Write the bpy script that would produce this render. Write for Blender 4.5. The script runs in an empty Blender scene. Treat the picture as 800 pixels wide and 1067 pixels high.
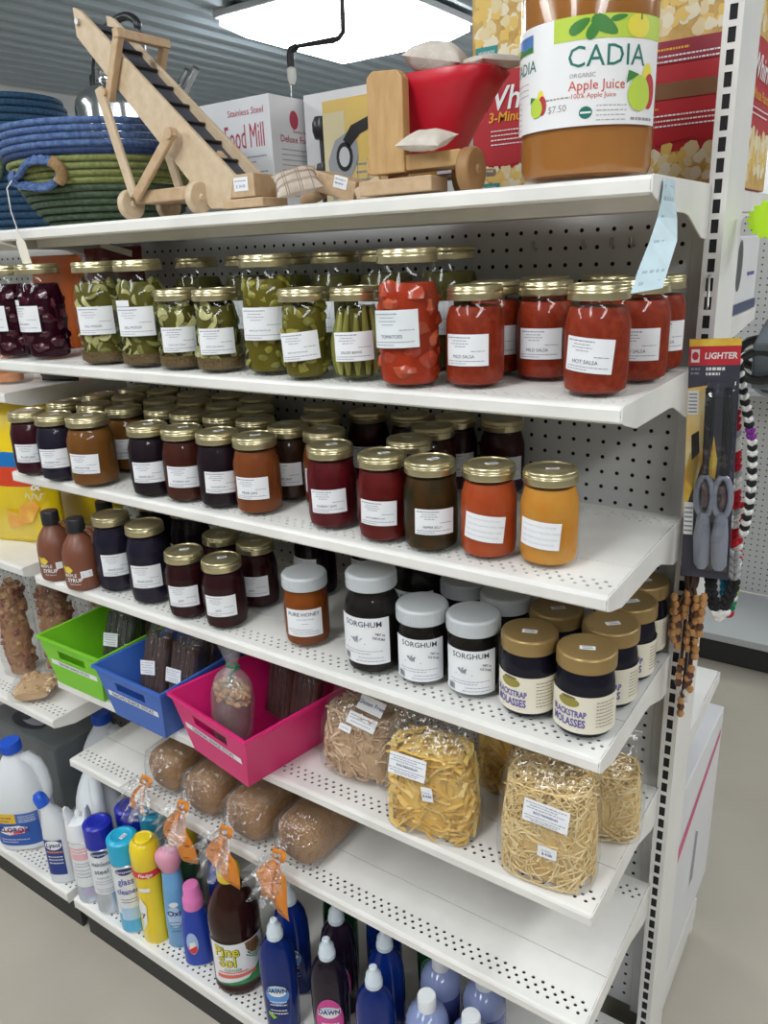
import bpy, math, random
from mathutils import Vector, Matrix, noise
random.seed(7)
PI = math.pi
SC = bpy.context.scene
COL = SC.collection
V = Vector

# ------------------------------------------------------------ materials
MATS = {}
def nd(nt, t, **kw):
    n = nt.nodes.new(t)
    for k, v in kw.items():
        setattr(n, k, v)
    return n
def mat(name, col, rough=0.5, metal=0.0, vary=0.0, scale=20.0, col2=None, bump=0.0, bscale=60.0, coat=0.0, spec=0.5, emit=None, stretch=None):
    """Principled surface whose colour wanders with object-space noise."""
    if name in MATS:
        return MATS[name]
    m = bpy.data.materials.new(name)
    m.use_nodes = True
    nt = m.node_tree
    b = nt.nodes['Principled BSDF']
    b.inputs['Roughness'].default_value = rough
    b.inputs['Metallic'].default_value = metal
    b.inputs['Specular IOR Level'].default_value = spec
    b.inputs['Coat Weight'].default_value = coat
    b.inputs['Coat Roughness'].default_value = 0.05
    c = (*col, 1)
    tc = nd(nt, 'ShaderNodeTexCoord')
    src = tc.outputs['Object']
    if stretch:
        mp = nd(nt, 'ShaderNodeMapping')
        mp.inputs['Scale'].default_value = stretch
        nt.links.new(src, mp.inputs['Vector'])
        src = mp.outputs['Vector']
    if vary > 0 or col2:
        nz = nd(nt, 'ShaderNodeTexNoise')
        nz.inputs['Scale'].default_value = scale
        nz.inputs['Detail'].default_value = 4
        nt.links.new(src, nz.inputs['Vector'])
        rp = nd(nt, 'ShaderNodeValToRGB')
        rp.color_ramp.elements[0].position = 0.35
        rp.color_ramp.elements[1].position = 0.65
        lo = [x * (1 - vary) for x in col]
        hi = col2 if col2 else [min(1, x * (1 + vary)) for x in col]
        rp.color_ramp.elements[0].color = (*(lo if not col2 else col), 1)
        rp.color_ramp.elements[1].color = (*hi, 1)
        nt.links.new(nz.outputs['Fac'], rp.inputs['Fac'])
        nt.links.new(rp.outputs['Color'], b.inputs['Base Color'])
    else:
        b.inputs['Base Color'].default_value = c
    if bump > 0:
        n2 = nd(nt, 'ShaderNodeTexNoise')
        n2.inputs['Scale'].default_value = bscale
        n2.inputs['Detail'].default_value = 3
        nt.links.new(src, n2.inputs['Vector'])
        bp = nd(nt, 'ShaderNodeBump')
        bp.inputs['Strength'].default_value = bump
        bp.inputs['Distance'].default_value = 0.004
        nt.links.new(n2.outputs['Fac'], bp.inputs['Height'])
        nt.links.new(bp.outputs['Normal'], b.inputs['Normal'])
    if emit:
        b.inputs['Emission Color'].default_value = c
        b.inputs['Emission Strength'].default_value = emit
    MATS[name] = m
    return m
def clear(name, tint=(1, 1, 1), refl=0.08, rough=0.03, bump=0.0, bscale=40.0, haze=0.0, hazecol=(0.9, 0.9, 0.9)):
    """Thin clear glass or film: lets light straight through, mirrors a little, may be slightly milky."""
    if name in MATS:
        return MATS[name]
    m = bpy.data.materials.new(name)
    m.use_nodes = True
    nt = m.node_tree
    nt.nodes.clear()
    out = nd(nt, 'ShaderNodeOutputMaterial')
    tr = nd(nt, 'ShaderNodeBsdfTransparent')
    tr.inputs['Color'].default_value = (*tint, 1)
    gl = nd(nt, 'ShaderNodeBsdfGlossy')
    gl.inputs['Roughness'].default_value = rough
    lw = nd(nt, 'ShaderNodeLayerWeight')
    lw.inputs['Blend'].default_value = 0.18
    ad = nd(nt, 'ShaderNodeMath', operation='MULTIPLY_ADD')
    ad.inputs[1].default_value = 0.55
    ad.inputs[2].default_value = refl
    mx = nd(nt, 'ShaderNodeMixShader')
    nt.links.new(lw.outputs['Facing'], ad.inputs[0])
    pw = nd(nt, 'ShaderNodeMath', operation='POWER')
    pw.inputs[1].default_value = 3.0
    nt.links.new(lw.outputs['Facing'], pw.inputs[0])
    nt.links.new(pw.outputs[0], ad.inputs[0])
    nt.links.new(ad.outputs[0], mx.inputs['Fac'])
    base = tr.outputs[0]
    if haze > 0:
        df = nd(nt, 'ShaderNodeBsdfDiffuse')
        df.inputs['Color'].default_value = (*hazecol, 1)
        m2 = nd(nt, 'ShaderNodeMixShader')
        m2.inputs['Fac'].default_value = haze
        nt.links.new(tr.outputs[0], m2.inputs[1])
        nt.links.new(df.outputs[0], m2.inputs[2])
        base = m2.outputs[0]
    nt.links.new(base, mx.inputs[1])
    nt.links.new(gl.outputs[0], mx.inputs[2])
    if bump > 0:
        tc = nd(nt, 'ShaderNodeTexCoord')
        n2 = nd(nt, 'ShaderNodeTexNoise')
        n2.inputs['Scale'].default_value = bscale
        n2.inputs['Detail'].default_value = 2
        bp = nd(nt, 'ShaderNodeBump')
        bp.inputs['Strength'].default_value = bump
        bp.inputs['Distance'].default_value = 0.01
        nt.links.new(tc.outputs['Object'], n2.inputs['Vector'])
        nt.links.new(n2.outputs['Fac'], bp.inputs['Height'])
        nt.links.new(bp.outputs['Normal'], gl.inputs['Normal'])
    nt.links.new(mx.outputs[0], out.inputs['Surface'])
    MATS[name] = m
    return m

# ------------------------------------------------------------ text
_TX = {}
def glyphs(s, bold=0.0, shear=0.0):
    """Flat mesh of a line of text, size 1, centred."""
    k = (s, bold, shear)
    if k not in _TX:
        cu = bpy.data.curves.new('text', 'FONT')
        cu.body = s
        cu.align_x = 'CENTER'
        cu.align_y = 'CENTER'
        cu.resolution_u = 2
        cu.offset = bold
        cu.shear = shear
        ob = bpy.data.objects.new('text', cu)
        me = bpy.data.meshes.new_from_object(ob)
        _TX[k] = ([tuple(v.co[:2]) for v in me.vertices], [tuple(p.vertices) for p in me.polygons])
        bpy.data.objects.remove(ob)
        bpy.data.curves.remove(cu)
        bpy.data.meshes.remove(me)
    return _TX[k]

def curved(fn):
    a, b, c = V(fn(-.01, .01)), V(fn(0, .01)), V(fn(.01, .01))
    return ((a + c) / 2 - b).length > 1e-5
_FN = {}
def fine(s, bold, shear):
    """glyphs cut into small triangles so that large letters follow a curved label"""
    k = (s, bold, shear)
    if k not in _FN:
        vs, fs = glyphs(s, bold, shear)
        out = []
        st = []
        for f in fs:
            for i in range(1, len(f) - 1):
                st.append((vs[f[0]], vs[f[i]], vs[f[i + 1]]))
        while st:
            t = st.pop()
            L = [math.dist(t[i], t[(i + 1) % 3]) for i in range(3)]
            m = L.index(max(L))
            if L[m] > .24:
                a, b, c = t[m], t[(m + 1) % 3], t[(m + 2) % 3]
                h = ((a[0] + b[0]) / 2, (a[1] + b[1]) / 2)
                st += [(a, h, c), (h, b, c)]
            else:
                out.append(t)
        V2 = []; F2 = []
        for t in out:
            o = len(V2); V2 += list(t); F2.append((o, o + 1, o + 2))
        _FN[k] = (V2, F2)
    return _FN[k]
# ------------------------------------------------------------ mesh collector
class G:
    def __init__(s):
        s.v = []; s.f = []; s.m = []; s.mi = 0
    def add(s, vs, fs):
        o = len(s.v)
        s.v.extend([tuple(x) for x in vs])
        s.f.extend([tuple(i + o for i in f) for f in fs])
        s.m.extend([s.mi] * len(fs))
        return s
    def tf(s, M, i0=0):
        for i in range(i0, len(s.v)):
            s.v[i] = tuple(M @ V(s.v[i]))
        return s
    def box(s, c, d, rz=0.0, M=None):
        x, y, z = d[0] / 2, d[1] / 2, d[2] / 2
        vs = [V((a * x, b * y, e * z)) for e in (-1, 1) for b in (-1, 1) for a in (-1, 1)]
        R = M if M else Matrix.Rotation(rz, 3, 'Z')
        return s.add([R @ p + V(c) for p in vs], [(0, 2, 3, 1), (4, 5, 7, 6), (0, 1, 5, 4), (2, 6, 7, 3), (0, 4, 6, 2), (1, 3, 7, 5)])
    def bar(s, p, q, w, h, up=(0, 0, 1)):
        p, q = V(p), V(q)
        z = (q - p).normalized()
        x = V(up).cross(z).normalized()
        y = z.cross(x)
        M = Matrix((x, y, z)).transposed()
        return s.box((p + q) / 2, (w, h, (q - p).length), M=M)
    def lathe(s, prof, n=28, o=(0, 0, 0), sx=1.0, sy=1.0, pw=2.0, M=None):
        """pw > 2 squares the section off."""
        vs = []; fs = []; rings = []
        for r, z in prof:
            if r < 1e-6:
                rings.append([len(vs)]); vs.append((0, 0, z)); continue
            ids = []
            for i in range(n):
                a = 2 * PI * i / n
                c, d = math.cos(a), math.sin(a)
                k = (abs(c) ** pw + abs(d) ** pw) ** (-1 / pw) if pw != 2 else 1
                ids.append(len(vs)); vs.append((r * k * c * sx, r * k * d * sy, z))
            rings.append(ids)
        for a, b in zip(rings, rings[1:]):
            for i in range(n):
                j = (i + 1) % n
                if len(a) == 1 and len(b) == 1: break
                if len(a) == 1: fs.append((a[0], b[j], b[i]))
                elif len(b) == 1: fs.append((a[i], a[j], b[0]))
                else: fs.append((a[i], a[j], b[j], b[i]))
        vs = [V(p) for p in vs]
        if M: vs = [M @ p for p in vs]
        return s.add([p + V(o) for p in vs], fs)
    def cyl(s, p, q, r, n=12, r2=None):
        p, q = V(p), V(q)
        z = (q - p); L = z.length; z.normalize()
        M = z.to_track_quat('Z', 'Y').to_matrix()
        r2 = r if r2 is None else r2
        return s.lathe([(0, 0), (r, 0), (r2, L), (0, L)], n, o=p, M=M)
    def tube(s, pts, r, n=8, flat=1.0, cap=True):
        pts = [V(p) for p in pts]
        vs = []; fs = []
        N = len(pts)
        prevx = None
        for i, p in enumerate(pts):
            t = (pts[min(i + 1, N - 1)] - pts[max(i - 1, 0)])
            if t.length < 1e-9: t = V((0, 0, 1))
            t.normalize()
            if prevx is None:
                u = V((0, 0, 1)) if abs(t.z) < 0.9 else V((1, 0, 0))
                x = t.cross(u).normalized()
            else:
                x = (prevx - t * prevx.dot(t))
                x = x.normalized() if x.length > 1e-6 else t.orthogonal().normalized()
            prevx = x
            y = t.cross(x)
            rr = r[i] if isinstance(r, (list, tuple)) else r
            for k in range(n):
                a = 2 * PI * k / n
                vs.append(p + x * (rr * math.cos(a)) + y * (rr * flat * math.sin(a)))
        for i in range(N - 1):
            for k in range(n):
                j = (k + 1) % n
                fs.append((i * n + k, i * n + j, (i + 1) * n + j, (i + 1) * n + k))
        if cap:
            fs.append(tuple(range(n))[::-1])
            fs.append(tuple(range((N - 1) * n, N * n)))
        return s.add(vs, fs)
    def surf(s, fn, nu, nv, closeu=False):
        vs = []; fs = []
        for j in range(nv + 1):
            for i in range(nu if closeu else nu + 1):
                vs.append(fn(i / nu, j / nv))
        w = nu if closeu else nu + 1
        for j in range(nv):
            for i in range(nu):
                a = j * w + i; b = j * w + (i + 1) % w
                fs.append((a, b, b + w, a + w))
        return s.add(vs, fs)
    def prism(s, poly, t, M):
        """poly: (u, v) outline, extruded from 0 to t along the third axis, then mapped by M (4x4)."""
        n = len(poly)
        vs = [M @ V((u, v, 0)) for u, v in poly] + [M @ V((u, v, t)) for u, v in poly]
        fs = [tuple(range(n))[::-1], tuple(range(n, 2 * n))] + [(i, (i + 1) % n, n + (i + 1) % n, n + i) for i in range(n)]
        return s.add(vs, fs)
    def ball(s, c, r, sc=(1, 1, 1), n=10, amp=0.0, M=None, seed=0.0):
        vs = []; fs = []
        m = max(4, n // 2 + 1)
        for j in range(m + 1):
            t = PI * j / m
            for i in range(n):
                a = 2 * PI * i / n
                d = V((math.sin(t) * math.cos(a), math.sin(t) * math.sin(a), -math.cos(t)))
                k = r * (1 + (amp * noise.noise(d * 1.7 + V((seed, seed * 2, c[0] * 50))) if amp else 0))
                p = V((d.x * k * sc[0], d.y * k * sc[1], d.z * k * sc[2]))
                vs.append((M @ p if M else p) + V(c))
        for j in range(m):
            for i in range(n):
                k = (i + 1) % n
                fs.append((j * n + i, j * n + k, (j + 1) * n + k, (j + 1) * n + i))
        return s.add(vs, fs)
    def text(s, txt, size, fn, x=0.0, y=0.0, bold=0.0, shear=0.0, xs=1.0):
        vs, fs = glyphs(txt, bold, shear)
        if size > .011 and curved(fn):
            vs, fs = fine(txt, bold, shear)
        return s.add([fn(x + a * size * xs, y + b * size) for a, b in vs], fs)
    def rect(s, fn, x0, x1, y0, y1, n=1):
        vs = [fn(x0 + (x1 - x0) * i / n, y) for y in (y0, y1) for i in range(n + 1)]
        return s.add(vs, [(i, i + 1, n + 2 + i, n + 1 + i) for i in range(n)])
    def poly(s, fn, pts):
        if not curved(fn):
            return s.add([fn(a, b) for a, b in pts], [tuple(range(len(pts)))])
        # follow the curve: split the outline finely and fill with rings round the middle
        q = []
        for (a, b), (c, d) in zip(pts, pts[1:] + pts[:1]):
            m = max(1, int(math.hypot(c - a, d - b) / .003))
            q += [(a + (c - a) * i / m, b + (d - b) * i / m) for i in range(m)]
        mx = sum(a for a, b in q) / len(q); my = sum(b for a, b in q) / len(q)
        R = max(1, int(max(math.hypot(a - mx, b - my) for a, b in q) / .003))
        vs = [fn(mx, my)]; n = len(q); fs = []
        for r in range(1, R + 1):
            vs += [fn(mx + (a - mx) * r / R, my + (b - my) * r / R) for a, b in q]
        for i in range(n):
            j = (i + 1) % n
            fs.append((0, 1 + i, 1 + j))
            for r in range(R - 1):
                o = 1 + r * n
                fs.append((o + i, o + n + i, o + n + j, o + j))
        return s.add(vs, fs)
    def disc(s, fn, x, y, rx, ry=None, n=18):
        ry = rx if ry is None else ry
        return s.poly(fn, [(x + rx * math.cos(2 * PI * i / n), y + ry * math.sin(2 * PI * i / n)) for i in range(n)])
    def obj(s, name, mats, parent=None, smooth=True, bevel=0.0, seg=2, sub=0, solid=0.0, angle=40):
        me = bpy.data.meshes.new(name)
        me.from_pydata(s.v, [], s.f)
        mats = mats if isinstance(mats, (list, tuple)) else [mats]
        for m in mats:
            me.materials.append(m)
        if len(mats) > 1:
            me.polygons.foreach_set('material_index', s.m)
        me.validate()
        if smooth:
            me.shade_smooth()
            me.set_sharp_from_angle(angle=math.radians(angle))
        me.update()
        o = bpy.data.objects.new(name, me)
        COL.objects.link(o)
        if parent: o.parent = parent
        if solid:
            md = o.modifiers.new('thick', 'SOLIDIFY'); md.thickness = solid
        if bevel:
            md = o.modifiers.new('bevel', 'BEVEL'); md.width = bevel; md.segments = seg; md.limit_method = 'ANGLE'
            md.angle_limit = math.radians(35)
        if sub:
            md = o.modifiers.new('sub', 'SUBSURF'); md.levels = sub; md.render_levels = sub
        return o

def tag(o, label=None, cat=None, group=None, kind=None):
    if label: o['label'] = label
    if cat: o['category'] = cat
    if group: o['group'] = group
    if kind: o['kind'] = kind
    return o
def thing(name, label, cat, loc=(0, 0, 0), rz=0.0, group=None):
    o = bpy.data.objects.new(name, None)
    o.empty_display_size = 0.05
    COL.objects.link(o)
    o.location = loc
    o.rotation_euler = (0, 0, rz)
    return tag(o, label, cat, group)
def copy_tree(o, parent=None):
    c = o.copy()
    COL.objects.link(c)
    c.parent = parent
    for ch in list(o.children):
        copy_tree(ch, c)
    return c
def put(proto, loc, rz, label, group=None, first=set()):
    """First call moves the prototype itself; later calls copy it with its parts."""
    if proto.name in first:
        o = copy_tree(proto)
    else:
        first.add(proto.name); o = proto
    o.location = (loc[0], loc[1], loc[2] + 0.0007)
    o.rotation_euler = (0, 0, rz)
    o['label'] = label
    if group: o['group'] = group
    return o
def cylmap(r, tilt=0.0, a0=0.0, z0=0.0, sy=1.0):
    """(x, y) on a label wrapped round a jar of radius r, facing -Y."""
    ct, st = math.cos(tilt), math.sin(tilt)
    def fn(x, y):
        x, y = x * ct - y * st, x * st + y * ct
        a = x / r + a0
        return (r * math.sin(a), -r * math.cos(a) * sy, z0 + y)
    return fn
def planemap(o, u, v):
    o, u, v = V(o), V(u), V(v)
    return lambda x, y: tuple(o + u * x + v * y)
def parent_keep(*a): pass
# ------------------------------------------------------------ shared materials
WHITE = mat('shelf_white_enamel', (0.80, 0.79, 0.765), 0.38, vary=0.03, scale=6)
WORN = mat('shelf_worn_enamel', (0.80, 0.785, 0.75), 0.42, vary=0.06, scale=9)
PANEL = mat('pegboard_grey_white', (0.66, 0.665, 0.655), 0.5, vary=0.03, scale=5)
DARK = mat('painted_hollow_shade', (0.015, 0.015, 0.017), 0.8)  # flat black painted in where hollows lie unlit
BLACK = mat('black_plastic', (0.02, 0.02, 0.022), 0.35)
PAPER = mat('white_label_paper', (0.84, 0.85, 0.88), 0.55, vary=0.015, scale=30)
CREAM = mat('cream_label_paper', (0.80, 0.75, 0.62), 0.5, vary=0.02, scale=30)
INK = mat('dark_ink', (0.04, 0.045, 0.09), 0.6)
GREYINK = mat('grey_ink', (0.28, 0.29, 0.34), 0.6)
GLASS = clear('jar_glass', (0.97, 0.985, 0.98), refl=0.03, rough=0.02)
FILM = clear('clear_bag_film', (0.96, 0.96, 0.96), refl=0.05, rough=0.10, bump=0.9, bscale=38, haze=0.03)
FILM2 = clear('glossy_bag_film', (0.95, 0.95, 0.95), refl=0.07, rough=0.08, bump=1.0, bscale=55, haze=0.03)
GOLD = mat('gold_tin_lid', (0.66, 0.59, 0.36), 0.28, metal=0.9, vary=0.05, scale=25)
GOLDP = mat('gold_painted_lid', (0.33, 0.22, 0.085), 0.32, metal=0.35, vary=0.04, scale=30)
GREYLID = mat('pale_grey_plastic_lid', (0.55, 0.58, 0.60), 0.4, vary=0.03, scale=30)
STEEL = mat('polished_steel', (0.62, 0.63, 0.63), 0.16, metal=1.0, vary=0.04, scale=12)
CHROME = mat('zinc_wire', (0.55, 0.55, 0.54), 0.3, metal=1.0)
WOOD = mat('light_pine_wood', (0.66, 0.46, 0.26), 0.5, col2=(0.56, 0.36, 0.18), scale=14, stretch=(1.5, 8, 8))
WOOD2 = mat('golden_maple_wood', (0.55, 0.34, 0.15), 0.45, col2=(0.46, 0.27, 0.11), scale=12, stretch=(8, 8, 1.5))

# ------------------------------------------------------------ the room
def struct(name, g, m, **kw):
    return tag(g.obj(name, m, **kw), kind='structure')
FLOOR = mat('sealed_concrete', (0.43, 0.39, 0.325), 0.42, col2=(0.49, 0.45, 0.38), scale=2.2, bump=0.05, bscale=30)
struct('floor', G().box((-1.5, 1.0, -0.05), (10.4, 11.0, 0.1)), FLOOR, smooth=False)
WALLD = mat('dim_panelled_wall', (0.20, 0.19, 0.175), 0.7, vary=0.05, scale=2)
WALLM = mat('pale_grey_wall_paint', (0.62, 0.63, 0.63), 0.7, vary=0.03, scale=2)
struct('wall_left', G().box((-6.5, 1.0, 1.5), (0.1, 11.0, 3.4)), WALLM, smooth=False)
struct('wall_right', G().box((3.5, 1.0, 1.5), (0.1, 11.0, 3.4)), WALLD, smooth=False)
struct('wall_back', G().box((-1.5, 6.4, 1.5), (10.0, 0.1, 3.4)), WALLM, smooth=False)
struct('wall_front', G().box((-1.5, -4.45, 1.5), (10.0, 0.1, 3.4)), WALLD, smooth=False)
# ribbed metal ceiling: ribs run along Y, profile in X
g = G()
prof = []
x = -6.6
while x < 3.6:
    prof += [(x, 3.07), (x + 0.05, 3.07), (x + 0.075, 3.045), (x + 0.11, 3.045), (x + 0.135, 3.07)]
    x += 0.185
vs = []; fs = []
for (px, pz) in prof:
    vs += [(px, -4.5, pz), (px, 6.5, pz)]
for i in range(len(prof) - 1):
    fs.append((2 * i, 2 * i + 1, 2 * i + 3, 2 * i + 2))
g.add(vs, fs)
struct('ceiling', g, mat('ribbed_steel_ceiling', (0.32, 0.38, 0.43), 0.45, vary=0.04, scale=2), smooth=False, solid=0.01)

LENS = mat('lit_lamp_diffuser', (0.955, 0.985, 1.0), 0.4, emit=9.0)
HOUS = mat('lamp_housing_enamel', (0.55, 0.56, 0.57), 0.5)
def ceiling_lamp(cx, cy, sx, sy, label):
    t = thing('ceiling_light', label, 'ceiling light', (cx, cy, 3.045))
    G().box((0, 0, -0.02), (sx + 0.16, sy + 0.16, 0.04)).obj('lamp_housing', HOUS, t, bevel=0.006)
    h = G()
    a, b, c, d = sx / 2 + 0.05, sy / 2 + 0.05, sx / 2 - 0.06, sy / 2 - 0.06
    ring = [[(-a, -b, -0.04), (a, -b, -0.04), (a, b, -0.04), (-a, b, -0.04)], [(-a, -b, -0.08), (a, -b, -0.08), (a, b, -0.08), (-a, b, -0.08)], [(-c, -d, -0.145), (c, -d, -0.145), (c, d, -0.145), (-c, d, -0.145)]]
    vs = [p for r in ring for p in r]
    fs = [(r * 4 + i, r * 4 + (i + 1) % 4, r * 4 + 4 + (i + 1) % 4, r * 4 + 4 + i) for r in (0, 1) for i in range(4)] + [(8, 9, 10, 11)]
    h.add(vs, fs)
    h.obj('lamp_diffuser', LENS, t, smooth=False)
    return t
ceiling_lamp(-3.08, 3.42, 0.98, 1.12, 'bright wraparound ceiling light glowing above the steel kettle and boxes')
grp = 'added unseen ceiling lights over the aisles'
for cx, cy in ((-2.9, -2.3), (-0.5, -2.3), (1.9, -2.3), (2.0, 1.4), (-0.6, 5.3)):  # out-of-view lamps added for front light, stretched along Y for streak highlights
    ceiling_lamp(cx, cy, 0.34, 2.4, 'long ceiling light added unseen over an aisle')['group'] = grp

# hanging gas-pipe style bracket lamp in front of the ceiling light
t = thing('hanging_pipe_lamp', 'thin black pipe lamp hanging from the ceiling before the bright light', 'lamp', (-1.49, 1.2, 3.04))
PIPE = mat('black_iron_pipe', (0.03, 0.03, 0.035), 0.4, metal=0.3)
gp = G()
P0 = V((0, 0, 0)); 
gp.tube([(0, 0, 0), (-0.008, 0, -0.69), (-0.01, 0, -0.73), (-0.03, 0, -0.745), (-0.05, 0, -0.747)], 0.0085, 10)
gp.tube([(-0.05, 0, -0.747), (-0.22, 0, -0.74), (-0.235, 0, -0.745)], [0.010, 0.0065, 0.0065], 10)
gp.lathe([(0, -0.03), (0.03, -0.03), (0.03, 0.0), (0, 0.0)], 14)
gp.obj('pipe', PIPE, t)
G().tube([(-0.215, 0, -0.742), (-0.24, 0, -0.747), (-0.245, 0, -0.765), (-0.245, 0, -0.80)], [0.012, 0.014, 0.014, 0.014], 10).obj('elbow', PIPE, t)
G().lathe([(0, -0.05), (0.010, -0.048), (0.016, -0.03), (0.016, 0.0), (0.010, 0.006), (0, 0.006)], 14, o=(-0.245, 0, -0.806)).obj('mantle', mat('white_mantle', (0.85, 0.85, 0.8), 0.6), t)
G().tube([(-0.252, 0, -0.85), (-0.254, 0, -0.95), (-0.255, 0, -1.02)], 0.0018, 6).obj('pull_chain', CHROME, t)

# ------------------------------------------------------------ shelving
Z1, Z2, Z3, Z4, Z5, Z6, ZB = 1.6788, 1.4350, 1.2053, 0.9687, 0.7056, 0.4955, 0.1279
XL = -1.2674
def holes(g, x0, x1, y, pitch, r, rows, rp, z, ny=1):
    """perforated strip: rows of octagonal holes, cells meet edge to edge, alternate rows shifted half a pitch. returns strip far y"""
    for k in range(rows):
        ya = y + k * rp
        n = int((x1 - x0) / pitch)
        off = x0 + ((x1 - x0) - n * pitch) / 2 + (pitch / 4 if k % 2 else -pitch / 4)
        # fillers at both ends
        g.add([(x0, ya, z), (off, ya, z), (off, ya + rp, z), (x0, ya + rp, z)], [(0, 1, 2, 3)])
        e = off + n * pitch
        g.add([(e, ya, z), (x1, ya, z), (x1, ya + rp, z), (e, ya + rp, z)], [(0, 1, 2, 3)])
        for i in range(n):
            xa = off + i * pitch
            cx, cy = xa + pitch / 2, ya + rp / 2
            sq = [(xa, ya), (cx, ya), (xa + pitch, ya), (xa + pitch, cy), (xa + pitch, ya + rp), (cx, ya + rp), (xa, ya + rp), (xa, cy)]
            oc = [(cx + r * math.cos(a), cy + r * math.sin(a)) for a in [(-3 + 1 * q) * PI / 4 for q in range(8)]]
            g.add([(a, b, z) for a, b in sq] + [(a, b, z) for a, b in oc] + [(a, b, z - 0.0018) for a, b in oc],
                  [(q, (q + 1) % 8, 8 + (q + 1) % 8, 8 + q) for q in range(8)] + [(8 + q, 8 + (q + 1) % 8, 16 + (q + 1) % 8, 16 + q) for q in range(8)])
def make_shelf(parent, z, D, x0, x1, name='shelf', yb=-0.024, sgn=1, detail=True, lip=0.018):
    """deck of two pressed plates with a seam, perforated strips front and rear, rolled front lip."""
    g = G()
    a, b = x0 + 0.003, x1 - 0.003
    yf = -D
    ys = yf + 0.105
    def q(xa, xb, ya, yb_, zz=z):
        g.add([(xa, ya, zz), (xb, ya, zz), (xb, yb_, zz), (xa, yb_, zz)], [(0, 1, 2, 3)])
    q(a, b, yf + 0.006, yf + 0.018)
    if detail:
        holes(g, a, b, yf + 0.018, 0.0165, 0.0031, 3, 0.0105, z)
    else:
        q(a, b, yf + 0.018, yf + 0.0495)
    q(a, b, yf + 0.0495, ys - 0.0008)
    # seam groove
    q(a, b, ys - 0.0008, ys + 0.0012, z - 0.004)
    for yy in (ys - 0.0008, ys + 0.0012):
        g.add([(a, yy, z), (b, yy, z), (b, yy, z - 0.004), (a, yy, z - 0.004)], [(0, 1, 2, 3)])
    q(a, b, ys + 0.0012, yb - 0.050)
    if detail:
        holes(g, a, b, yb - 0.050, 0.0165, 0.0031, 3, 0.0105, z)
    else:
        q(a, b, yb - 0.050, yb - 0.0185)
    q(a, b, yb - 0.0185, yb)
    # rolled lip
    pr = [(yf + 0.006, z), (yf + 0.002, z - 0.0015), (yf, z - 0.005), (yf, z - lip), (yf + 0.003, z - lip - 0.003), (yf + 0.016, z - lip - 0.003), (yf + 0.016, z - 0.006)]
    for (y0, z0), (y1, z1) in zip(pr, pr[1:]):
        g.add([(a, y0, z0), (b, y0, z0), (b, y1, z1), (a, y1, z1)], [(0, 1, 2, 3)])
    # channels added to darken the holes, inner sheets painted as shade; rear flange
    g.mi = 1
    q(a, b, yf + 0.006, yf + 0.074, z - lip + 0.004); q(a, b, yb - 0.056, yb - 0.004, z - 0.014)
    g.mi = 0
    q(a, b, yf + 0.006, yf + 0.075, z - lip - 0.001); q(a, b, yb - 0.058, yb - 0.003, z - 0.016)
    g.box(((a + b) / 2, yb - 0.058, z - 0.010), (b - a - 0.01, 0.001, 0.012))
    g.box(((a + b) / 2, yf + 0.075, z - 0.018), (b - a - 0.01, 0.002, 0.034))
    g.box(((a + b) / 2, yb - 0.003, z - 0.016), (b - a - 0.004, 0.002, 0.03))
    g.box(((a + b) / 2, (yf + yb) / 2 + 0.03, z - 0.013), (0.06, yb - yf - 0.1, 0.02))
    o = g.obj(name, [WORN, DARK], parent, smooth=True, angle=30)
    for xe in (x0 + 0.0015, x1 - 0.0015):
        k = G()
        poly = [(yf, z - 0.001), (yf - 0.0005, z - 0.019), (yf + 0.012, z - 0.024), (yf + 0.055, z - 0.036), (-0.15, z - 0.038), (-0.128, z - 0.041), (-0.055, z - 0.068), (-0.028, z - 0.070), (-0.023, z - 0.066), (-0.023, z + 0.0004), (yf + 0.004, z + 0.0004)]
        M = Matrix(((0, 0, 1, xe - 0.0012), (1, 0, 0, 0), (0, 1, 0, 0), (0, 0, 0, 1)))
        k.prism(poly, 0.0024, M)
        k.obj('end_bracket', WORN, o, smooth=False, bevel=0.0008)
    return o
def upright(parent, xc, z0, z1, y0=-0.0225, y1=0.09, w=0.024):
    """slotted post: front strip with one slot per inch, closed sides"""
    g = G()
    pitch = 0.0254
    zs = 1.708972 + 0.17
    n0 = int((zs - z0) / pitch) - 1
    n1 = int((z1 - zs) / pitch) - 1
    xs0, xs1 = xc - 0.0048, xc + 0.0048
    xa, xb = xc - w / 2, xc + w / 2
    za = zs - n0 * pitch - pitch / 2
    zb = zs + n1 * pitch + pitch / 2
    def q(x0, x1_, zz0, zz1, y=y0):
        g.add([(x0, y, zz0), (x1_, y, zz0), (x1_, y, zz1), (x0, y, zz1)], [(0, 1, 2, 3)])
    q(xa, xs0, z0, z1); q(xs1, xb, z0, z1); q(xs0, xs1, z0, za); q(xs0, xs1, zb, z1)
    for k in range(-n0, n1 + 1):
        c = zs + k * pitch
        q(xs0, xs1, c - pitch / 2, c - 0.0088); q(xs0, xs1, c + 0.0088, c + pitch / 2)
    for xx in (xa, xb):
        g.add([(xx, y0, z0), (xx, y1, z0), (xx, y1, z1), (xx, y0, z1)], [(0, 1, 2, 3)])
    g.add([(xa, y1, z0), (xb, y1, z0), (xb, y1, z1), (xa, y1, z1)], [(0, 1, 2, 3)])
    g.add([(xa, y0, z1), (xb, y0, z1), (xb, y1, z1), (xa, y1, z1)], [(0, 1, 2, 3)])
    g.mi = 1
    g.box((xc, y0 + 0.0035, (za + zb) / 2), (0.014, 0.003, zb - za))  # plate painted black as the shade inside the slots
    return g.obj('upright', [WHITE, DARK], parent, smooth=False)
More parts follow.
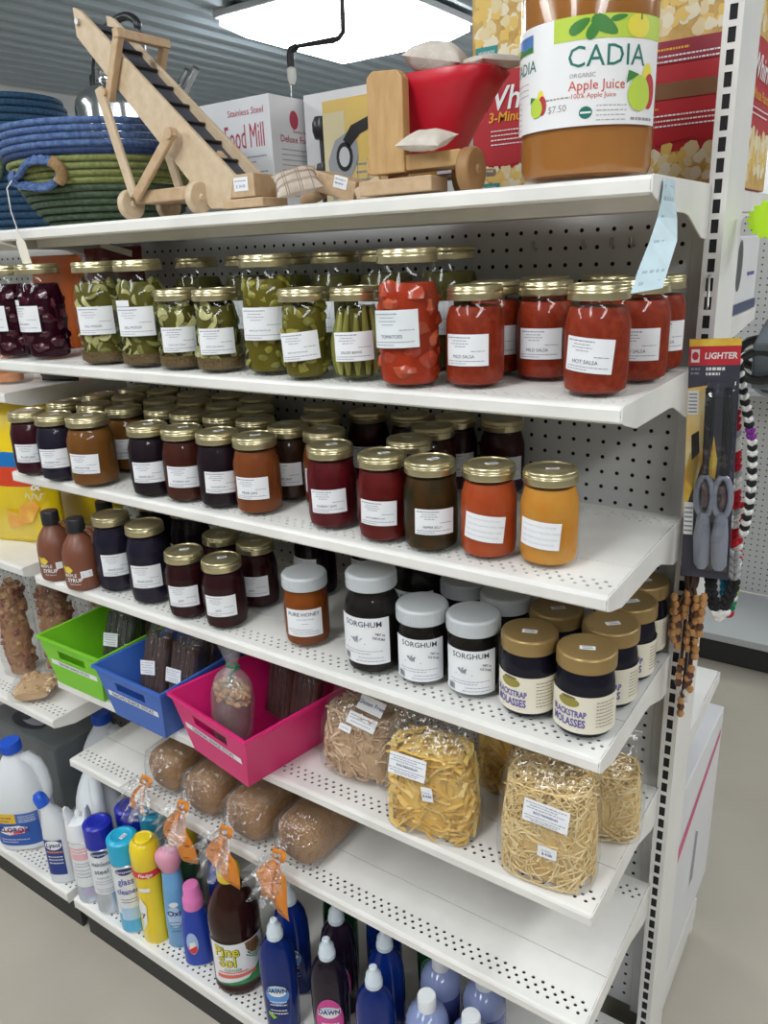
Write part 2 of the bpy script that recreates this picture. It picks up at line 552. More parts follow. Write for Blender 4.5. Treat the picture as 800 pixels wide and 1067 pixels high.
def pegpanel(parent, x0, x1, z0, z1, y, name='pegboard_panel', yr=0.0):
    """one inch pegboard with real holes in front of a sheet painted dark as shade"""
    g = G(); p = 0.0254; r = 0.0034
    xr, zr = -0.0443, 1.459 + 0.17      # a hole of the measured grid
    i0 = math.ceil((x0 - xr + p / 2) / p); i1 = math.floor((x1 - xr - p / 2) / p)
    k0 = math.ceil((z0 - zr + p / 2) / p); k1 = math.floor((z1 - zr - p / 2) / p)
    xa, xb = xr + (i0 - .5) * p, xr + (i1 + .5) * p
    za, zb = zr + (k0 - .5) * p, zr + (k1 + .5) * p
    def q(a, b, c, d):
        g.add([(a, y, c), (b, y, c), (b, y, d), (a, y, d)], [(0, 1, 2, 3)])
    q(x0, x1, z0, za); q(x0, x1, zb, z1); q(x0, xa, za, zb); q(xb, x1, za, zb)
    for i in range(i0, i1 + 1):
        for k in range(k0, k1 + 1):
            cx, cz = xr + i * p, zr + k * p
            h = p / 2
            sq = [(cx - h, cz - h), (cx, cz - h), (cx + h, cz - h), (cx + h, cz), (cx + h, cz + h), (cx, cz + h), (cx - h, cz + h), (cx - h, cz)]
            oc = [(cx + r * math.cos(a), cz + r * math.sin(a)) for a in [(-3 + w) * PI / 4 for w in range(8)]]
            g.add([(a, y, b) for a, b in sq] + [(a, y, b) for a, b in oc], [(w, (w + 1) % 8, 8 + (w + 1) % 8, 8 + w) for w in range(8)])
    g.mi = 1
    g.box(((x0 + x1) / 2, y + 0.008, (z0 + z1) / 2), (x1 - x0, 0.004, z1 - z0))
    g.mi = 0
    g.box(((x0 + x1) / 2, y + 0.014, (z0 + z1) / 2), (x1 - x0, 0.004, z1 - z0))
    return g.obj(name, [PANEL, DARK], parent, smooth=False)

gon = thing('gondola_shelving', 'double-sided white metal store shelving that fills the frame', 'shelving', (0, 0, 0))
YP = 0.0232
upright(gon, 0.008, 0.0, 2.75)
upright(gon, XL - 0.008, 0.0, 1.677)
pegpanel(gon, XL + 0.004, -0.005, 0.13, 1.677, YP)
G().box((-0.0175, YP - 0.004, 0.90), (0.022, 0.006, 1.55)).obj('panel_edge_trim', PANEL, gon, smooth=False, bevel=0.001)
# horizontal rails between uprights, back-to-back
g = G()
g.box((XL / 2, 0.06, 1.60), (-XL - 0.03, 0.02, 0.035))
g.obj('cross_rail', WHITE, gon, smooth=False, bevel=0.002)
for z, D in ((Z1, 0.290), (Z2, 0.3476), (Z3, 0.3589), (Z4, 0.3540), (Z5, 0.350), (Z6, 0.358)):
    make_shelf(gon, z, D, XL, 0.0)
def base_deck(parent, x0, x1, D=0.4181, z=ZB):
    g = G()
    a, b = x0 + 0.002, x1 - 0.002
    yf = -D
    def q(ya, yb_, zz=z):
        g.add([(a, ya, zz), (b, ya, zz), (b, yb_, zz), (a, yb_, zz)], [(0, 1, 2, 3)])
    q(yf + 0.006, yf + 0.014)
    holes(g, a, b, yf + 0.014, 0.0165, 0.0031, 4, 0.0105, z)
    q(yf + 0.056, -0.080)
    holes(g, a, b, -0.080, 0.0165, 0.0031, 4, 0.0105, z)
    q(-0.038, -0.02)
    pr = [(yf + 0.006, z), (yf + 0.002, z - 0.0015), (yf, z - 0.005), (yf, z - 0.026), (yf + 0.004, z - 0.03), (yf + 0.03, z - 0.03)]
    for (y0, z0), (y1, z1) in zip(pr, pr[1:]):
        g.add([(a, y0, z0), (b, y0, z0), (b, y1, z1), (a, y1, z1)], [(0, 1, 2, 3)])
    for xx in (a, b):
        g.add([(xx, yf, z), (xx, -0.02, z), (xx, -0.02, z - 0.03), (xx, yf, z - 0.03)], [(0, 1, 2, 3)])
    g.mi = 1
    q(yf + 0.006, -0.02, z - 0.028)  # sheet painted dark as shade below the holes
    g.obj('base_deck', [WORN, DARK], parent, smooth=True, angle=30)
    G().box(((x0 + x1) / 2, -0.388, 0.048), (x1 - x0 - 0.006, 0.012, 0.095)).obj('kick_plate', mat('shade_black_kick_plate', (0.03, 0.03, 0.03), 0.6), parent, smooth=False, bevel=0.002)  # coloured black to carry the shade under the deck lip too
base_deck(gon, XL, 0.0)
def foot(parent, x, sg):
    """base leg running out along the floor from the upright"""
    g = G()
    poly = [(0.085, 0.0), (0.085, 0.11), (0.40, 0.10), (0.43, 0.085), (0.43, 0.02), (0.42, 0.02), (0.42, 0.0), (0.39, 0.0), (0.385, 0.02)] if sg > 0 else [(-0.02, 0.0), (-0.02, 0.095), (-0.37, 0.09), (-0.37, 0.0)]
    M = Matrix(((0, 0, 1, x), (1, 0, 0, 0), (0, 1, 0, 0), (0, 0, 0, 1)))
    g.prism(poly, 0.03, M)
    return g.obj('base_foot', WHITE, parent, smooth=False, bevel=0.003)
for x in (-0.022, XL - 0.010):
    foot(gon, x, 1); foot(gon, x, -1)
# far side of the same unit: top shelf, low shelf, base (seen past the right end)
def rear_shelf(z, D):
    g = G()
    g.box((XL / 2, 0.09 + D / 2, z - 0.002), (-XL - 0.006, D, 0.004))
    g.box((XL / 2, 0.09 + D, z - 0.012), (-XL - 0.006, 0.004, 0.024))
    o = g.obj('shelf', WORN, gon, smooth=False, bevel=0.0015)
    for xe in (XL + 0.003, -0.001):
        poly = [(0.092, z), (0.09 + D, z), (0.09 + D, z - 0.024), (0.20, z - 0.04), (0.14, z - 0.07), (0.092, z - 0.07)]
        M = Matrix(((0, 0, 1, xe), (1, 0, 0, 0), (0, 1, 0, 0), (0, 0, 0, 1)))
        G().prism(poly, 0.0025, M).obj('end_bracket', WORN, o, smooth=False)
rear_shelf(Z1, 0.35); rear_shelf(1.49, 0.30); rear_shelf(0.70, 0.355)
g = G(); g.box((XL / 2, 0.27, 0.114), (-XL, 0.30, 0.006)); g.obj('base_deck', WORN, gon, smooth=False)
G().box((XL / 2, 0.088, 0.9), (-XL - 0.01, 0.004, 1.55)).obj('back_panel', PANEL, gon, smooth=False)

# neighbouring bay on the left
nb = thing('shelving_bay', 'white metal shelving bay at the left edge holding chips and snack mixes', 'shelving', (XL - 0.02, 0, 0))
X0 = -2.6
L = lambda x: x
sub = []
for z, D in ((Z1, 0.290), (1.362, 0.33), (0.985, 0.366), (0.597, 0.367)):
    o = make_shelf(nb, z, D, X0, XL - 0.0225, detail=(z < 0.7))
    sub.append(o)
base_deck(nb, X0, XL - 0.0225)
pegpanel(nb, X0, XL - 0.0225, 0.13, 1.677, YP)
upright(nb, X0 - 0.008, 0.0, 1.677)
G().box(((X0 + XL) / 2, 0.27, Z1 - 0.012), (XL - X0 - 0.04, 0.36, 0.024)).obj('rear_top_shelf', WORN, nb, smooth=False, bevel=0.002)
for o in nb.children: o.location = (-(XL - 0.02), 0, 0)

# short wire peg hooks / broken hook stubs left in the pegboard
hk = None
for i, (hx, hz, ln) in enumerate([(-0.19, 1.6040, 0.018), (-0.115, 1.6040, 0.020), (-0.0686, 1.6040, 0.020), (-0.272, 1.604, 0.018), (-0.145, 1.6294 - 0.0254, 0.018)]):
    t = G().tube([(0, 0.004, 0), (0, -ln * 0.4, 0.0), (0, -ln * 0.6, 0.002), (0, -ln * 0.7, 0.012)], 0.0028, 8).obj('peg_hook', CHROME)
    t.location = (hx, YP, hz)
    tag(t, 'short bent metal peg left in the pegboard behind the salsa jars', 'peg hook', 'bent pegs left in the pegboard')
# ------------------------------------------------------------ jars
def jar_prof(r, h, neck, base=0.006):
    """glass outline from base to the foot of the screw band"""
    return [(0, 0.002), (r * 0.80, 0.0), (r * 0.93, 0.0025), (r * 0.985, 0.010), (r, 0.022), (r, h * 0.62), (r * 0.985, h * 0.68), (r * 0.93, h * 0.735), (neck + (r - neck) * 0.35, h * 0.785), (neck, h * 0.825), (neck, h * 0.985)]
def lid_part(parent, r, h, hb, m, style='mason'):
    g = G()
    if style == 'mason':
        z0 = h - hb
        g.lathe([(r - 0.003, z0), (r, z0 + 0.0006), (r + 0.0008, z0 + 0.0025), (r - 0.0006, z0 + hb * 0.30), (r + 0.0004, z0 + hb * 0.42), (r - 0.0008, z0 + hb * 0.56), (r + 0.0003, z0 + hb * 0.68), (r - 0.0008, z0 + hb * 0.80), (r - 0.0006, h - 0.0022), (r - 0.002, h - 0.0003), (r - 0.0045, h), (r - 0.0052, h - 0.0012), (r - 0.010, h - 0.0012), (r - 0.012, h - 0.0004), (0, h + 0.0002)], 36)
    else:
        z0 = h - hb
        g.lathe([(r - 0.002, z0), (r, z0 + 0.0006), (r, h - 0.004), (r - 0.0012, h - 0.0013), (r - 0.0035, h), (r - 0.006, h - 0.0006), (0, h - 0.0006)], 40)
        if style == 'ribbed':
            for i in range(60):
                a = 2 * PI * i / 60
                g.box((math.cos(a) * r, math.sin(a) * r, (z0 + h) / 2 - 0.001), (0.0011, 0.0011, hb - 0.006), rz=a)
    return g.obj('lid', m, parent, angle=50)
def sticker(parent, x, y, z, rot, w=0.017, h=0.0095, lid=None):
    """small price sticker on top of a lid"""
    c, s = math.cos(rot), math.sin(rot)
    fn = planemap((x, y, z + 0.0004), (c, s, 0), (-s, c, 0))
    g = G(); g.rect(fn, -w / 2, w / 2, -h / 2, h / 2)
    o = g.obj('price_sticker', PAPER, parent, smooth=False, solid=0.0002)
    f2 = planemap((x, y, z + 0.0008), (c, s, 0), (-s, c, 0))
    k = G(); k.rect(f2, -w * .36, w * .3, h * .12, h * .25); k.rect(f2, -w * .3, w * .36, -h * .3, -h * .12)
    k.obj('lettering', GREYINK, o, smooth=False)
def pint_label(parent, r, z0, w, h, title, tilt=0.0, a0=0.0, sub=True, hand=False, tag_above=False):
    fn = cylmap(r + 0.0006, tilt, a0, z0)
    g = G(); g.rect(fn, -w / 2, w / 2, 0, h, 10)
    if tag_above:
        g.rect(fn, -w / 2, -w * 0.08, h + 0.001, h + 0.011, 5)
    o = g.obj('label', PAPER, parent, smooth=True)
    fn = cylmap(r + 0.0010, tilt, a0, z0)
    k = G()
    rr = random.Random(hash(title) % 1000 if False else len(title) * 17 + int(w * 1e4))
    def dash(y, xa, xb, t=0.0009):
        x = xa
        while x < xb:
            l = rr.uniform(0.0018, 0.0052)
            k.rect(fn, x, min(x + l, xb), y - t / 2, y + t / 2, 1); x += l + 0.0009
    k.mi = 1
    if hand:
        k.mi = 0
        for y in (0.82, 0.60, 0.38, 0.18):
            x = -w * .43
            while x < w * .36:
                l = rr.uniform(0.005, 0.011); N = int(l / .0005); ph = rr.uniform(0, 6); fr = rr.uniform(2200, 3000)
                zz = [(x + l * q / N, h * y + .0012 * math.sin(ph + fr * l * q / N) + (.0016 if q % 7 == 3 and rr.random() < .5 else 0)) for q in range(N + 1)]
                for (xa, ya), (xb, yb_) in zip(zz, zz[1:]):
                    k.add([fn(xa, ya - .0002), fn(xb, yb_ - .0002), fn(xb, yb_ + .0002), fn(xa, ya + .0002)], [(0, 1, 2, 3)])
                x += l + 0.0016
    else:
        dash(h * 0.90, -w * .45, w * .10, 0.0014); dash(h * 0.80, -w * .32, w * .02); dash(h * 0.71, -w * .36, w * .06); dash(h * 0.62, -w * .26, w * .0)
        dash(h * 0.47, w * .12, w * .42)
        k.mi = 0
        if title:
            k.text(title, min(0.0062, w * 0.80 / max(6, len(title)) * 1.2), fn, -w * 0.06, h * 0.30)
        k.mi = 1
        dash(h * 0.16, -w * .45, w * .42); 
        dash(h * 0.08, -w * .45, w * .0)
    k.obj('lettering', [INK, GREYINK], o, smooth=False)
    return o
def smooth_fill(parent, r, h, neck, fill, m, name='contents'):
    ri = r - 0.0022
    pr = [(0, 0.005), (ri * 0.80, 0.0045), (ri * 0.95, 0.008), (ri, 0.022)]
    zt = h * fill
    pr2 = [(rr - 0.0022, z) for rr, z in jar_prof(r, h, neck)[5:] if z < zt]
    top = pr2[-1][0] if pr2 else ri
    if not pr2: pr2 = [(ri, zt - 0.002)]
    pr += pr2 + [(top - 0.0005 if zt < h * .62 else max(neck - 0.003, top - 0.002), zt), (0, zt)]
    return G().lathe(pr, 32).obj(name, m, parent)
def chunk_fill(parent, r, h, neck, kind, seed):
    """pickle slices, spears, tomatoes or beets packed behind the glass"""
    rr = random.Random(seed)
    g = G()
    def rad(z):
        pf = jar_prof(r, h, neck)[3:]
        for (r0, z0), (r1, z1) in zip(pf, pf[1:]):
            if z0 <= z <= z1: return r0 + (r1 - r0) * (z - z0) / max(1e-6, z1 - z0)
        return r * 0.95
    if kind in ('slices', 'cukes'):
        n = 74 if h > 0.15 else 56
        top = h * 0.80
        for i in range(n):
            z = 0.014 + (top - 0.014) * (i + rr.random()) / n
            s = rr.uniform(0.010, 0.0155) if kind == 'slices' else rr.uniform(0.008, 0.013)
            a = i * 2.39996 + rr.uniform(-.4, .4)
            R_ = rad(z) - 0.0055 - rr.random() * 0.004
            d = V((math.cos(a), math.sin(a), rr.uniform(-.45, .45))).normalized()
            nrm = (d + V((rr.uniform(-.5, .5), rr.uniform(-.5, .5), rr.uniform(-.5, .5)))).normalized()
            M = nrm.to_track_quat('Z', 'Y').to_matrix()
            c = V((math.cos(a) * (R_ - s * 0.30), math.sin(a) * (R_ - s * 0.30), z))
            g.mi = 0 if rr.random() < .75 else 1
            t = 0.0022
            if kind == 'slices':
                g.lathe([(0, t), (s * .80, t), (s * .93, t * .7)], 12, o=c, M=M)
                g.mi = 2
                g.lathe([(s * .93, t * .7), (s, 0), (s * .93, -t * .7), (0, -t)], 12, o=c, M=M)
            else:
                g.ball(c, s, (1, 0.8, 0.35), 10, 0.35, M=M, seed=i)
    elif kind == 'spears':
        for i in range(26):
            a = 2 * PI * i / 13
            R_ = (r - 0.0085) if i < 13 else r - 0.019
            l = h * rr.uniform(.60, .72)
            x, y = R_ * math.cos(a), R_ * math.sin(a)
            g.mi = 0 if rr.random() < .7 else 1
            zt = 0.012 + l
            kk = 0.80
            g.tube([(x * .95, y * .95, 0.010), (x, y, 0.03), (x + rr.uniform(-.002, .002), y, zt * .6), (x * kk, y * kk, zt)], [0.003, 0.0062, 0.0062, 0.0025], 8)
    else:
        n = 34 if h > .15 else 24
        for i in range(n):
            s = rr.uniform(0.013, 0.020)
            z = 0.018 + (h * .70 - 0.016) * (i + rr.random()) / n
            a = i * 2.39996
            R_ = rad(z) - s * 1.16 - 0.003
            g.mi = 0 if rr.random() < .6 else 1
            g.ball((R_ * math.cos(a), R_ * math.sin(a), z), s, (1.08, 1.08, .85), 12, .35, seed=i)
    return g
PKL = mat('pale_pickle_flesh', (0.40, 0.37, 0.13), 0.3, col2=(0.56, 0.52, 0.25), scale=60)
PKL2 = mat('olive_pickle_flesh', (0.17, 0.17, 0.035), 0.3, col2=(0.24, 0.23, 0.06), scale=60)
PKR = mat('pickle_rind', (0.075, 0.085, 0.018), 0.3, col2=(0.13, 0.135, 0.03), scale=60)
BRINE = mat('olive_brine', (0.085, 0.075, 0.013), 0.2, spec=.1, col2=(0.12, 0.105, 0.02), scale=30)
SPICE = mat('mustard_seed_sediment', (0.075, 0.043, 0.014), 0.5, col2=(0.17, 0.11, 0.04), scale=300)
BB1 = mat('bread_and_butter_slice', (0.30, 0.26, 0.03), 0.3, col2=(0.24, 0.22, 0.03), scale=60)
BB2 = mat('darker_pickle_slice', (0.16, 0.15, 0.02), 0.3, col2=(0.20, 0.18, 0.025), scale=60)
BBR = mat('yellow_green_brine', (0.11, 0.09, 0.010), 0.2, spec=.1, col2=(0.14, 0.115, 0.016), scale=30)
SP1 = mat('pickle_spear', (0.23, 0.215, 0.035), 0.3, col2=(0.19, 0.185, 0.03), scale=40)
SP2 = mat('pickle_spear_pale', (0.36, 0.34, 0.09), 0.3)
TOM1 = mat('red_tomato', (0.42, 0.036, 0.014), 0.25, col2=(0.48, 0.075, 0.028), scale=40)
TOM2 = mat('pale_tomato', (0.50, 0.10, 0.04), 0.25, col2=(0.42, 0.05, 0.02), scale=40)
TOMJ = mat('tomato_juice', (0.36, 0.036, 0.012), 0.25, spec=.1, vary=.15, scale=40)
BET = mat('beetroot', (0.045, 0.002, 0.012), 0.22, col2=(0.075, 0.004, 0.018), scale=30)
BETJ = mat('beet_juice', (0.025, 0.0015, 0.008), 0.15, spec=.1)
SALSA = mat('red_salsa', (0.22, 0.022, 0.008), 0.45, spec=.12, col2=(0.29, 0.036, 0.012), scale=120, bump=.2, bscale=120)
def jam(name, c, c2=None, sc=40):
    return mat(name, c, 0.4, col2=c2, scale=sc, spec=.08) if c2 else mat(name, c, 0.4, spec=.06)      # wet against the glass: almost no mirror of its own
J_PLUM = jam('plum_jam', (0.0315, 0.0042, 0.0098), (0.0490, 0.0070, 0.0140))
J_BLUE = jam('blueberry_jam', (0.010, 0.010, 0.022), (0.02, 0.014, 0.03))
J_APPLE = jam('apple_butter', (0.1620, 0.0630, 0.0132), (0.1860, 0.0750, 0.0180), 20)
J_GRAPE = jam('grape_jelly', (0.014, 0.007, 0.012))
J_RASP = jam('dark_raspberry_jam', (0.0500, 0.0110, 0.0070), (0.0650, 0.0150, 0.0090), 60)
J_PEAR = jam('orange_brown_jam', (0.1815, 0.0468, 0.0121), (0.2090, 0.0578, 0.0165), 30)
J_CHERRY = jam('cherry_jam', (0.0720, 0.0036, 0.0072), (0.1200, 0.0072, 0.0108), 45)
J_RED = jam('red_berry_jam', (0.0900, 0.0048, 0.0060), (0.1320, 0.0096, 0.0084), 45)
J_PEPPER = jam('amber_pepper_jelly', (0.0600, 0.0252, 0.0048), (0.0180, 0.0168, 0.0060), 45)
J_STRAW = jam('red_orange_jam', (0.3844, 0.0527, 0.0136), (0.4216, 0.0806, 0.0248), 30)
J_PEACH = jam('peach_jam', (0.5616, 0.2160, 0.0252), (0.5760, 0.2736, 0.0504), 30)
HONEY = jam('honey', (0.2380, 0.0595, 0.0084), (0.1820, 0.0420, 0.0070), 10)
SORG = jam('sorghum_syrup', (0.012, 0.010, 0.009))
MOL = jam('blackstrap_molasses', (0.010, 0.009, 0.018))

def mason(name, cat, r, h, neck, lid, fill, lab=None, stick=None, kind=None, seed=1, style='mason', hb=None):
    """one canning jar: glass, contents, lid, label; the root Empty stands at the middle of its base"""
    t = thing(name, '', cat)
    G().lathe(jar_prof(r, h, neck), 36).obj('glass_jar', GLASS, t)
    mats_, frac = fill
    if kind:
        core = G()
        j = smooth_fill(t, r - (0.006 if kind != 'spears' else 0.012), h, neck - 0.004, frac, mats_[-1], 'liquid')
        g = chunk_fill(t, r, h, neck, kind, seed)
        nm = {'slices': 'pickle_slices', 'cukes': 'pickle_slices', 'spears': 'pickle_spears', 'tomato': 'tomatoes', 'beet': 'beets'}[kind]
        tag(g.obj(nm, list(mats_[:-1]), t), kind='stuff')
        if kind == 'slices':
            G().lathe([(0, 0.004), (r * .8, 0.0042), (r * .94, 0.009), (r * .955, 0.024), (0, 0.026)], 24).obj('sediment', SPICE, t)
    else:
        smooth_fill(t, r, h, neck, frac, mats_)
    lid_part(t, neck + 0.0025 if style == 'mason' else (neck + 0.004), h, hb or (0.0185 if style == 'mason' else 0.026), lid, style)
    if lab: lab(t)
    if stick: sticker(t, *stick)
    return t
PR, PH, PN = 0.0402, 0.130, 0.0335
QR, QH, QN = 0.0470, 0.178, 0.0375
def plab(title, **k):
    return lambda t: pint_label(t, PR, 0.031, 0.060, 0.040, title, **k)
def qlab(title, **k):
    return lambda t: pint_label(t, QR, 0.055, 0.068, 0.048, title, **k)

# --- second shelf from the top: pickles, tomatoes, salsa
S2G = 'jars on the pickle and salsa shelf'
beet = mason('beet_jar', 'jar', QR, QH, QN, GOLD, ((BET, BET, BETJ), .80), qlab('PICKLED BEETS', a0=-.35, tag_above=True), kind='beet')
put(beet, (-1.158, -0.292, Z2), .42, 'quart jar of dark purple beets standing left of the tall pickle jars', 'quart jars of beets')
put(beet, (-1.2545, -0.300, Z2), .40, 'quart jar of purple beets cut by the left edge of the photo', 'quart jars of beets')
dill = mason('pickle_jar', 'jar', QR, QH, QN, GOLD, ((PKL, PKL2, PKR, BRINE), .80), qlab('DILL PICKLES'), kind='slices', seed=3)
put(dill, (-0.972, -0.298, Z2), .64, 'tall jar of pale pickle chips, leftmost of the green pickle jars', 'jars of dill pickle chips')
dill2 = mason('pickle_jar', 'jar', QR, QH, QN, GOLD, ((PKL, PKL2, PKR, BRINE), .80), qlab('DILL PICKLES', tag_above=True), kind='slices', seed=8)
put(dill2, (-0.860, -0.296, Z2), .54, 'tall jar of pickle chips with a small extra tag above its label', 'jars of dill pickle chips')
dp = mason('pickle_jar', 'jar', PR, PH, PN, GOLD, ((PKL, PKL2, PKR, BRINE), .80), plab('GARLIC DILL PICKLES'), kind='slices', seed=5)
put(dp, (-0.767, -0.300, Z2), .76, 'short pint of pickle chips, left one of the pair before the tall yellow-green jar', 'pint jars of dill pickle chips')
dp2 = mason('pickle_jar', 'jar', PR, PH, PN, GOLD, ((PKL, PKL2, PKR, BRINE), .80), plab('GARLIC DILL PICKLES'), kind='slices', seed=11)
put(dp2, (-0.677, -0.300, Z2), .70, 'short pint of pickle chips touching the left of the tall yellow-green pickle jar', 'pint jars of dill pickle chips')
bbq = mason('pickle_jar', 'jar', QR, QH, QN, GOLD, ((BB1, BB2, PKR, BBR), .80), qlab('BREAD & BUTTER PICKLES'), kind='cukes', seed=6)
put(bbq, (-0.576, -0.286, Z2), .46, 'tall quart of yellow-green crinkled pickles in the middle of the shelf', 'jars of yellow-green pickles')
bbp = mason('pickle_jar', 'jar', PR, PH, PN, GOLD, ((BB1, BB2, PKR, BBR), .80), plab('BREAD & BUTTER PICKLES', tilt=.08), kind='cukes', seed=9)
put(bbp, (-0.486, -0.312, Z2), .50, 'short pint of yellow-green crinkled pickles right of the tall one', 'jars of yellow-green pickles')
spr = mason('pickle_jar', 'jar', PR, PH, PN, GOLD, ((SP1, SP2, SP1, BRINE), .78), plab('DILLED BEANS', tilt=.03), kind='spears', seed=2)
put(spr, (-0.406, -0.292, Z2), .50, 'short pint of upright green spears left of the tomato jar')
tom = mason('tomato_jar', 'jar', QR + .001, QH, QN, GOLD, ((TOM1, TOM2, TOMJ), .76), qlab('TOMATOES', a0=-.12, tilt=.03), kind='tomato', seed=2)
put(tom, (-0.307, -0.308, Z2), .26, 'big quart jar of bright red whole tomatoes')
sal = mason('salsa_jar', 'jar', PR, PH, PN, GOLD, (SALSA, .80), plab('MILD SALSA'))
hot = mason('salsa_jar', 'jar', PR, PH, PN, GOLD, (SALSA, .80), plab('HOT SALSA', a0=-.12, tilt=-.09))
SG = 'pint jars of red salsa'
put(sal, (-0.2215, -0.281, Z2), .18, 'pint of red salsa right beside the big tomato jar', SG)
put(sal, (-0.160, -0.195, Z2), .22, 'pint of red salsa in the second row between the two front salsa jars', SG)
put(sal, (-0.2435, -0.178, Z2), .5, 'pint of red salsa half hidden in shade behind the salsa beside the tomatoes', SG)
put(sal, (-0.2095, -0.083, Z2), .3, 'pint of red salsa deep in the third row behind the middle of the salsas', SG)
put(hot, (-0.057, -0.282, Z2), .18, 'pint of red salsa at the right front corner of the shelf', SG)
put(sal, (-0.041, -0.172, Z2), .25, 'pint of red salsa right behind the front corner salsa jar', SG)
put(sal, (-0.046, -0.078, Z2), .65, 'rearmost pint of red salsa by the pegboard at the shelf end', SG)
put(sal, (-0.128, -0.052, Z2), .4, 'pint of red salsa deep behind, only its lid showing over the corner jar', SG)
# dark row of quarts in the shade behind
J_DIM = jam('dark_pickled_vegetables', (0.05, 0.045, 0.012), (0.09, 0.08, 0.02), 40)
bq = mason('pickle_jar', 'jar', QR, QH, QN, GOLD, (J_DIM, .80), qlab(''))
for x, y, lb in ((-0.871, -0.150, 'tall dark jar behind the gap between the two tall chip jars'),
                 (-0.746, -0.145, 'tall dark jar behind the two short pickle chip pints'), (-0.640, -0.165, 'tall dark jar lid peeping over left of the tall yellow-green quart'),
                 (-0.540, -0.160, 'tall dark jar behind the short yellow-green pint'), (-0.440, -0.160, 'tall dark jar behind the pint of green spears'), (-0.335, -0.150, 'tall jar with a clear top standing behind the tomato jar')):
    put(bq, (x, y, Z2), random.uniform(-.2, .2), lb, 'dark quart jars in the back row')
J_BETP = jam('dark_beet_pint', (0.05, 0.004, 0.014))
dj = mason('beet_jar', 'jar', QR, QH, QN, GOLD, (J_BETP, .80), qlab('', a0=.2))
put(dj, (-1.100, -0.196, Z2), .35, 'dark red jar set back between the beets and the first pickle jar')

# --- third shelf: jams and jellies
JG = 'jam jars in the front row'
def jamjar(m, title, r=PR, h=PH, n=PN, hand=False, fill=.82, **k):
    return mason('jam_jar', 'jar', r, h, n, GOLD, (m, fill), (lambda t: pint_label(t, r, 0.031, 0.058, 0.037, title, hand=hand, **k)), stick=(0.004, -0.004, h, 0.5))
front = [
    (J_PLUM, 'PLUM JAM', -1.206, -0.338, PR, 'dark plum jam jar at the left end of the jam shelf'),
    (J_BLUE, 'BLUEBERRY JAM', -1.116, -0.338, PR, 'black-blue jam jar, second from the left end of the jam shelf'),
    (J_APPLE, 'APPLE BUTTER', -1.020, -0.330, 0.0455, 'wide light brown apple butter jar near the left end of the jam shelf'),
    (J_GRAPE, 'GRAPE JELLY', -0.860, -0.322, PR, 'black jelly jar just right of the gap after the apple butter'),
    (J_RASP, 'RASPBERRY JAM', -0.778, -0.314, PR, 'dark reddish brown jam jar between two black ones'),
    (J_GRAPE, 'ELDERBERRY JELLY', -0.696, -0.310, PR, 'black jelly jar left of the orange-brown jam'),
    (J_PEAR, 'PEAR JAM', -0.614, -0.306, PR, 'orange-brown jam jar in the middle of the front row'),
    (J_CHERRY, 'CHERRY JAM', -0.460, -0.303, PR, 'deep cherry red jam jar with a wide label, right of the gap'),
    (J_RED, 'RED RASPBERRY JAM', -0.357, -0.312, PR, 'dark red berry jam jar left of the amber jelly'),
    (J_PEPPER, 'PEPPER JELLY', -0.276, -0.312, PR, 'dark amber jelly jar with flecks near its lid'),
    (J_STRAW, '', -0.1925, -0.297, PR, 'bright red-orange jam jar with a handwritten label'),
    (J_PEACH, '', -0.110, -0.284, PR, 'yellow-orange peach jam jar at the right end of its row'),
]
for i, (m, ti, x, y, r, lb) in enumerate(front):
    hand = ti == ''
    k = dict(tilt=-.12 if i == 10 else (-.08 if i == 11 else random.uniform(-.04, .04)), a0=(-.15 if i in (2,) else 0))
    if i == 7: k['a0'] = -.05
    j = jamjar(m, ti, r, PH if r < .042 else .134, PN if r < .042 else .037, hand=hand, **k)
    put(j, (x, y, Z3), (.80, .66, .66, .67, .64, .78, .46, .55, .34, .66, .24, .02)[i], lb, JG)
BR = 'jam jars packed in the rows behind'
bj = {}
def back(m, x, y, lb, ti='JAM'):
    if m.name not in bj:
        bj[m.name] = mason('jam_jar', 'jar', PR, PH, PN, GOLD, (m, .82), plab(ti), stick=(-.004, .004, PH, -.4))
    put(bj[m.name], (x, y, Z3), .55 + random.uniform(-.25, .2), lb, BR)
back(J_PLUM, -1.228, -0.237, 'plum jam jar second in line behind the leftmost jam jar')
back(J_BLUE, -1.138, -0.228, 'dark jam jar second in line behind the black-blue jar')
back(J_APPLE, -1.044, -0.228, 'brown apple butter jar right behind the wide apple butter jar', 'APPLE BUTTER')
back(J_GRAPE, -0.955, -0.205, 'black jelly jar set back in the gap right of the apple butter')
back(J_GRAPE, -0.872, -0.212, 'black jelly jar second in line behind the black jar after the gap')
back(J_RASP, -0.789, -0.206, 'reddish brown jam jar second in line behind its twin')
back(J_GRAPE, -0.7065, -0.204, 'black jelly jar second in line left of the orange-brown jam')
J_DK = jam('brown_black_jam', (0.035, 0.014, 0.008))
back(J_DK, -0.6155, -0.220, 'brown-black jam jar right behind the orange-brown one', 'GRAPE JAM')
back(J_PEAR, -0.5315, -0.226, 'orange-brown jam jar behind the left side of the cherry jam', 'PEAR JAM')
back(J_RED, -0.371, -0.217, 'dark red jam jar second in line behind the red berry jam')
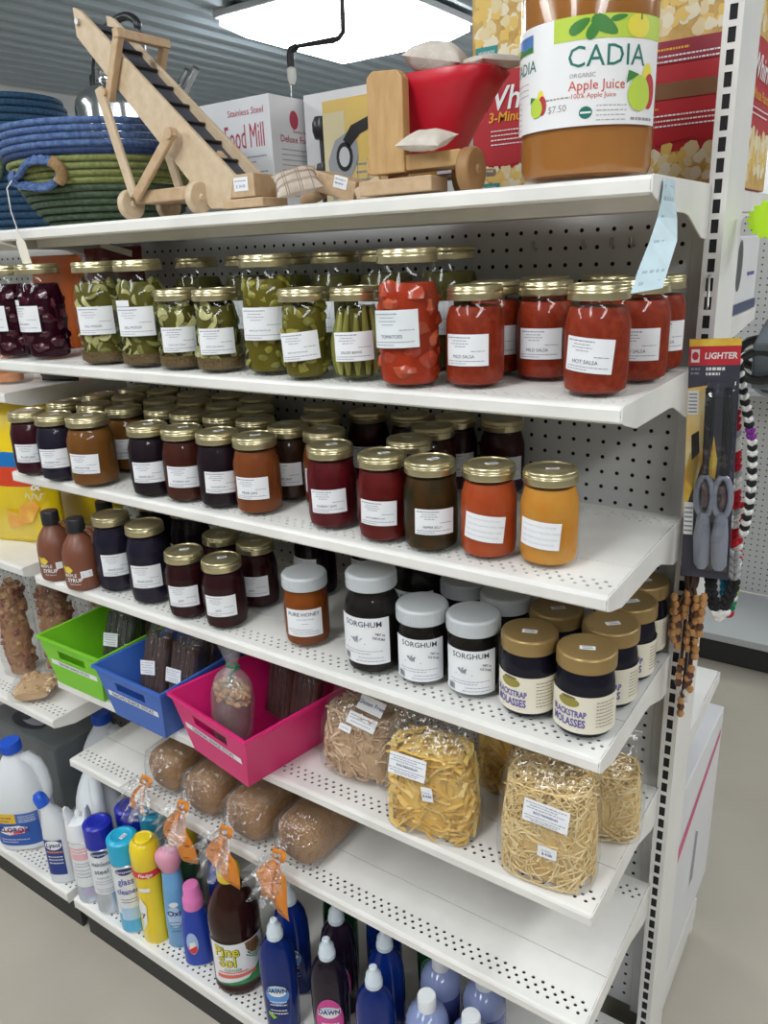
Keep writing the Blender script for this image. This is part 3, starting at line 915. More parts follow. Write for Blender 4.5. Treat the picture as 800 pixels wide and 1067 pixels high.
for n, (x, y, lb) in enumerate([(-1.232, -0.146, 'gold-lidded jar third in line behind the leftmost jam jar'), (-1.143, -0.137, 'gold-lidded jar third in line behind the black-blue jam'),
        (-1.040, -0.136, 'gold-lidded jar third in line behind the apple butter'), (-0.955, -0.120, 'gold-lidded jar third in line behind the gap after the apple butter'),
        (-0.866, -0.126, 'gold-lidded jar third in line behind the black jar after the gap'), (-0.783, -0.122, 'gold-lidded jar third in line behind the reddish brown jam'),
        (-0.611, -0.136, 'gold-lidded jar third in line behind the orange-brown jam'), (-0.383, -0.126, 'gold-lidded jar third in line behind the red berry jam'),
        (-1.222, -0.060, 'gold-lidded jar in the fourth row at the left end'), (-1.133, -0.050, 'gold-lidded jar in the fourth row behind the black-blue jam'),
        (-1.033, -0.050, 'gold-lidded jar in the fourth row behind the apple butter'), (-0.942, -0.036, 'gold-lidded jar in the fourth row behind the gap after the apple butter'),
        (-0.857, -0.040, 'gold-lidded jar in the fourth row behind the black jar after the gap'), (-0.672, -0.056, 'gold-lidded jar in the fourth row left of the shaded middle gap'),
        (-0.556, -0.066, 'dark jar in the fourth row behind the space left of the cherry jam'), (-0.470, -0.056, 'dark jar in the fourth row right behind the red berry jam'),
        (-0.3875, -0.042, 'dark jar in the fourth row over the amber jelly lid'), (-0.303, -0.030, 'dark purple jar at the right end of the back row by bare pegboard')]):
    back([J_GRAPE, J_BLUE, J_PLUM, J_RASP][n % 4] if n < 15 else J_PLUM, x, y, lb)

# --- fourth shelf: syrup jugs, dark jars, honey, sorghum, molasses
tall = mason('syrup_jar', 'jar', 0.0425, 0.160, 0.0345, GOLD, (J_BLUE, .85), (lambda t: pint_label(t, 0.0425, 0.040, 0.062, 0.046, 'GRAPE JUICE')))
TG = 'tall black jars with white labels'
put(tall, (-1.045, -0.297, Z4), .92, 'tall black jar beside the brown syrup jugs', TG)
put(tall, (-0.9345, -0.302, Z4), .68, 'tall black jar between its twin and the two dark red pints', TG)
pj = mason('jam_jar', 'jar', PR, PH, PN, GOLD, (jam('dark_wine_jam', (0.0275, 0.0050, 0.0070)), .82), plab('JAM'), stick=(0.002, 0.0, PH, .3))
DG = 'dark pint jars on the sorghum shelf'
put(pj, (-0.817, -0.312, Z4), .58, 'dark red pint jar just right of the two tall black jars', DG)
put(pj, (-0.724, -0.307, Z4), .56, 'dark red pint jar in front, farthest forward before the honey', DG)
put(pj, (-0.730, -0.212, Z4), .50, 'dark pint jar behind, its label half showing left of the honey', DG)
put(pj, (-0.822, -0.212, Z4), .1, 'dark pint jar second in line behind the dark red pint', DG)
tq = mason('syrup_jar', 'jar', 0.0425, 0.160, 0.0345, GOLD, (J_GRAPE, .85), (lambda t: pint_label(t, 0.0425, 0.040, 0.062, 0.046, '')))
for x, y, lb in ((-1.045, -0.185, 'black jar in shade behind the tall black jar by the syrup jugs'), (-0.940, -0.185, 'black jar in shade behind the second tall black jar'),
                 (-0.665, -0.115, 'black jar deep in shade behind the dark pints, left of the honey'), (-0.560, -0.070, 'black jar at the very back of the shelf behind the honey')):
    put(tq, (x, y, Z4), random.uniform(-.2, .2), lb, 'black jars in the shade at the back')
# honey
def big_label(t, r, z0, w, h, a0, rows, texture=None):
    fn = cylmap(r + 0.0006, 0, a0, z0)
    g = G()
    n = 12
    # upper edge slightly arched, rounded corners
    pts_t = [(-w / 2 + w * i / n, h) for i in range(n + 1)]
    g.rect(fn, -w / 2, w / 2, 0, h, n)
    o = g.obj('label', PAPER, t)
    fn = cylmap(r + 0.0010, 0, a0, z0)
    k = G()
    for kind, *p in rows:
        if kind == 't':
            s, size, x, y, bold, mi = p
            k.mi = mi
            k.text(s, size, fn, x, y, bold)
        elif kind == 'd':
            y, xa, xb, th = p
            k.mi = 1
            x = xa
            while x < xb:
                l = random.uniform(0.002, 0.006)
                k.rect(fn, x, min(x + l, xb), y - th / 2, y + th / 2); x += l + 0.001
        elif kind == 'plant':
            x, y, s = p
            k.mi = 1
            for i in range(16):
                a = random.uniform(-1.2, 1.2); l = s * random.uniform(.4, 1)
                cx, cy = x + math.sin(a) * l * .9, y + math.cos(a) * l * .5 - s * .2
                k.poly(fn, [(x + random.uniform(-.3, .3) * s, y - s * .5), (cx - .0008, cy), (cx + .0012, cy + .001)])
            k.rect(fn, x - s, x + s, y - s * .62, y - s * .52)
        elif kind == 'tilt':
            s, size, x, y, an = p
            k.mi = 0
            ca, sa = math.cos(an), math.sin(an)
            f2 = lambda a, b: fn(x + a * ca - b * sa, y + a * sa + b * ca)
            k.text(s, size, f2, 0, 0, 0.02)
        elif kind == 'bar':
            x, y, ww, hh = p
            k.mi = 0
            xx = x
            while xx < x + ww:
                l = random.choice((.0004, .0008)); k.rect(fn, xx, xx + l, y, y + hh); xx += l + .0008
    k.obj('lettering', [INK, GREYINK], o, smooth=False)
hon = thing('honey_jar', 'amber honey jar with a pale grey lid standing alone', 'jar', (-0.550, -0.283, Z4 + .0007), 0.62)
G().lathe(jar_prof(0.0405, 0.126, 0.0345), 36).obj('glass_jar', GLASS, hon)
smooth_fill(hon, 0.0405, 0.126, 0.0345, .84, HONEY)
lid_part(hon, 0.0385, 0.130, 0.024, GREYLID, 'ribbed')
big_label(hon, 0.0405, 0.026, 0.066, 0.050, -.05, [('t', 'PURE HONEY', 0.0095, 0.0, 0.041, .005, 0), ('d', .032, -.012, .018, .001), ('d', .024, -.004, .008, .001), ('d', .013, -.026, .014, .001), ('d', .009, -.026, .026, .001), ('d', .005, -.022, .028, .001), ('tilt', '1', .006, -.028, .012, 0)])
SR = lambda w: [('t', 'SORGHUM', 0.0115 * w, 0.002, 0.0595 * w, .006, 0), ('plant', -.008 * w, .038 * w, .013 * w), ('tilt', 'NET 16', .0045 * w, .026 * w, .044 * w, -.3), ('tilt', 'OZ PURE', .0045 * w, .024 * w, .038 * w, -.3), ('d', .020 * w, -.030 * w, .030 * w, .001), ('d', .016 * w, -.026 * w, .012 * w, .001), ('d', .010 * w, -.006 * w, .030 * w, .001), ('d', .005 * w, -.010 * w, .032 * w, .001), ('bar', -.034 * w, .003 * w, .012 * w, .010 * w)]
def sorghum(r, h, n, w, lw, lh, zl, hb):
    t = thing('sorghum_jar', '', 'jar')
    G().lathe(jar_prof(r, h - .003, n), 36).obj('glass_jar', GLASS, t)
    smooth_fill(t, r, h - .003, n, .86, SORG)
    lid_part(t, n + 0.0045, h, hb, GREYLID, 'ribbed')
    big_label(t, r, zl, lw, lh, -.12, SR(w))
    return t
sq = sorghum(0.0465, 0.168, 0.036, 1.16, 0.092, 0.080, 0.024, 0.025)
put(sq, (-0.401, -0.293, Z4), .32, 'large black sorghum jar with a pale grey lid right of the honey', 'sorghum jars')
sp = sorghum(0.0400, 0.128, 0.036, 1.06, 0.086, 0.072, 0.011, 0.025)
put(sp, (-0.313, -0.284, Z4), .46, 'smaller sorghum jar directly right of the large sorghum jar', 'sorghum jars')
put(sp, (-0.228, -0.276, Z4), .44, 'smaller sorghum jar next to the gold-lidded molasses', 'sorghum jars')
put(sp, (-0.2175, -0.1870, Z4), .3, 'sorghum jar in the second row, only its pale lid showing', 'sorghum jars')
put(sp, (-0.300, -0.170, Z4), .3, 'sorghum jar hidden in shade behind the two small sorghum jars', 'sorghum jars')
sq2 = sorghum(0.0465, 0.168, 0.036, 1.16, 0.092, 0.080, 0.024, 0.025)
put(sq2, (-0.390, -0.175, Z4), .3, 'large sorghum jar in deep shade behind the front large one', 'sorghum jars')
# molasses
PURP = mat('purple_ink', (0.10, 0.075, 0.33), 0.6)
LOGOG = mat('olive_gold_ink', (0.30, 0.26, 0.05), 0.6)
mo = thing('molasses_jar', '', 'jar')
mr, mh = 0.0415, 0.126
G().lathe([(0, .002), (mr * .75, 0), (mr * .92, .004), (mr, .016), (mr, .072), (mr * .99, .082), (mr * .93, .094), (mr * .88, .1), (mr * .86, .103), (mr * .86, .120)], 40).obj('glass_jar', GLASS, mo)
G().lathe([(0, .004), (mr * .75, .004), (mr * .90, .007), (mr * .955, .017), (mr * .955, .072), (mr * .94, .082), (mr * .88, .094), (mr * .83, .1), (mr * .8, .108), (0, .108)], 32).obj('contents', MOL, mo)
lid_part(mo, 0.0405, mh, 0.023, GOLDP, 'plain')
fn = cylmap(mr + .0006, 0, .25, .015)
lb = G().rect(fn, -.078, .064, 0, .056, 24).obj('label', CREAM, mo)
fn = cylmap(mr + .0010, 0, .25, .015)
k = G()
k.mi = 1; k.disc(fn, -.019, .0455, .016, .0075)
k.mi = 2; k.rect(fn, -.033, -.005, .043, .0485); k.disc(fn, -.019, .0525, .011, .0025)
k.mi = 0
k.text('BLACKSTRAP', .0130, fn, -.0195, .0285, .03, xs=.68); k.text('MOLASSES', .0165, fn, -.0195, .0145, .03, xs=.66)
k.mi = 1; k.rect(fn, -.034, -.004, .0042, .0052)
k.mi = 2
for i in range(8):
    yy = .047 - i * .0052
    x = .020
    while x < .046:
        l = random.uniform(.002, .005); k.rect(fn, x, x + l, yy, yy + .0012); x += l + .001
k.obj('lettering', [PURP, LOGOG, mat('brown_ink', (.16, .12, .06), .6)], lb, smooth=False)
sticker(mo, .002, -.004, mh - .0006, .35, .021, .010)
MG = 'gold-lidded molasses jars'
for x, y, rz, lb in ((-0.134, -0.284, -.05, 'gold-lidded molasses jar in front, left of the corner one'), (-0.048, -0.290, .0, 'gold-lidded molasses jar at the very front right corner'),
                     (-0.044, -0.2045, .35, 'gold-lidded molasses jar second behind the front corner one'), (-0.0435, -0.1190, .45, 'gold-lidded molasses jar third in the line along the shelf end'),
                     (-0.0500, -0.0335, .5, 'rearmost gold-lidded molasses jar by the pegboard'), (-0.130, -0.195, .3, 'gold-lidded molasses jar in shade behind the front left one')):
    put(mo, (x, y, Z4), rz, lb, MG)
# maple syrup jugs
JUG = mat('brown_jug_plastic', (0.20, 0.070, 0.040), 0.38, vary=.05, scale=12)
YEL = mat('yellow_print', (0.75, 0.55, 0.06), 0.5)
sj = thing('syrup_jug', '', 'syrup jug')
G().lathe([(0, .001), (.030, 0), (.036, .003), (.0375, .010), (.0375, .062), (.036, .078), (.031, .094), (.0225, .108), (.017, .116), (.0155, .124), (.0155, .128)], 36).obj('body', JUG, sj)
G().lathe([(.0168, .120), (.0182, .1205), (.0182, .146), (.0165, .149), (0, .149)], 28).obj('cap', BLACK, sj)
G().tube([(.013, 0, .120), (.024, 0, .123), (.031, 0, .115), (.032, 0, .102), (.028, 0, .092)], [.004, .0045, .0045, .0045, .004], 8).obj('handle', JUG, sj)
fn = cylmap(.0382, 0, -.15, 0)
k = G(); k.mi = 0
k.disc(fn, -.010, .048, .012, .009, 5); k.text('Pure', .010, fn, -.012, .053, .02); 
k.mi = 1; k.text('MAPLE', .010, fn, -.006, .036, .01); k.text('SYRUP', .0115, fn, .002, .0255, .02); k.text('fluid ounces', .005, fn, .002, .017)
k.obj('lettering', [YEL, PAPER], sj, smooth=False)
fn = cylmap(.0384, .03, .62, 0)
o = G().rect(fn, -.012, .012, .030, .045, 5).obj('price_sticker', PAPER, sj)
fn = cylmap(.0387, .03, .62, 0)
G().rect(fn, -.009, .007, .039, .0405).rect(fn, -.007, .009, .034, .036).obj('lettering', GREYINK, o, smooth=False)
put(sj, (-1.118, -0.330, Z4), .55, 'brown plastic syrup jug, the right and nearer of the two', 'brown syrup jugs')
put(sj, (-1.212, -0.326, Z4), .60, 'brown plastic syrup jug at the left end of its shelf', 'brown syrup jugs')
put(sj, (-1.165, -0.225, Z4), .2, 'brown plastic syrup jug in shade behind the front pair', 'brown syrup jugs')
# ------------------------------------------------------------ bottom deck: cleaning products
HDPE = mat('milky_white_plastic', (0.74, 0.77, 0.80), 0.38, vary=.02, scale=8)
CAPB = mat('cobalt_blue_cap', (0.015, 0.10, 0.62), 0.32)
def place(t, x, y, z, rz=0.0):
    t.location = (x, y, z + .0007); t.rotation_euler = (0, 0, rz); return t
BLUELAB = mat('blue_label', (0.02, 0.10, 0.42), 0.4)
YELLAB = mat('yellow_label', (0.85, 0.52, 0.03), 0.4)
REDLAB = mat('red_print', (0.72, 0.03, 0.03), 0.4)
NAVY = mat('navy_print', (0.02, 0.03, 0.18), 0.45)
WHT = mat('white_print', (0.86, 0.86, 0.86), 0.45)
def dashes(k, fn, y, xa, xb, th=.0012, rr=random.Random(5)):
    x = xa
    while x < xb:
        l = rr.uniform(.002, .006)
        k.rect(fn, x, min(x + l, xb), y - th / 2, y + th / 2); x += l + .0012
def oval(k, fn, x, y, rx, ry): k.disc(fn, x, y, rx, ry, 28)
def ellmap(sx, sy, r, pw=2.0, a0=0.0, z0=0.0):
    """label wrapped on a squarish section (lathe with pw) facing -Y"""
    def fn(x, y):
        a = x / (r * max(sx, sy)) + a0
        c, s = math.sin(a), -math.cos(a)
        k = (abs(c) ** pw + abs(s) ** pw) ** (-1 / pw)
        return (r * k * c * sx, r * k * s * sy, z0 + y)
    return fn
# bleach jug with a loop handle
def bleach(label):
    t = thing('bleach_jug', label, 'jug')
    b = G()
    b.lathe([(0, .002), (.058, 0), (.066, .006), (.068, .018), (.067, .028), (.068, .036), (.068, .125), (.067, .150), (.063, .178), (.054, .206), (.041, .234), (.029, .254), (.022, .266), (.0195, .272), (.0195, .283)], 40, sx=1.04, sy=.90, pw=2.7)
    b.obj('body', HDPE, t)
    G().tube([(.020, .0, .250), (.036, .0, .256), (.056, .0, .238), (.068, .0, .205), (.0715, .0, .170), (.068, .0, .140), (.060, .0, .122)], [.014, .0165, .017, .0165, .016, .016, .014], 14).obj('handle', HDPE, t)
    c = G(); c.lathe([(.0235, .276), (.0255, .277), (.0255, .303), (.0235, .3065), (0, .3065)], 36)
    for i in range(36):
        a = 2 * PI * i / 36
        c.box((math.cos(a) * .0256, math.sin(a) * .0256, .290), (.0012, .0014, .022), rz=a)
    c.obj('cap', CAPB, t)
    fn = ellmap(1.04, .90, .0688, 2.7, 0, .022)
    l = G()
    l.mi = 0; l.rect(fn, -.060, .060, 0, .070, 20)
    l.mi = 1; l.rect(fn, -.060, .004, .070, .100, 10)
    l.mi = 2; l.rect(fn, .004, .060, .070, .100, 10)
    lo = l.obj('label', [BLUELAB, YELLAB, mat('mid_blue_label', (.07, .16, .50), .4)], t)
    fn = ellmap(1.04, .90, .0694, 2.7, 0, .022)
    k = G()
    k.mi = 0; k.poly(fn, [(-.045, .040), (-.02, .034), (.02, .040), (.034, .055), (.01, .064), (-.03, .060)])
    k.mi = 2; k.poly(fn, [(-.044, .046), (-.01, .052), (.034, .056), (.016, .040), (-.02, .032)])
    fn = ellmap(1.04, .90, .0698, 2.7, 0, .022)
    k.mi = 1; k.text('CLOROX', .020, fn, -.006, .0495, .03)
    k.mi = 0; dashes(k, fn, .020, -.044, .03, .0022); dashes(k, fn, .012, -.044, .0, .0022)
    k.mi = 1; dashes(k, fn, .088, -.050, -.006, .003); dashes(k, fn, .078, -.050, -.014, .0022)
    k.mi = 0; 
    for yy in (.092, .086, .080, .075): dashes(k, fn, yy, .012, .052, .0018)
    k.obj('lettering', [WHT, NAVY, REDLAB], lo, smooth=False)
    return t
bl = bleach('')
BG = 'white bleach jugs with blue caps'
put(bl, (-1.560, -0.345, ZB), .60, 'white bleach jug with blue cap and looped handle at the left front', BG)
put(bl, (-1.465, -0.135, ZB), .3, 'white bleach jug standing back beside the grey carton', BG)
put(bl, (-1.322, -0.268, ZB), -.6, 'white bleach jug half under the shelf, behind the leaning-neck toilet cleaner', BG)
put(bl, (-1.205, -0.160, ZB), .2, 'white bleach jug in the shade under the bread shelf behind the aerosol cans', BG)
# toilet cleaner with bent neck
t = thing('toilet_cleaner_bottle', 'white toilet cleaner bottle with bent neck and blue cap beside the bleach', 'bottle')
b = G()
secs = [(0, 0, .0, .030, .022), (0, 0, .004, .035, .026), (0, 0, .03, .036, .027), (0, 0, .10, .036, .027), (0, 0, .145, .034, .026), (-.003, 0, .175, .028, .023), (-.009, 0, .20, .019, .018), (-.015, 0, .217, .0135, .0135), (-.018, 0, .226, .0125, .0125)]
def loft(b, secs, n=28, pw=2.0, cap=True):
    vs = []; fs = []
    for cx, cy, z, a, d in secs:
        for i in range(n):
            th = 2 * PI * i / n
            c, s_ = math.cos(th), math.sin(th)
            k = (abs(c) ** pw + abs(s_) ** pw) ** (-1 / pw)
            vs.append((cx + a * k * c, cy + d * k * s_, z))
    for j in range(len(secs) - 1):
        for i in range(n):
            m = (i + 1) % n
            fs.append((j * n + i, j * n + m, (j + 1) * n + m, (j + 1) * n + i))
    if cap:
        fs.append(tuple(range(n))[::-1]); fs.append(tuple(range((len(secs) - 1) * n, len(secs) * n)))
    return b.add(vs, fs)
loft(b, secs, pw=2.4).obj('body', HDPE, t)
Mt = Matrix.Rotation(-.35, 3, 'Y')
G().lathe([(.014, 0), (.0165, .001), (.0165, .018), (.015, .026), (.010, .034), (0, .035)], 26, o=(-.0185, 0, .222), M=Mt).obj('cap', CAPB, t)
fn = ellmap(1, .75, .0367, 2.4, 0, 0)
l = G(); l.rect(fn, -.030, .018, .030, .135, 14)
lo = l.obj('label', mat('deep_blue_label', (.015, .045, .25), .4), t)
fn = ellmap(1, .75, .0372, 2.4, 0, 0)
k = G(); k.mi = 0; oval(k, fn, -.004, .120, .021, .014); k.mi = 1; fn2 = ellmap(1, .75, .0376, 2.4, 0, 0); k.text('Lysol', .017, fn2, -.004, .120, .03)
k.mi = 2; k.rect(fn, -.026, .016, .097, .101, 4); k.mi = 0
for yy in (.085, .076, .066): dashes(k, fn, yy, -.022, .014, .003)
k.obj('lettering', [WHT, NAVY, mat('orange_print', (.75, .25, .03), .4)], lo, smooth=False)
place(t, -1.345, -.382, ZB, .62)
# aerosol cans
def can_body(parent, r, h, mats, bands):
    g = G()
    for (z0, z1, mi) in bands:
        g.mi = mi; g.lathe([(r, z0), (r, z1)], 36)
    g.mi = len(mats) - 1
    g.lathe([(0, .003), (r - .004, .002), (r - .001, 0), (r, .003), (r, bands[0][0])], 36)
    g.lathe([(r, bands[-1][1]), (r - .001, h - .002), (r - .005, h + .004), (r * .55, h + .012), (0, h + .012)], 36)
    return g.obj('can_body', mats, parent)
CANW = mat('can_white', (0.80, 0.82, 0.84), 0.25, coat=.4)
SILV = mat('can_silver', (0.60, 0.64, 0.70), 0.25, metal=.6)
TIN = mat('tin_rim', (0.6, 0.6, 0.6), 0.3, metal=.9)
AQUA = mat('turquoise_cap', (0.02, 0.42, 0.68), 0.3)
SKY = mat('sky_blue_can', (0.10, 0.46, 0.78), 0.25, coat=.4)
DEEP = mat('deep_blue_cap', (0.012, 0.022, 0.40), 0.3)
# air freshener: forked white cap
t = thing('air_freshener_can', 'white air freshener can with a forked white spray cap', 'spray can')
can_body(t, .032, .178, [CANW, mat('pale_pink_band', (.80, .45, .50), .3), mat('pale_silver_blue', (.55, .62, .72), .25, metal=.3), TIN], [(.004, .05, 2), (.05, .13, 0), (.13, .165, 1), (.165, .178, 0)])
c = G()
c.lathe([(.030, .178), (.0325, .180), (.031, .215), (.027, .226), (.012, .232), (0, .232)], 32)
for sg in (-1, 1):
    loft(c, [(sg * .020, 0, .214, .011, .022), (sg * .021, 0, .235, .009, .019), (sg * .023, -.004, .255, .006, .014), (sg * .024, -.008, .266, .003, .007)], 16)
c.lathe([(.006, .225), (.006, .245), (.004, .250), (0, .250)], 12)
c.obj('spray_cap', mat('white_cap', (.82, .84, .86), .3), t)
fn = cylmap(.0326); k = G()
for yy in (.158, .150): dashes(k, fn, yy, -.022, .022, .004)
k.mi = 1
for yy in (.12, .112, .10, .09, .08): dashes(k, fn, yy, -.02, .018, .002)
k.mi = 2; oval(k, fn, .004, .035, .016, .014)
k.obj('lettering', [WHT, GREYINK, mat('pale_violet', (.50, .45, .62), .4)], t, smooth=False)
place(t, -1.2365, -.382, ZB, .70)
def cancap(parent, r, z0, z1, m, dome=.006):
    return G().lathe([(r - .002, z0), (r + .001, z0 + .001), (r + .001, z1 - dome), (r - .003, z1 - .0015), (r - .010, z1), (r - .014, z1 - .003), (0, z1 - .003)], 36).obj('cap', m, parent)
t = thing('steel_cleaner_can', 'silver spray can of stainless steel cleaner with deep blue cap', 'spray can')
can_body(t, .0325, .185, [SILV, CANW, TIN], [(.004, .06, 0), (.06, .185, 1)])
cancap(t, .0325, .188, .248, DEEP)
fn = cylmap(.0331, 0, -.1); k = G()
oval(k, fn, 0, .176, .021, .009); 
k.mi = 1; f2 = cylmap(.0335, 0, -.1); k.text('Sprayway', .0095, f2, 0, .176, .01)
k.mi = 2; k.text('stainless', .0165, fn, -.001, .148, .015, xs=.85); k.text('steel', .0185, fn, -.001, .126, .015); k.mi = 3; k.text('CLEANER', .007, fn, 0, .108, .01); 
for yy in (.098, .091, .075, .068): dashes(k, fn, yy, -.02, .02, .0016)
k.obj('lettering', [NAVY, WHT, mat('steel_grey_print', (.12, .14, .2), .4), GREYINK], t, smooth=False)
place(t, -1.168, -.377, ZB, .85)
t = thing('glass_cleaner_can', 'white and sky blue glass cleaner spray can with turquoise cap', 'spray can')
can_body(t, .0335, .190, [SKY, CANW, TIN], [(.004, .055, 0), (.055, .190, 1)])
cancap(t, .0335, .193, .254, AQUA)
sticker(t, .004, -.004, .2515, .9, .018, .010)
fn = cylmap(.0341, 0, -.05); k = G()
k.mi = 3; k.rect(fn, -.024, .03, .04, .075, 8); k.mi = 0
oval(k, fn, 0, .178, .022, .0095)
k.mi = 1; f2 = cylmap(.0345, 0, -.05); k.text('Sprayway', .010, f2, 0, .178, .01)
k.mi = 2; k.text('glass', .025, f2, 0, .150, .015, xs=.8); k.text('cleaner', .022, f2, 0, .122, .015, xs=.8)
k.mi = 0
for yy in (.100, .092): dashes(k, f2, yy, -.02, .02, .0016)
k.obj('lettering', [NAVY, WHT, mat('violet_blue_print', (.12, .12, .42), .4), mat('pale_blue_wash', (.45, .66, .85), .3)], t, smooth=False)
place(t, -1.072, -.381, ZB, .82)
# furniture polish: yellow can with domed cap and red ring
t = thing('furniture_polish_can', 'yellow furniture polish spray can with red ring below its cap', 'spray can')
YC = mat('bright_yellow_plastic', (0.88, 0.66, 0.02), 0.28, coat=.3)
g = G()
g.lathe([(0, .003), (.029, .001), (.031, 0), (.0325, .004), (.0325, .05), (.0305, .10), (.0295, .14), (.031, .178), (.031, .19), (0, .19)], 36)
g.obj('can_body', YC, t)
G().lathe([(.0318, .186), (.0332, .187), (.0332, .203), (.0318, .204)], 36).obj('red_ring', REDLAB, t)
g = G(); g.lathe([(.0325, .204), (.0335, .206), (.0330, .248), (.030, .262), (.022, .272), (.010, .275), (0, .2745)], 36); 
g.lathe([(.012, .262), (.0185, .2745), (.021, .2765), (.022, .2745)], 30, o=(0, -.004, 0)); g.obj('cap', YC, t)
fn = cylmap(.0336); k = G(); k.text('Pledge', .0125, fn, 0, .195, .02, shear=.2)
f3 = cylmap(.0330, .05); k.rect(f3, -.012, .014, .150, .160, 4)
f4 = cylmap(.0330, 0, -.55); k.poly(f4, [(-.012, .03), (.006, .06), (.010, .11), (-.004, .13), (-.014, .10), (-.004, .07)])
k.mi = 1; k.text('y', .02, cylmap(.0336, 0, -.55), 0, .085, .03)
k.obj('lettering', [WHT, NAVY], t, smooth=False)
place(t, -1.003, -.3735, ZB, .70)
# light blue spray bottle with pink ball cap
t = thing('fabric_spray_bottle', 'light blue bottle with a dusty pink rounded cap', 'bottle')
PINK = mat('dusty_pink_cap', (.72, .32, .44), .35); PINK2 = mat('bright_pink_cap', (.75, .20, .48), .32)
LB = mat('light_blue_plastic', (.14, .38, .68), .3, vary=.06, scale=20, coat=.3)
loft(G(), [(0, 0, 0, .024, .019), (0, 0, .004, .028, .022), (0, 0, .09, .027, .021), (0, 0, .15, .024, .019), (0, 0, .195, .021, .017), (0, 0, .212, .016, .015)], 28, 2.3).obj('body', LB, t)
g = G(); loft(g, [(0, 0, .208, .020, .018), (-.001, 0, .222, .026, .022), (-.002, 0, .238, .029, .024), (-.003, 0, .250, .027, .022), (-.004, 0, .258, .018, .015), (-.005, 0, .261, .006, .005)], 26); g.obj('cap', PINK, t)
fn = ellmap(1, .78, .0285, 2.3, -.1); k = G(); oval(k, fn, .0, .09, .016, .03); k.mi = 1; oval(k, fn, .002, .125, .010, .007); k.mi = 2
for yy in (.075, .066, .05): dashes(k, ellmap(1, .78, .0289, 2.3, -.1), yy, -.012, .012, .002)
k.text('Oxi', .02, ellmap(1, .78, .0289, 2.3, -.1), 0, .10, .03)
k.obj('lettering', [mat('mist_print', (.45, .62, .80), .4), WHT, NAVY], t, smooth=False)
place(t, -.940, -.359, ZB, .70)
t = thing('laundry_booster_bottle', 'royal blue bottle with bright pink flip cap left of the pine cleaner', 'bottle')
RB = mat('royal_blue_plastic', (.012, .05, .40), .3)
loft(G(), [(0, 0, 0, .030, .020), (0, 0, .004, .034, .024), (0, 0, .08, .033, .024), (0, 0, .125, .028, .022), (0, 0, .150, .022, .020), (0, 0, .156, .020, .019)], 30, 2.3).obj('body', RB, t)
g = G(); g.lathe([(.0215, .150), (.0225, .151), (.0225, .172), (.020, .176), (.0185, .178), (.0178, .203), (.015, .2065), (0, .2065)], 30); g.obj('cap', PINK2, t)
fn = ellmap(1, .72, .0345, 2.3, -.1); k = G(); k.mi = 0; oval(k, fn, -.006, .066, .013, .030); k.mi = 1; oval(k, ellmap(1, .72, .0349, 2.3, -.1), -.006, .052, .010, .014); k.mi = 2; k.poly(ellmap(1, .72, .0353, 2.3, -.1), [(-.014, .05), (.002, .06), (.0, .072), (-.012, .068)])
k.obj('lettering', [mat('pale_blue_print', (.4, .55, .8), .4), REDLAB, WHT], t, smooth=False)
place(t, -.868, -.367, ZB, .70)
# pine cleaner
t = thing('pine_cleaner_bottle', 'large brown pine cleaner bottle with yellow cap and green label', 'bottle')
PB = mat('clear_brown_plastic', (.030, .008, .006), .10, vary=.15, scale=8, spec=.35)
g = G()
g.lathe([(0, .004), (.046, .001), (.052, .004), (.0545, .012), (.0545, .020), (.0525, .024), (.0535, .030), (.0545, .034), (.0545, .145), (.0535, .149), (.0545, .153), (.0545, .175), (.0525, .192), (.0465, .212), (.036, .236), (.026, .254), (.0195, .264), (.018, .270), (.018, .28)], 40, sx=1.0, sy=.92)
g.obj('body', PB, t)
g = G(); g.lathe([(.021, .272), (.023, .273), (.023, .296), (.021, .3), (.016, .302), (.015, .3), (0, .3)], 34)
for i in range(40):
    a = 2 * PI * i / 40; g.box((math.cos(a) * .0231, math.sin(a) * .0231, .284), (.001, .0014, .02), rz=a)
g.obj('cap', YC, t)
GRN = mat('leaf_green_label', (.02, .28, .07), .4, vary=.25, scale=60)
fn = ellmap(1, .92, .0551, 2, 0, .035)
l = G(); l.rect(fn, -.062, .066, 0, .108, 24)
lo = l.obj('label', PAPER, t)
f2 = ellmap(1, .92, .0556, 2, 0, .035); f3 = ellmap(1, .92, .0560, 2, 0, .035); f4 = ellmap(1, .92, .0565, 2, 0, .035)
k = G()
k.mi = 0; k.poly(f2, [(-.05, 0), (.064, 0), (.064, .055), (.05, .035), (.02, .012), (-.02, .006)])
for i in range(11):
    a = -1.1 + i * .22
    k.poly(f2, [(.044, .052), (.044 + math.sin(a) * .026 - .002, .056 + math.cos(a) * .034), (.044 + math.sin(a) * .028, .060 + math.cos(a) * .034)])
k.mi = 5; k.poly(f3, [(.018, .106), (.05, .106), (.054, .088), (.042, .070), (.03, .076), (.02, .090)])
for i in range(4):
    for j in range(4):
        k.mi = 4; k.disc(f4, .026 + j * .008, .098 - i * .007, .0026, .002, 6)
k.mi = 1
k.text('Pine', .036, f3, -.022, .088, .05, xs=.9); k.text('Sol', .036, f3, -.022, .060, .05, xs=.9)
k.mi = 2; k.text('Pine', .036, f4, -.0225, .0885, .012, xs=.9); k.text('Sol', .036, f4, -.0225, .0605, .012, xs=.9)
k.mi = 0; k.text('CLEANER', .009, f3, -.012, .040, .01)
k.mi = 3; k.poly(f3, [(-.05, .026), (.036, .030), (.040, .022), (-.05, .016)]); k.poly(f3, [(-.046, .034), (.02, .036), (.02, .033), (-.046, .031)])
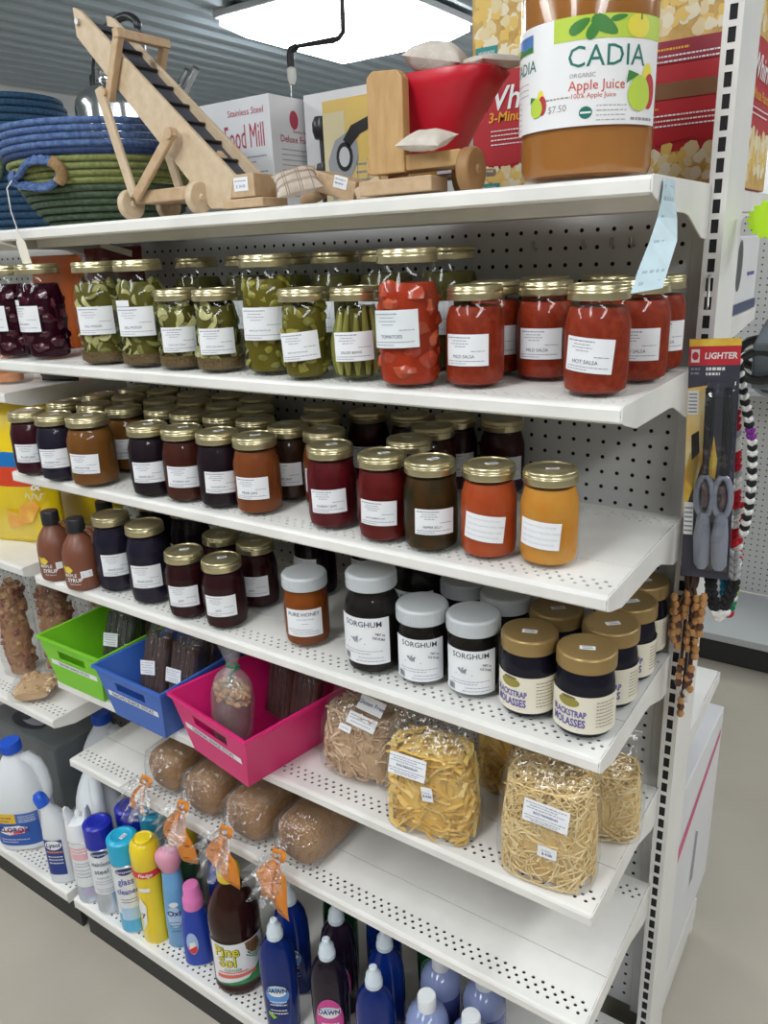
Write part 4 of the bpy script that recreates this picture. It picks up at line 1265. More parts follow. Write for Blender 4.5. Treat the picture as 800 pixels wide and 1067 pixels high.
k.obj('lettering', [GRN, mat('dark_green_print', (.02, .12, .03), .4), mat('vivid_yellow_print', (.90, .70, .02), .35), mat('coral_print', (.75, .16, .12), .4), mat('cone_dark', (.10, .05, .02), .5), mat('cone_brown', (.25, .13, .05), .5)], lo, smooth=False)
place(t, -.757, -.354, ZB, .80)
# dish soap bottles
def dish(name, liquid, lab, brand):
    t = thing(name, '', 'bottle')
    secs = [(0, 0, 0, .028, .020), (0, 0, .004, .034, .024), (0, 0, .05, .0355, .026), (0, 0, .11, .037, .027), (0, 0, .15, .037, .027), (0, 0, .180, .0355, .0265), (0, 0, .203, .031, .024), (0, 0, .219, .0225, .019), (0, 0, .228, .0145, .0140), (0, 0, .234, .0130, .0130)]
    loft(G(), secs, 32, 2.2).obj('body', liquid, t)
    g = G(); g.lathe([(.0150, .228), (.0162, .229), (.0162, .238), (.0145, .240), (.0140, .252), (.0110, .256), (.0080, .262), (.0075, .268), (.0055, .270), (0, .270)], 28)
    g.obj('cap', mat('translucent_pale_cap', (.62, .70, .76), .3), t)
    fn = ellmap(1, .73, .0378, 2.2); f2 = ellmap(1, .73, .0382, 2.2); f3 = ellmap(1, .73, .0386, 2.2)
    l = G()
    if lab is not None:
        l.poly(fn, [(.028 * math.cos(a), .092 + .058 * math.sin(a)) for a in [2 * PI * i / 30 for i in range(30)]])
        lo = l.obj('label', lab, t)
    else:
        l.poly(fn, [(.024 * math.cos(a), .105 + .024 * math.sin(a)) for a in [2 * PI * i / 30 for i in range(30)]])
        lo = l.obj('label', mat('sky_seal', (.10, .30, .70), .35), t)
    k = G()
    k.mi = 0; k.disc(f2, 0, .116, .021, .014, 26)
    k.mi = 1; k.disc(f2, 0, .119, .019, .009, 26)
    k.mi = 0; k.poly(f3, [(-.022, .108), (.022, .112), (.022, .126), (-.022, .122)]) if lab is not None else None
    k.mi = 2; k.text(brand, .0155, ellmap(1, .73, .0390, 2.2), 0, .117, .04, xs=.85)
    k.mi = 0
    for yy in (.088, .080, .066, .058): dashes(k, f2, yy, -.016, .018, .0026)
    k.mi = 3; k.poly(f2, [(-.02, .062), (-.004, .048), (-.012, .042), (-.022, .054)])
    k.obj('lettering', [WHT, mat('bright_cyan', (.05, .45, .8), .35), NAVY, mat('lime_print', (.25, .55, .05), .4)], lo, smooth=False)
    return t
DB = mat('blue_dish_soap', (.004, .022, .17), .08, vary=.3, scale=6, spec=.35)
DPU = mat('dark_plum_dish_soap', (.014, .008, .018), .08, vary=.2, scale=6, spec=.35)
DGN = mat('green_dish_soap', (.005, .055, .018), .08, vary=.2, scale=6, spec=.35)
db = dish('dish_soap_bottle', DB, None, 'DAWN')
dpu = dish('dish_soap_bottle', DPU, mat('magenta_label', (.62, .06, .30), .35), 'DAWN')
dgn = dish('dish_soap_bottle', DGN, mat('green_label', (.06, .30, .10), .4), 'DAWN')
DSG = 'dish soap bottles on the bottom deck'
put(db, (-.607, -.385, ZB), .50, 'blue dish soap bottle in front, next to the pine cleaner', DSG)
put(db, (-.640, -.306, ZB), .45, 'blue dish soap bottle standing right behind the front blue one', DSG)
put(dpu, (-.493, -.366, ZB), .55, 'dark plum dish soap bottle with magenta label', DSG)
put(dpu, (-.528, -.292, ZB), .45, 'dark plum dish soap bottle behind its magenta-labelled twin', DSG)
put(db, (-.384, -.368, ZB), .45, 'blue dish soap bottle at the bottom edge right of the magenta label', DSG)
put(db, (-.412, -.292, ZB), .2, 'dark blue dish soap bottle behind, just left of the lavender soaps', DSG)
put(dgn, (-.575, -.225, ZB), .4, 'dark green bottle in the shade behind the blue dish soaps', DSG)
put(dgn, (-.368, -.182, ZB), .3, 'green dish soap bottle in shade left of the rear lavender soap', DSG)
put(db, (-.470, -.215, ZB), .3, 'blue dish soap bottle in deep shade behind the plum ones', DSG)
# lavender-blue cleaner bottles with white caps
LAV = mat('lavender_blue_liquid', (.10, .12, .38), .12, vary=.08, scale=8)
LAVW = mat('clear_upper_bottle', (.24, .29, .50), .12)
so = thing('liquid_soap_bottle', '', 'bottle')
g = G(); g.mi = 0; g.lathe([(0, .002), (.033, 0), (.0385, .004), (.040, .012), (.040, .155)], 36); g.mi = 1
g.lathe([(.040, .155), (.0385, .172), (.033, .186), (.022, .196), (.0150, .200), (.0140, .205)], 36); g.obj('body', [LAV, LAVW], so)
G().lathe([(.0155, .198), (.0168, .199), (.0168, .224), (.0155, .2265), (0, .2265)], 28).obj('cap', mat('white_screw_cap', (.80, .82, .84), .35), so)
LG = 'lavender-blue soap bottles with white caps'
put(so, (-.293, -.335, ZB), 0, 'lavender-blue soap bottle with white cap, left one at the bottom edge of the photo', LG)
put(so, (-.314, -.250, ZB), 0, 'lavender-blue soap bottle in the rear, behind the left front one', LG)
put(so, (-.208, -.327, ZB), 0, 'lavender-blue soap bottle cut off by the photo, right one in front', LG)
put(so, (-.226, -.242, ZB), 0, 'lavender-blue soap bottle in the rear right under the bread shelf edge', LG)
put(so, (-.120, -.335, ZB), 0, 'lavender-blue soap bottle farthest right below the empty end of the bread shelf', LG)
# second-row things in shade
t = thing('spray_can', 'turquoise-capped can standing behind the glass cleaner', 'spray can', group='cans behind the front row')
can_body(t, .0335, .190, [mat('shaded_teal_can', (.03, .20, .30), .3), TIN], [(.004, .19, 0)]); cancap(t, .0335, .193, .254, mat('shaded_turquoise_cap', (.02, .26, .42), .3)); sticker(t, .004, -.004, .2515, .9)  # can and cap colours dimmed to paint in the second row's shade
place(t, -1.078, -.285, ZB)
t = thing('spray_can', 'deep blue capped can in shade behind the steel cleaner', 'spray can', group='cans behind the front row')
can_body(t, .0325, .185, [SILV, TIN], [(.004, .185, 0)]); cancap(t, .0325, .188, .248, DEEP)
place(t, -1.150, -.301, ZB)
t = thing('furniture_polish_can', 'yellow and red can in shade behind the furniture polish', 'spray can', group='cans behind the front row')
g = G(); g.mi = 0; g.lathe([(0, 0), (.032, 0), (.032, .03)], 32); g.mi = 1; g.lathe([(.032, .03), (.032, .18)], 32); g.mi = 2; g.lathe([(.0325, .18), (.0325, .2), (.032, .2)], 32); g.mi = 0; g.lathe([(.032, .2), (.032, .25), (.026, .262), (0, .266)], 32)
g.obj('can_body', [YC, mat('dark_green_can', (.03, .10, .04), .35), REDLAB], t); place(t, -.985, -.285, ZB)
t = thing('fabric_spray_bottle', 'blue bottle in shade between the pink caps and the pine cleaner', 'bottle')
loft(G(), [(0, 0, 0, .03, .022), (0, 0, .15, .03, .022), (0, 0, .20, .02, .018), (0, 0, .22, .014, .014)], 26).obj('body', RB, t); G().lathe([(.016, .216), (.016, .25), (0, .253)], 22).obj('cap', DEEP, t)
place(t, -.885, -.275, ZB)
# ------------------------------------------------------------ bags and bins
def bagshell(secs, n=36, pw=3.0, amp=.0022, freq=38, seed=0, top_flat=True):
    """stacked rounded-rectangle sections (cx, cy, z, half width, half depth), crinkled"""
    g = G(); vs = []; fs = []
    for cx, cy, z, a, d in secs:
        for i in range(n):
            th = 2 * PI * i / n
            c, s_ = math.cos(th), math.sin(th)
            k = (abs(c) ** pw + abs(s_) ** pw) ** (-1 / pw)
            p = V((cx + a * k * c, cy + d * k * s_, z))
            w = noise.noise(p * freq + V((seed, 0, 0))) * amp * (0.25 if z < .004 else 1)
            q = V((c, s_, 0)) * w
            p = p + q; p.z = max(p.z, 0.0)
            vs.append(p)
    for j in range(len(secs) - 1):
        for i in range(n):
            m = (i + 1) % n
            fs.append((j * n + i, j * n + m, (j + 1) * n + m, (j + 1) * n + i))
    fs.append(tuple(range(n))[::-1]); fs.append(tuple(range((len(secs) - 1) * n, len(secs) * n)))
    return g.add(vs, fs)
def secsmooth(pts, n=14):
    """resample sections smoothly"""
    out = []
    for i in range(n + 1):
        t = i / n * (len(pts) - 1)
        k = min(int(t), len(pts) - 2); f = t - k
        p0 = pts[max(k - 1, 0)]; p1 = pts[k]; p2 = pts[k + 1]; p3 = pts[min(k + 2, len(pts) - 1)]
        out.append(tuple(.5 * (2 * b + (c - a) * f + (2 * a - 5 * b + 4 * c - d) * f * f + (3 * b - a - 3 * c + d) * f ** 3) for a, b, c, d in zip(p0, p1, p2, p3)))
    return out
def noodles(n, hw, hd, h, wid, thick, length, curl, seed, pw=3.0, taper=.0, lean=0.0):
    """loose heap of curled strands that fills a rounded box; strands near the skin"""
    rr = random.Random(seed)
    g = G()
    for i in range(n):
        # start on or near the outer skin
        a = rr.uniform(0, 2 * PI); z = rr.uniform(.006, h * .98)
        f = rr.uniform(.72, .99)
        c, s_ = math.cos(a), math.sin(a)
        k = (abs(c) ** pw + abs(s_) ** pw) ** (-1 / pw)
        p = V((hw * k * c * f, hd * k * s_ * f, z))
        if rr.random() < .18:
            p = V((hw * rr.uniform(-.9, .9), hd * rr.uniform(-.9, .9), h * rr.uniform(.9, 1.0)))
        d = V((-s_ * rr.choice((-1, 1)), c * rr.choice((-1, 1)), rr.uniform(-1.1, 1.1))).normalized()
        ax = V((rr.uniform(-1, 1), rr.uniform(-1, 1), rr.uniform(-1, 1))).normalized()
        pts = []
        steps = max(5, int(length / .007))
        for q in range(steps):
            pts.append(tuple(p))
            rot = Matrix.Rotation(curl * rr.uniform(.2, 1.0) * .007 / .01, 3, ax)
            d = (rot @ d).normalized()
            if rr.random() < .12: ax = V((rr.uniform(-1, 1), rr.uniform(-1, 1), rr.uniform(-1, 1))).normalized()
            p = p + d * .007
            # keep inside
            tz = 1 - taper * max(0, p.z / h - .5)
            e = (abs(p.x / (hw * tz)) ** pw + abs(p.y / (hd * tz)) ** pw) ** (1 / pw)
            if e > .985:
                p.x *= .985 / e; p.y *= .985 / e
            p.z = min(max(p.z, .005), h)
        g.mi = 0 if rr.random() < .6 else 1
        g.tube(pts, wid / 2, 4 if thick < .6 else 5, flat=thick, cap=False)
    return g
NOOD1 = mat('egg_noodle', (.80, .55, .14), .55, col2=(.74, .46, .09), scale=50)
NOOD2 = mat('egg_noodle_pale', (.86, .66, .26), .55)
THIN1 = mat('thin_noodle', (.80, .60, .27), .55, col2=(.74, .52, .20), scale=50)
THIN2 = mat('thin_noodle_pale', (.86, .70, .40), .55)
GFN1 = mat('brown_rice_noodle', (.62, .43, .26), .6, col2=(.55, .36, .20), scale=50)
GFN2 = mat('brown_rice_noodle_pale', (.72, .55, .37), .6)
def flatlabel(parent, o, u, v, w, h, rows, m=None, name='label'):
    """paper label lying on a surface: centre o, axes u, v"""
    u = V(u).normalized(); v = V(v).normalized(); nn = u.cross(v)
    fn = planemap(V(o), u, v)
    g = G(); g.rect(fn, -w / 2, w / 2, -h / 2, h / 2)
    lo = g.obj(name, m or PAPER, parent, smooth=False, solid=.0003)
    fn = planemap(V(o) + nn * .0007, u, v)
    k = G()
    for r in rows:
        if r[0] == 't':
            k.mi = 0; k.text(r[1], r[2], fn, r[3], r[4], .01)
        else:
            k.mi = 1; dashes(k, fn, r[1], r[2], r[3], r[4] if len(r) > 4 else .0012)
    k.obj('lettering', [NAVY, GREYINK], lo, smooth=False)
    return lo
def noodle_bag(name, label, cat, loc, rz, hw, hd, h, fill, nparams, mats, labels, headroom, lean=0.0, group=None, seed=1):
    t = thing(name, label, cat, (loc[0], loc[1], loc[2] + .0007), rz, group)
    n, wid, thick, length, curl = nparams
    g = noodles(n, hw - .004, hd - .004, fill, wid, thick, length, curl, seed, taper=.25)
    core = mats[0]
    kk = len(g.f)
    g.mi = 0
    loft(g, secsmooth([(0, 0, .006, hw * .80, hd * .72), (0, 0, fill * .4, hw * .90, hd * .86), (0, 0, fill * .8, hw * .82, hd * .75), (0, 0, fill * .96, hw * .6, hd * .5)], 6), 24, 3)
    tag(g.obj('noodles', mats, t), kind='stuff')
    pts = [(0, 0, 0, hw * .93, hd * .86), (0, 0, .008, hw * 1.0, hd * .98), (0, 0, fill * .4, hw * 1.02, hd * 1.04), (0, 0, fill * .75, hw * .99, hd * .97), (lean * .3, .0, fill, hw * .93, hd * .78), (lean * .7, .006, fill + headroom * .5, hw * .90, hd * .42), (lean, .014, fill + headroom, hw * .84, hd * .16)]
    bagshell(secsmooth(pts, 20), 40, 3.2, .003, 34, seed).obj('bag', FILM, t, angle=75)
    for L_ in labels: flatlabel(t, *L_)
    return t
nl = [('d', .013, -.030, .030), ('d', .009, -.024, .016), ('d', .005, -.028, .026), ('t', 'EGG NOODLES', .0052, 0, -.001), ('d', -.007, -.030, .030), ('d', -.011, -.028, .022), ('d', -.014, -.020, .018)]
pl = [('d', .003, -.008, .006), ('t', '$ 4.00', .006, 0, -.003)]
noodle_bag('noodle_bag', 'clear bag of broad yellow egg noodles in the middle of the noodle shelf', 'bag of noodles', (-.288, -.303, Z5), .12, .079, .046, .205, .155, (560, .0068, .22, .062, .36), [NOOD1, NOOD2],
           [((-.022, -.0495, .138), (1, .05, -.10), (.05, .22, 1), .062, .036, nl), ((.012, -.0515, .098), (.98, 0, .1), (-.1, 0, 1), .019, .026, pl)], .055, -.004, 'bags of noodles on the noodle shelf', 3)
noodle_bag('noodle_bag', 'clear bag of thin straw-coloured noodles at the front right of the shelf', 'bag of noodles', (-.092, -.292, Z5), .10, .074, .052, .215, .165, (800, .0027, .8, .085, .42), [THIN1, THIN2],
           [((.010, -.0560, .138), (1, .04, -.12), (.06, .16, 1), .066, .034, nl), ((.014, -.0575, .076), (1, 0, -.04), (.04, 0, 1), .028, .019, pl)], .055, .004, 'bags of noodles on the noodle shelf', 5)
noodle_bag('noodle_bag', 'smaller clear bag of thin noodles behind the front right bag', 'bag of noodles', (-.052, -.165, Z5), .3, .062, .044, .15, .120, (420, .0027, .8, .075, .42), [THIN1, THIN2],
           [], .06, .0, 'bags of noodles on the noodle shelf', 6)
noodle_bag('noodle_bag', 'clear bag of yellow egg noodles in the shade behind the front bags', 'bag of noodles', (-.215, -.150, Z5), -.1, .068, .044, .19, .145, (300, .0072, .22, .062, .34), [NOOD1, NOOD2],
           [], .045, .0, 'bags of noodles on the noodle shelf', 7)
gf = noodle_bag('noodle_bag', 'clear bag of light brown gluten free noodles leaning beside the pink bin', 'bag of noodles', (-.463, -.250, Z5), .10, .084, .054, .165, .120, (620, .0046, .45, .06, .6), [GFN1, GFN2],
           [((.024, -.030, .142), (1, 0, -.18), (.17, .55, .8), .050, .026, [('t', 'Gluten Free', .0105, 0, .001)]), ((.014, -.046, .116), (1, 0, -.18), (.16, .45, .86), .056, .022, [('d', .006, -.024, .024), ('d', .001, -.024, .02), ('d', -.005, -.02, .02)]), ((-.016, -.0525, .100), (1, 0, -.18), (.16, .3, .9), .024, .012, [('d', 0, -.008, .008)])], .05, .008, 'bags of noodles on the noodle shelf', 9)
gf.rotation_euler = (-.12, 0, .10)
gf.location.z += .0075

# open tapered bins with a rolled rim and a hand slot in the front
def bin_(name, label, m, loc, rz, wt, wb, dt, db, h, words, tsize):
    t = thing(name, label, 'bin', (loc[0], loc[1], loc[2] + .0007), rz, 'plastic bins of snack bags')
    th = .0022
    # outer and inner shells with a slot through the front wall
    g = G()
    def cor(z, s_, k):
        f = z / h
        w = (wb + (wt - wb) * f) / 2 - s_; d = (db + (dt - db) * f) / 2 - s_
        return [(-w, -d), (w, -d), (w, d), (-w, d)][k]
    zs, ze = h * .62, h * .80      # slot
    def wallq(k0, k1, z0, z1, s_, u0=0.0, u1=1.0, flip=False):
        a0, b0 = cor(z0, s_, k0), cor(z0, s_, k1); a1, b1 = cor(z1, s_, k0), cor(z1, s_, k1)
        L = lambda p, q, u, z: (p[0] + (q[0] - p[0]) * u, p[1] + (q[1] - p[1]) * u, z)
        q = [L(a0, b0, u0, z0), L(a0, b0, u1, z0), L(a1, b1, u1, z1), L(a1, b1, u0, z1)]
        g.add(q, [(0, 1, 2, 3)] if not flip else [(3, 2, 1, 0)])
    u0, u1 = .26, .74
    for s_, fl in ((0, False), (th, True)):
        zb = 0 if s_ == 0 else th
        for k0, k1 in ((1, 2), (2, 3), (3, 0)):
            wallq(k0, k1, zb, h, s_, flip=fl)
        wallq(0, 1, zb, zs, s_, flip=fl); wallq(0, 1, ze, h, s_, flip=fl)
        wallq(0, 1, zs, ze, s_, 0, u0, fl); wallq(0, 1, zs, ze, s_, u1, 1, fl)
        c = [(*cor(zb, s_, k), zb) for k in range(4)]
        g.add(c, [(3, 2, 1, 0)] if s_ == 0 else [(0, 1, 2, 3)])
    # slot edges
    def P(z, s_, u):
        a, b = cor(z, s_, 0), cor(z, s_, 1); return (a[0] + (b[0] - a[0]) * u, a[1] + (b[1] - a[1]) * u, z)
    ring = [(zs, u0), (zs, u1), (ze, u1), (ze, u0)]
    for i in range(4):
        (za, ua), (zb_, ub) = ring[i], ring[(i + 1) % 4]
        g.add([P(za, 0, ua), P(zb_, 0, ub), P(zb_, th, ub), P(za, th, ua)], [(0, 1, 2, 3)])
    g.obj('tub', m, t, smooth=False)
    r = G()
    rim = [(-wt / 2 - .004, -dt / 2 - .004), (wt / 2 + .004, -dt / 2 - .004), (wt / 2 + .004, dt / 2 + .004), (-wt / 2 - .004, dt / 2 + .004)]
    inn = [(-wt / 2 + th, -dt / 2 + th), (wt / 2 - th, -dt / 2 + th), (wt / 2 - th, dt / 2 - th), (-wt / 2 + th, dt / 2 - th)]
    vs = [(a, b, h) for a, b in inn] + [(a, b, h + .001) for a, b in rim] + [(a, b, h - .006) for a, b in rim]
    r.add(vs, [(i, (i + 1) % 4, 4 + (i + 1) % 4, 4 + i) for i in range(4)] + [(4 + i, 4 + (i + 1) % 4, 8 + (i + 1) % 4, 8 + i) for i in range(4)])
    r.obj('rim', m, t, smooth=False, bevel=.0012)
    # label strip on the front, follows the slope
    zc = h * .50
    yc = -(db + (dt - db) * .50) / 2 - .0006
    sl = V((0, -(dt - db) / 2 / h, 1)).normalized()
    fn = planemap((0, yc, zc), (1, 0, 0), sl)
    lw = (wb + (wt - wb) * .5) * .86
    lo = G().rect(fn, -lw / 2, lw / 2, -.0065, .0065).obj('label_strip', PAPER, t, smooth=False)
    fn = planemap((0, yc - .0005, zc), (1, 0, 0), sl)
    G().text(words, tsize, fn, 0, 0, .012).obj('lettering', INK, lo, smooth=False)
    return t
LIME = mat('lime_green_plastic', (.20, .60, .02), .38); BLU = mat('denim_blue_plastic', (.045, .14, .52), .38); PNK = mat('magenta_pink_plastic', (.70, .015, .17), .36)
BH = .118
bin_('plastic_bin', 'lime green plastic bin at the left end of the bin shelf', LIME, (-1.173, -.235, Z5), .0, .216, .165, .262, .235, BH, 'TERIYAKI SNACK STICKS', .0100)
b1 = bin_('plastic_bin', 'denim blue plastic bin between the green and pink bins', BLU, (-.944, -.258, Z5), -.03, .212, .160, .262, .228, BH, 'NACHO SNACK STICKS', .0125)
b2 = bin_('plastic_bin', 'magenta pink plastic bin with a knotted bag of nuts inside', PNK, (-.684, -.262, Z5), -.17, .242, .172, .284, .246, .122, 'ORIGINAL SNACK STICKS', .0115)
# snack stick bags standing in the bins
STICK = mat('dark_dried_meat_stick', (.045, .020, .014), .45, col2=(.09, .035, .022), scale=60, bump=.3, bscale=90)
STICK2 = mat('greenish_dark_stick', (.02, .024, .016), .45, col2=(.04, .04, .025), scale=60)
def sticks_bag(loc, rz, tilt, m, label, n=9, hw=.042, hd=.022, h=.175, lab=None):
    t = thing('snack_stick_bag', label, 'bag of snack sticks', loc, rz, 'bags of snack sticks in the bins')
    rr = random.Random(int(abs(loc[0]) * 1e4))
    g = G()
    for i in range(n):
        x = -hw * .80 + hw * 1.6 * (i % 5) / 4; y = -hd * .45 + hd * .9 * (i // 5)
        l = h * rr.uniform(.72, .82)
        g.tube([(x, y, .006), (x + rr.uniform(-.003, .003), y, l * .5), (x + rr.uniform(-.004, .004), y, l)], [.0075, .0088, .0070], 8)
    g.obj('snack_sticks', m, t)
    bagshell(secsmooth([(0, 0, .0, hw * .96, hd * .9), (0, 0, .01, hw * 1.03, hd * 1.06), (0, 0, h * .5, hw * 1.06, hd * 1.1), (0, 0, h * .78, hw * 1.02, hd * .8), (0, 0, h * .9, hw * .98, hd * .3), (0, 0, h, hw * .96, hd * .12)], 14), 32, 3, .0024, 40, n).obj('bag', FILM2, t, angle=75)
    if lab:
        flatlabel(t, (lab[0], -hd * 1.16, lab[1]), (1, 0, lab[2]), (-lab[2], 0, 1), .044, .030, [('d', .010, -.018, .018), ('d', .005, -.018, .012), ('d', 0, -.016, .018), ('d', -.006, -.018, .016), ('d', -.010, -.012, .016)])
    t.rotation_euler = (tilt, 0, rz)
    t.location.z += hd * abs(math.sin(tilt)) * 1.15 + .0015
    return t
zb = Z5 + .0045
sticks_bag((-1.158, -.258, zb), .12, -.33, STICK2, 'clear bag of dark green-black sticks with a label in the green bin', lab=(-.012, .070, .1), h=.165)
sticks_bag((-1.150, -.185, zb), .0, -.20, STICK, 'bag of dark sticks standing at the back of the green bin', h=.15)
sticks_bag((-.984, -.300, zb), .02, -.30, STICK, 'clear bag of dark brown sticks with a tilted label in the blue bin', lab=(-.006, .072, .18), h=.180, hw=.0355)
sticks_bag((-.906, -.290, zb), .02, -.28, STICK, 'clear bag of dark brown sticks with an upright label in the blue bin', lab=(-.014, .070, .05), h=.180, hw=.0355)
sticks_bag((-.935, -.208, zb), .0, -.25, STICK, 'bag of dark sticks standing at the back of the blue bin', h=.16)
sticks_bag((-.631, -.222, zb), -.15, -.22, STICK, 'bag of dark sticks at the right back of the pink bin', h=.165, hw=.036)
sticks_bag((-.708, -.205, zb), -.15, -.22, STICK, 'bag of dark sticks right behind the nut bag in the pink bin', h=.165, hw=.036)
# nut bag tied at the neck with a green twist
NUT = mat('tan_peanut', (.55, .33, .14), .5, col2=(.42, .23, .09), scale=60)
t = thing('nut_bag', 'clear tied bag with tan nuts above dark sausage pieces in the pink bin', 'bag of nuts', (-.733, -.324, zb), -.15)
rr = random.Random(4); g = G()
for i in range(95):
    a = rr.uniform(0, 2 * PI); f = rr.uniform(.3, 1) ** .5
    g.ball((.040 * f * math.cos(a), .028 * f * math.sin(a), rr.uniform(.098, .122)), .0062, (1.25, .9, .9), 7, .2, seed=i)
tag(g.obj('nuts', NUT, t), kind='stuff')
loft(G(), secsmooth([(0, 0, .006, .034, .024), (0, 0, .04, .041, .030), (0, 0, .098, .040, .029)], 8), 26).obj('sausage_pieces', mat('plum_brown_meat', (.10, .022, .028), .45, col2=(.16, .04, .04), scale=40), t)
bagshell(secsmooth([(0, 0, 0, .034, .024), (0, 0, .01, .042, .030), (0, 0, .07, .0455, .0335), (0, 0, .12, .044, .032), (0, 0, .145, .030, .022), (0, 0, .160, .011, .010), (-.004, 0, .170, .012, .010), (-.012, 0, .190, .026, .012), (-.020, 0, .212, .034, .010)], 26), 40, 2.4, .0034, 45, 3).obj('bag', clear('milky_bag_film', (.95, .95, .95), refl=.10, rough=.1, bump=1.0, bscale=60, haze=.14), t, angle=75)
G().tube([(.0125 * math.cos(a), .0115 * math.sin(a), .160 + .001 * a) for a in [i * .5 for i in range(14)]] + [(.010, -.014, .150), (.016, -.018, .140)], .0022, 6).obj('twist_tie', mat('green_twist_tie', (.02, .25, .12), .4), t)
t.rotation_euler = (-.10, .05, -.15); t.location.z += .008

